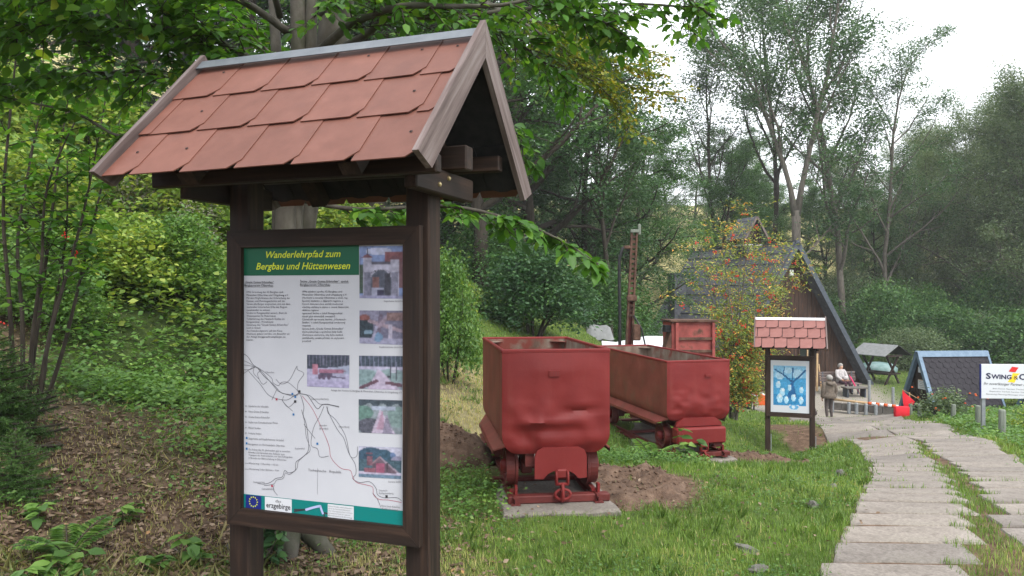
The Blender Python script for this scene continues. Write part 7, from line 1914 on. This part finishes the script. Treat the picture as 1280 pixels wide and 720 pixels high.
# rowan with red berries
rw = empty('rowan_tree', ((918 - 640) / F * 17.2, 17.2, gz((918 - 640) / F * 17.2, 17.2)), 0, 'slender rowan with red berries and yellowing leaves before the hut', 'tree')
O3 = np.array(rw.location); rr = np.random.default_rng(19); tubes, tips = [], []
for i, (px, py) in enumerate(((940, 262), (985, 330), (900, 290), (880, 340), (960, 300), (1000, 345), (925, 320), (890, 390), (975, 400), (945, 350), (868, 375), (910, 420), (955, 440), (905, 330), (930, 285), (968, 355), (990, 310), (875, 310))):
    e_ = A(px, py, 17.2 + rr.uniform(-.8, .8)) - O3; b0 = np.array([rr.normal(0, .05), rr.normal(0, .05), -.1]); mid = b0 * .5 + e_ * .5 - np.array([e_[0] * .28, 0, 0])
    p = catmull([b0, b0 * .7 + mid * .3 + np.array([0, 0, .3]), mid, e_]); k = len(p); tubes.append((p, [.035 * (1 - .85 * j / (k - 1)) for j in range(k)], 1))
    for j in range(4, k):
        for q_ in range(4):
            d = rand_dirs(1, rr, .15, .3)[0]; t2 = bend_path(p[j], d, rr.uniform(.3, .62), 3, .1, 0, rr); tubes.append((t2, [.006, .005, .004, .002], 3)); tips += [t2[2], t2[3]]
wood_mesh('trunk', tubes, M['bark_grey'], rw)
tips = np.array(tips); 
leaf_obj('crown', cloud(tips, 14, .12, .08, rr, .6, -.3, .5, .6), M['leaf_rowan'], rw)
m = MB(); sel = tips[rr.random(len(tips)) < .2]
for c0 in sel:
    for k in range(7): v = c0 + rr.normal(0, .03, 3) - np.array([0, 0, .05]); m.lathe([(.004, -.015), (.016, 0), (.004, .015)], v, 'z', 5)
o = m.build('berries', M['berry'], rw, True); o['kind'] = 'stuff'

# ------------------------------------------------------------------ small plants near the camera
ys = spruce('young_spruce', 8, 1.05, .66, 'leaf_young_spruce', .036, 84)
place(ys, USED, -3.78, 5.5, 0, .86, 'young dark green spruce at the left picture edge', 'spruce', None, -.05)
ys2 = place(ys, USED, -3.2, 4.9, 2, .5, 'small spruce seedling before the young spruce', 'spruce', None, -.1)
def fern(seed, n=6, L=.42):
    r = np.random.default_rng(seed); root = empty('fern'); m = MB(); parts = []
    for k in range(n):
        az = k * 6.28 / n + r.normal(0, .3); p = bend_path((0, 0, 0), (math.cos(az) * .6, math.sin(az) * .6, 1), L * r.uniform(.7, 1.1), 10, .03, -.12, r); m.tube(p, [.004] * 10 + [.001], 4, cap=False)
        for j in range(2, 10):
            d = unit(p[j + 1] - p[j] if j < 10 else p[j] - p[j - 1]); sd_ = unit(np.cross(d, [0, 0, 1])); w = .11 * math.sin(math.pi * (j + 1) / 12) + .015
            parts.append(leaf_arrays(np.array([p[j], p[j], (p[j] + p[j + 1]) / 2, (p[j] + p[j + 1]) / 2]), np.array([sd_ + d * .3, -sd_ + d * .3] * 2), np.array([[0, 0, 1.]] * 4) + r.normal(0, .1, (4, 3)), np.array([w, w, w * .95, w * .95]), .55, False, None, r))
    link('stalks', m.mesh('stalks', True, False), M['leaf_fresh'], root).data.materials.clear(); root.children[0].data.materials.append(M['bark_dark'])
    leaf_obj('fronds', parts, M['leaf_fresh'], root); return root
fn = fern(3)
place(fn, USED, -2.55, 4.35, 0, .9, 'fern frond rising from the leaf litter at bottom left', 'fern', 'ferns', -.01)
place(fn, USED, 1.62, 8.75, 1, 1.0, 'bright fern beside the wheels of the farther cart', 'fern', 'ferns', -.01)
def sapling(name, seed, n, h, size, leaf, spread=.12):
    r = np.random.default_rng(seed); root = empty(name); m = MB(); P, D = [], []
    for k in range(n):
        az = r.random() * 6.28; p = bend_path((r.normal(0, spread * .3), r.normal(0, spread * .3), 0), (math.cos(az) * .35, math.sin(az) * .35, 1), h * r.uniform(.6, 1.1), 5, .08, .02, r); m.tube(p, [.006, .005, .004, .003, .002, .001], 4, cap=False)
        for j in range(1, 6):
            for s in range(3): a_ = r.random() * 6.28; P.append(p[j]); D.append((math.cos(a_), math.sin(a_), r.normal(-.15, .25)))
    link('stems', m.mesh('stems', True, False), M['bark_dark'], root); P = np.array(P); leaf_obj('leaves', leaf_arrays(P, np.array(D), unit(np.array([[0, 0, 1.]]) + r.normal(0, .3, P.shape)), size * r.uniform(.7, 1.2, len(P)), 1.1, True, None, r), M[leaf], root); return root
s1_ = sapling('glossy_shrub', 2, 9, .36, .085, 'leaf_dark'); place(s1_, USED, -1.52, 4.55, 0, 1.0, 'dark glossy-leaved shrublet at the foot of the grey tree', 'shrub', None, -.01)
s2_ = sapling('maple_seedling', 5, 3, .42, .13, 'leaf_fresh'); place(s2_, USED, 2.02, 8.85, 0, 1.0, 'broad-leaved seedling beside the coupling of the farther cart', 'seedling', None, -.01)
s3_ = sapling('leafy_seedling', 7, 2, .22, .10, 'leaf_fresh')
for i, (px, D, lb) in enumerate(((185, 4.35, 'bright seedling in the leaf litter, middle one'), (150, 4.9, 'bright seedling in the leaf litter, farthest one'), (40, 4.6, 'bright seedling below the young spruce'), (95, 4.1, 'bright seedling at the bottom edge, left one'), (65, 4.0, 'bright seedling at the bottom left corner'), (245, 4.6, 'bright seedling close to the board post'))): place(s3_, USED, (px - 640) / F * D, D, i, .8 + .07 * i, lb, 'seedling', 'seedlings in the leaf litter', -.01)

# ------------------------------------------------------------------ ground vegetation (nobody could count it)
def frustum_pts(n, d0, d1, pw, r, wide=.80, xlo=None, xhi=None):
    u = r.random(n); k = 1 - pw; D = (d0 ** k + u * (d1 ** k - d0 ** k)) ** (1 / k); X = r.uniform(-wide, wide, n) * D
    return X, D
rg = np.random.default_rng(101)
X, Y = frustum_pts(480000, 2.6, 42, 1.15, rg, .82)
pm = path_mask(X, Y, .06); lm = litter_mask(X, Y); dm = dirt_mask(X, Y); pz = plaza_mask(X, Y); cm = cover_mask(X, Y); sm = straw_mask(X, Y)
patch = .5 + .5 * vnoise(X, Y, .9, 21); patch2 = .5 + .5 * vnoise(X, Y, 2.7, 22)
dens = (1 - pm) * (1 - .72 * lm) * (1 - .97 * dm) * (1 - .96 * pz) * (1 - .8 * cm) * np.clip(.45 + .9 * patch2, 0, 1)
def in_pad(X, Y, base, rz, x0, x1, y0, y1):
    c_, s_ = math.cos(rz), math.sin(rz); lx = (X - base.x) * c_ + (Y - base.y) * s_; ly = -(X - base.x) * s_ + (Y - base.y) * c_
    return (lx > x0) & (lx < x1) & (ly > y0) & (ly < y1)
dens[in_pad(X, Y, C1, c1_rz, -.44, .44, -.24, 2.5)] = 0; dens[in_pad(X, Y, C2, c2_rz, -.42, .42, -.05, 2.6)] *= .1
keep = rg.random(len(X)) < dens
X, Y, patch, patch2, lm, sm = X[keep], Y[keep], patch[keep], patch2[keep], lm[keep], sm[keep]
# joints of the path and its middle strip
jx, jy = [], []
for (yy, L, Rr, sk_, cuts) in SEAM:
    k = int(260 if yy < 8 else 80)
    x = rg.uniform(L - .05, Rr + .1, k); cl_ = vnoise(x, np.full(k, yy), 2.2, 31) > .15; x = x[cl_]
    jx.append(x); jy.append(yy + sk_ * (x - L) + rg.normal(0, .012, len(x)))
    if len(cuts) == 2 and yy < 12.6:
        g0, g1 = cuts[0][1], cuts[1][0]; k = int(min(700, (g1 - g0) * .42 * (3200 if yy < 7 else 1500)))
        x = rg.uniform(g0 - .02, g1 + .02, k); y_ = yy - rg.uniform(0, .42, k); ok = vnoise(x, y_, 1.6, 33) > -.35
        jx.append(x[ok]); jy.append(y_[ok])
jx, jy = np.concatenate(jx), np.concatenate(jy); nj = len(jx)
X = np.concatenate([X, jx]); Y = np.concatenate([Y, jy]); patch = np.concatenate([patch, rg.random(nj)]); patch2 = np.concatenate([patch2, rg.random(nj) * .5]); lm = np.concatenate([lm, np.zeros(nj)]); sm = np.concatenate([sm, np.zeros(nj)])
isj = np.concatenate([np.zeros(len(X) - nj, bool), np.ones(nj, bool)])
Z = ground(X, Y) - .004
n = len(X)
hgt = .68 * (.03 + .045 * rg.random(n) + .10 * np.clip(patch2 - .55, 0, 1) * rg.random(n) * 2 + .05 * (rg.random(n) ** 6)) * (1 - .35 * lm)
hgt = np.where(isj, .025 + .05 * rg.random(n), hgt)
hgt = hgt * np.clip(.85 + Y * .02, .8, 1.4)
wd_ = np.maximum(.0028, .00075 * Y) * rg.uniform(.8, 1.4, n)
az = rg.random(n) * 6.283; lean = rg.uniform(.1, .75, n) * hgt
dx, dy = np.cos(az), np.sin(az); sx_, sy_ = -dy, dx
P0 = np.stack([X, Y, Z], 1); side = np.stack([sx_, sy_, np.zeros(n)], 1) * wd_[:, None] * .5; dirv = np.stack([dx, dy, np.zeros(n)], 1)
mid = P0 + dirv * (lean * .35)[:, None] + np.array([0, 0, 1]) * (hgt * .6)[:, None]; tip = P0 + dirv * lean[:, None] + np.array([0, 0, 1]) * hgt[:, None]
V = np.stack([P0 - side, P0 + side, mid + side * .8, mid - side * .8, tip], 1).reshape(-1, 3)
b0 = np.arange(n) * 5
Fc = np.stack([np.stack([b0, b0 + 1, b0 + 2], 1), np.stack([b0, b0 + 2, b0 + 3], 1), np.stack([b0 + 3, b0 + 2, b0 + 4], 1)], 1).reshape(-1, 3)
dry = _smooth(.50, .82, .5 + .5 * vnoise(X, Y, 1.5, 41) + .12 * vnoise(X, Y, 4.5, 42))
tn = np.clip(.12 + .42 * patch + rg.normal(0, .15, n) + .3 * dry + .45 * lm + .5 * sm + (rg.random(n) < .05) * .5, 0, 1)
o = link('grass', np_mesh('grass', V, Fc, M['leaf_grass'], False, {'tint': np.repeat(tn, 5)})); tag(o, 'short uneven green grass of the clearing', 'grass', kind='stuff')

def plants(name, X, Y, h, per, size, leaf, label, cat, r, spread=.09, near=False, kind='stuff'):
    Z = ground(X, Y); n = len(X); hh_ = h * r.uniform(.4, 1.2, n)
    P = np.repeat(np.stack([X, Y, Z], 1), per, 0) + r.normal(0, spread, (n * per, 3)) * [1, 1, 0]
    P[:, 2] += np.repeat(hh_, per) * (r.random(n * per) ** .7)
    Dv = rand_dirs(len(P), r, .05, .3); Nv = unit(np.array([[0, 0, 1.]]) + r.normal(0, .4, P.shape)); sc = np.repeat(np.clip(Y / 9, .75, 1.6), per)
    t = np.clip(np.repeat(r.normal(.5, .15, n), per) + r.normal(0, .17, len(P)), 0, 1)
    o = leaf_obj(name, leaf_arrays(P, Dv, Nv, size * sc * r.uniform(.6, 1.2, len(P)), 1.1, near, t, r), M[leaf]); return tag(o, label, cat, kind=kind)
def pick(n, d0, d1, f, r, wide=.85, pw=1.0001): X, Y = frustum_pts(n, d0, d1, pw, r, wide); k = r.random(n) < f(X, Y); return X[k], Y[k]
ru = np.random.default_rng(55)
X, Y = pick(30000, 6, 22, lambda x, y: cover_mask(x, y) * np.clip(.5 + .8 * vnoise(x, y, .9, 51), 0, 1), ru, .9, .6)
plants('undergrowth', X, Y, .28, 12, .075, 'leaf_fresh', 'lush green undergrowth covering the lower bank', 'undergrowth', ru)
X, Y = pick(16000, 8.5, 24, lambda x, y: cover_mask(x, y) * _smooth(8.8, 10.5, y) * np.clip(.3 + .9 * vnoise(x, y, .7, 52), 0, 1), ru, .95, .5)
plants('tall_herbs', X, Y, .85, 16, .105, 'leaf_yellow_green', 'yellow-green tall herbs on the upper bank', 'undergrowth', ru, .12)
X, Y = pick(17000, 3.2, 20, lambda x, y: (1 - path_mask(x, y, .1)) * (1 - .9 * dirt_mask(x, y)) * (1 - plaza_mask(x, y)) * (1 - litter_mask(x, y)) * (vnoise(x, y, 1.4, 61) > -.05) * .6, ru, .8)
ok = ~in_pad(X, Y, C1, c1_rz, -.55, .55, -.4, 2.5) & ~in_pad(X, Y, C2, c2_rz, -.5, .5, -.1, 2.6); X, Y = X[ok], Y[ok]
plants('clover', X, Y, .055, 9, .032, 'leaf_fresh', 'low clover and dandelion leaves in the grass', 'herbs', ru, .06)
X, Y = pick(9000, 8, 30, lambda x, y: _smooth(.02, .4, x - pr(y)) * _smooth(4.5, 1.5, x - pr(y)) * (y < 25.5), ru, .85)
plants('verge_herbs', X, Y, .12, 10, .055, 'leaf_fresh', 'leafy herbs of the verge right of the path', 'herbs', ru)
def near_carts(x, y): return ((x > .95) & (x < 2.2) & (y > 7.6) & (y < 8.9) & (y > 7.7 + .5 * (x - 1.0))) * .55
X, Y = pick(9000, 6.5, 10, near_carts, ru, .4); plants('weeds', X, Y, .13, 11, .045, 'leaf_fresh', 'green weeds growing around the farther cart\'s wheels', 'weeds', ru)
X, Y = pick(3000, 5.5, 9.5, lambda x, y: in_pad(x, y, C1, c1_rz, -.95, -.42, -.3, 1.1) * .9, ru, .4); plants('weeds', X, Y, .16, 10, .05, 'leaf_fresh', 'feathery weeds along the nearer cart\'s track', 'weeds', ru)
X, Y = pick(9000, 3.0, 9, lambda x, y: litter_mask(x, y) * (1 - cover_mask(x, y)) * (vnoise(x, y, 2.0, 71) > .25) * .5, ru, .85); plants('woodland_herbs', X, Y, .09, 7, .045, 'leaf_fresh', 'small green herbs in the leaf litter', 'herbs', ru)
X, Y = pick(60000, 2.6, 11, lambda x, y: litter_mask(x, y) * (1 - .8 * cover_mask(x, y)) * (1 - path_mask(x, y)), ru, .85, 1.3)
n = len(X); Z = ground(X, Y) + .004 + .012 * ru.random(n)
o = leaf_obj('leaf_litter', leaf_arrays(np.stack([X, Y, Z], 1), rand_dirs(n, ru, .05, .22), unit(np.array([[0, 0, 1.]]) + ru.normal(0, .35, (n, 3))), .048 * ru.uniform(.5, 1.3, n), 1.0, False, np.clip(ru.beta(2, 2.2, n), 0, 1), ru), M['leaf_dry']); tag(o, 'dry brown leaves scattered under the trees', 'leaf litter', kind='stuff')
X, Y = pick(26000, 2.8, 10, lambda x, y: litter_mask(x, y) * (1 - cover_mask(x, y)) * np.clip(.25 + vnoise(x, y, 1.2, 81), 0, 1), ru, .85, 1.2)
n = len(X); Z = ground(X, Y); az = ru.random(n) * 6.28
o = leaf_obj('dry_grass', leaf_arrays(np.stack([X, Y, Z], 1), np.stack([np.cos(az), np.sin(az), ru.uniform(.2, 1.6, n)], 1), unit(ru.normal(0, 1, (n, 3))), ru.uniform(.06, .16, n), .09, False, np.clip(ru.normal(.45, .28, n), 0, 1), ru), M['leaf_straw']); tag(o, 'thin pale grass blades among the leaf litter', 'grass', kind='stuff')
X, Y = pick(9000, 3.4, 9, lambda x, y: (1 - litter_mask(x, y)) * (1 - .97 * path_mask(x, y)) * (x < pl(y) + .3) * (.5 + .5 * vnoise(x, y, 1.0, 91)) ** 2, ru, .6, 1.1)
n = len(X); Z = ground(X, Y) + .012 + .02 * ru.random(n)
o = leaf_obj('fallen_leaves', leaf_arrays(np.stack([X, Y, Z], 1), rand_dirs(n, ru, .1, .3), unit(np.array([[0, 0, 1.]]) + ru.normal(0, .45, (n, 3))), .038 * ru.uniform(.4, 1.3, n), 1.0, False, np.clip(ru.beta(2, 2.2, n), 0, 1), ru), M['leaf_dry']); tag(o, 'single dry leaves lying in the grass', 'leaves', kind='stuff')
X, Y = pick(1100, 3.6, 14, lambda x, y: (1 - litter_mask(x, y)) * (1 - path_mask(x, y, .1)) * (1 - dirt_mask(x, y)) * (x < pl(y)) * (vnoise(x, y, .8, 95) > .05), ru, .6, 1.001)
ok = ~in_pad(X, Y, C1, c1_rz, -.5, .5, -.4, 2.5) & ~in_pad(X, Y, C2, c2_rz, -.5, .5, -.2, 2.6); X, Y = X[ok], Y[ok]
n = len(X); per = 16; P = np.repeat(np.stack([X, Y, ground(X, Y)], 1), per, 0) + ru.normal(0, .018, (n * per, 3)) * [1, 1, 0]; az = ru.random(n * per) * 6.28
o = leaf_obj('grass_tufts', leaf_arrays(P, np.stack([np.cos(az) * .5, np.sin(az) * .5, ru.uniform(.5, 1.4, n * per)], 1), unit(np.stack([np.cos(az), np.sin(az), .4 + 0 * az], 1)), np.repeat(ru.uniform(.05, .12, n), per) * ru.uniform(.6, 1.1, n * per), .06, False, np.clip(ru.normal(.4, .2, n * per), 0, 1), ru), M['leaf_grass']); tag(o, 'taller tufts standing out of the short grass', 'grass', kind='stuff')
m = MB(); r_ = random.Random(6)
for k in range(70):
    x, y = r_.uniform(-4.2, -.4), r_.uniform(3.4, 8); a_ = r_.random() * 3.14; L = r_.uniform(.08, .3); z = gz(x, y) + .015
    m.tube([(x, y, z), (x + math.cos(a_) * L * .5, y + math.sin(a_) * L * .5, z + r_.uniform(0, .02)), (x + math.cos(a_) * L, y + math.sin(a_) * L, gz(x + math.cos(a_) * L, y + math.sin(a_) * L) + .015)], [.004, .0035, .002], 4, cap=False)
o = m.build('fallen_twigs', M['bark_grey'], None, True); tag(o, 'thin fallen twigs in the leaf litter', 'twigs', kind='stuff')

# ------------------------------------------------------------------ the damp air of the valley
m = MB(); m.box((0, 145, 27), (700, 330, 72)); hz_ = m.build('haze', None)
hm = bpy.data.materials.new('haze'); hm.use_nodes = True; ht = hm.node_tree; ht.nodes.clear()
ho_ = ht.nodes.new('ShaderNodeOutputMaterial'); hv = ht.nodes.new('ShaderNodeVolumePrincipled'); hv.inputs['Color'].default_value = (.9, .93, .97, 1); hv.inputs['Density'].default_value = 0.0007; hv.inputs['Anisotropy'].default_value = 0.0
ht.links.new(hv.outputs[0], ho_.inputs['Volume']); hz_.data.materials.append(hm); tag(hz_, 'thin damp air between the trees', 'haze', kind='stuff')
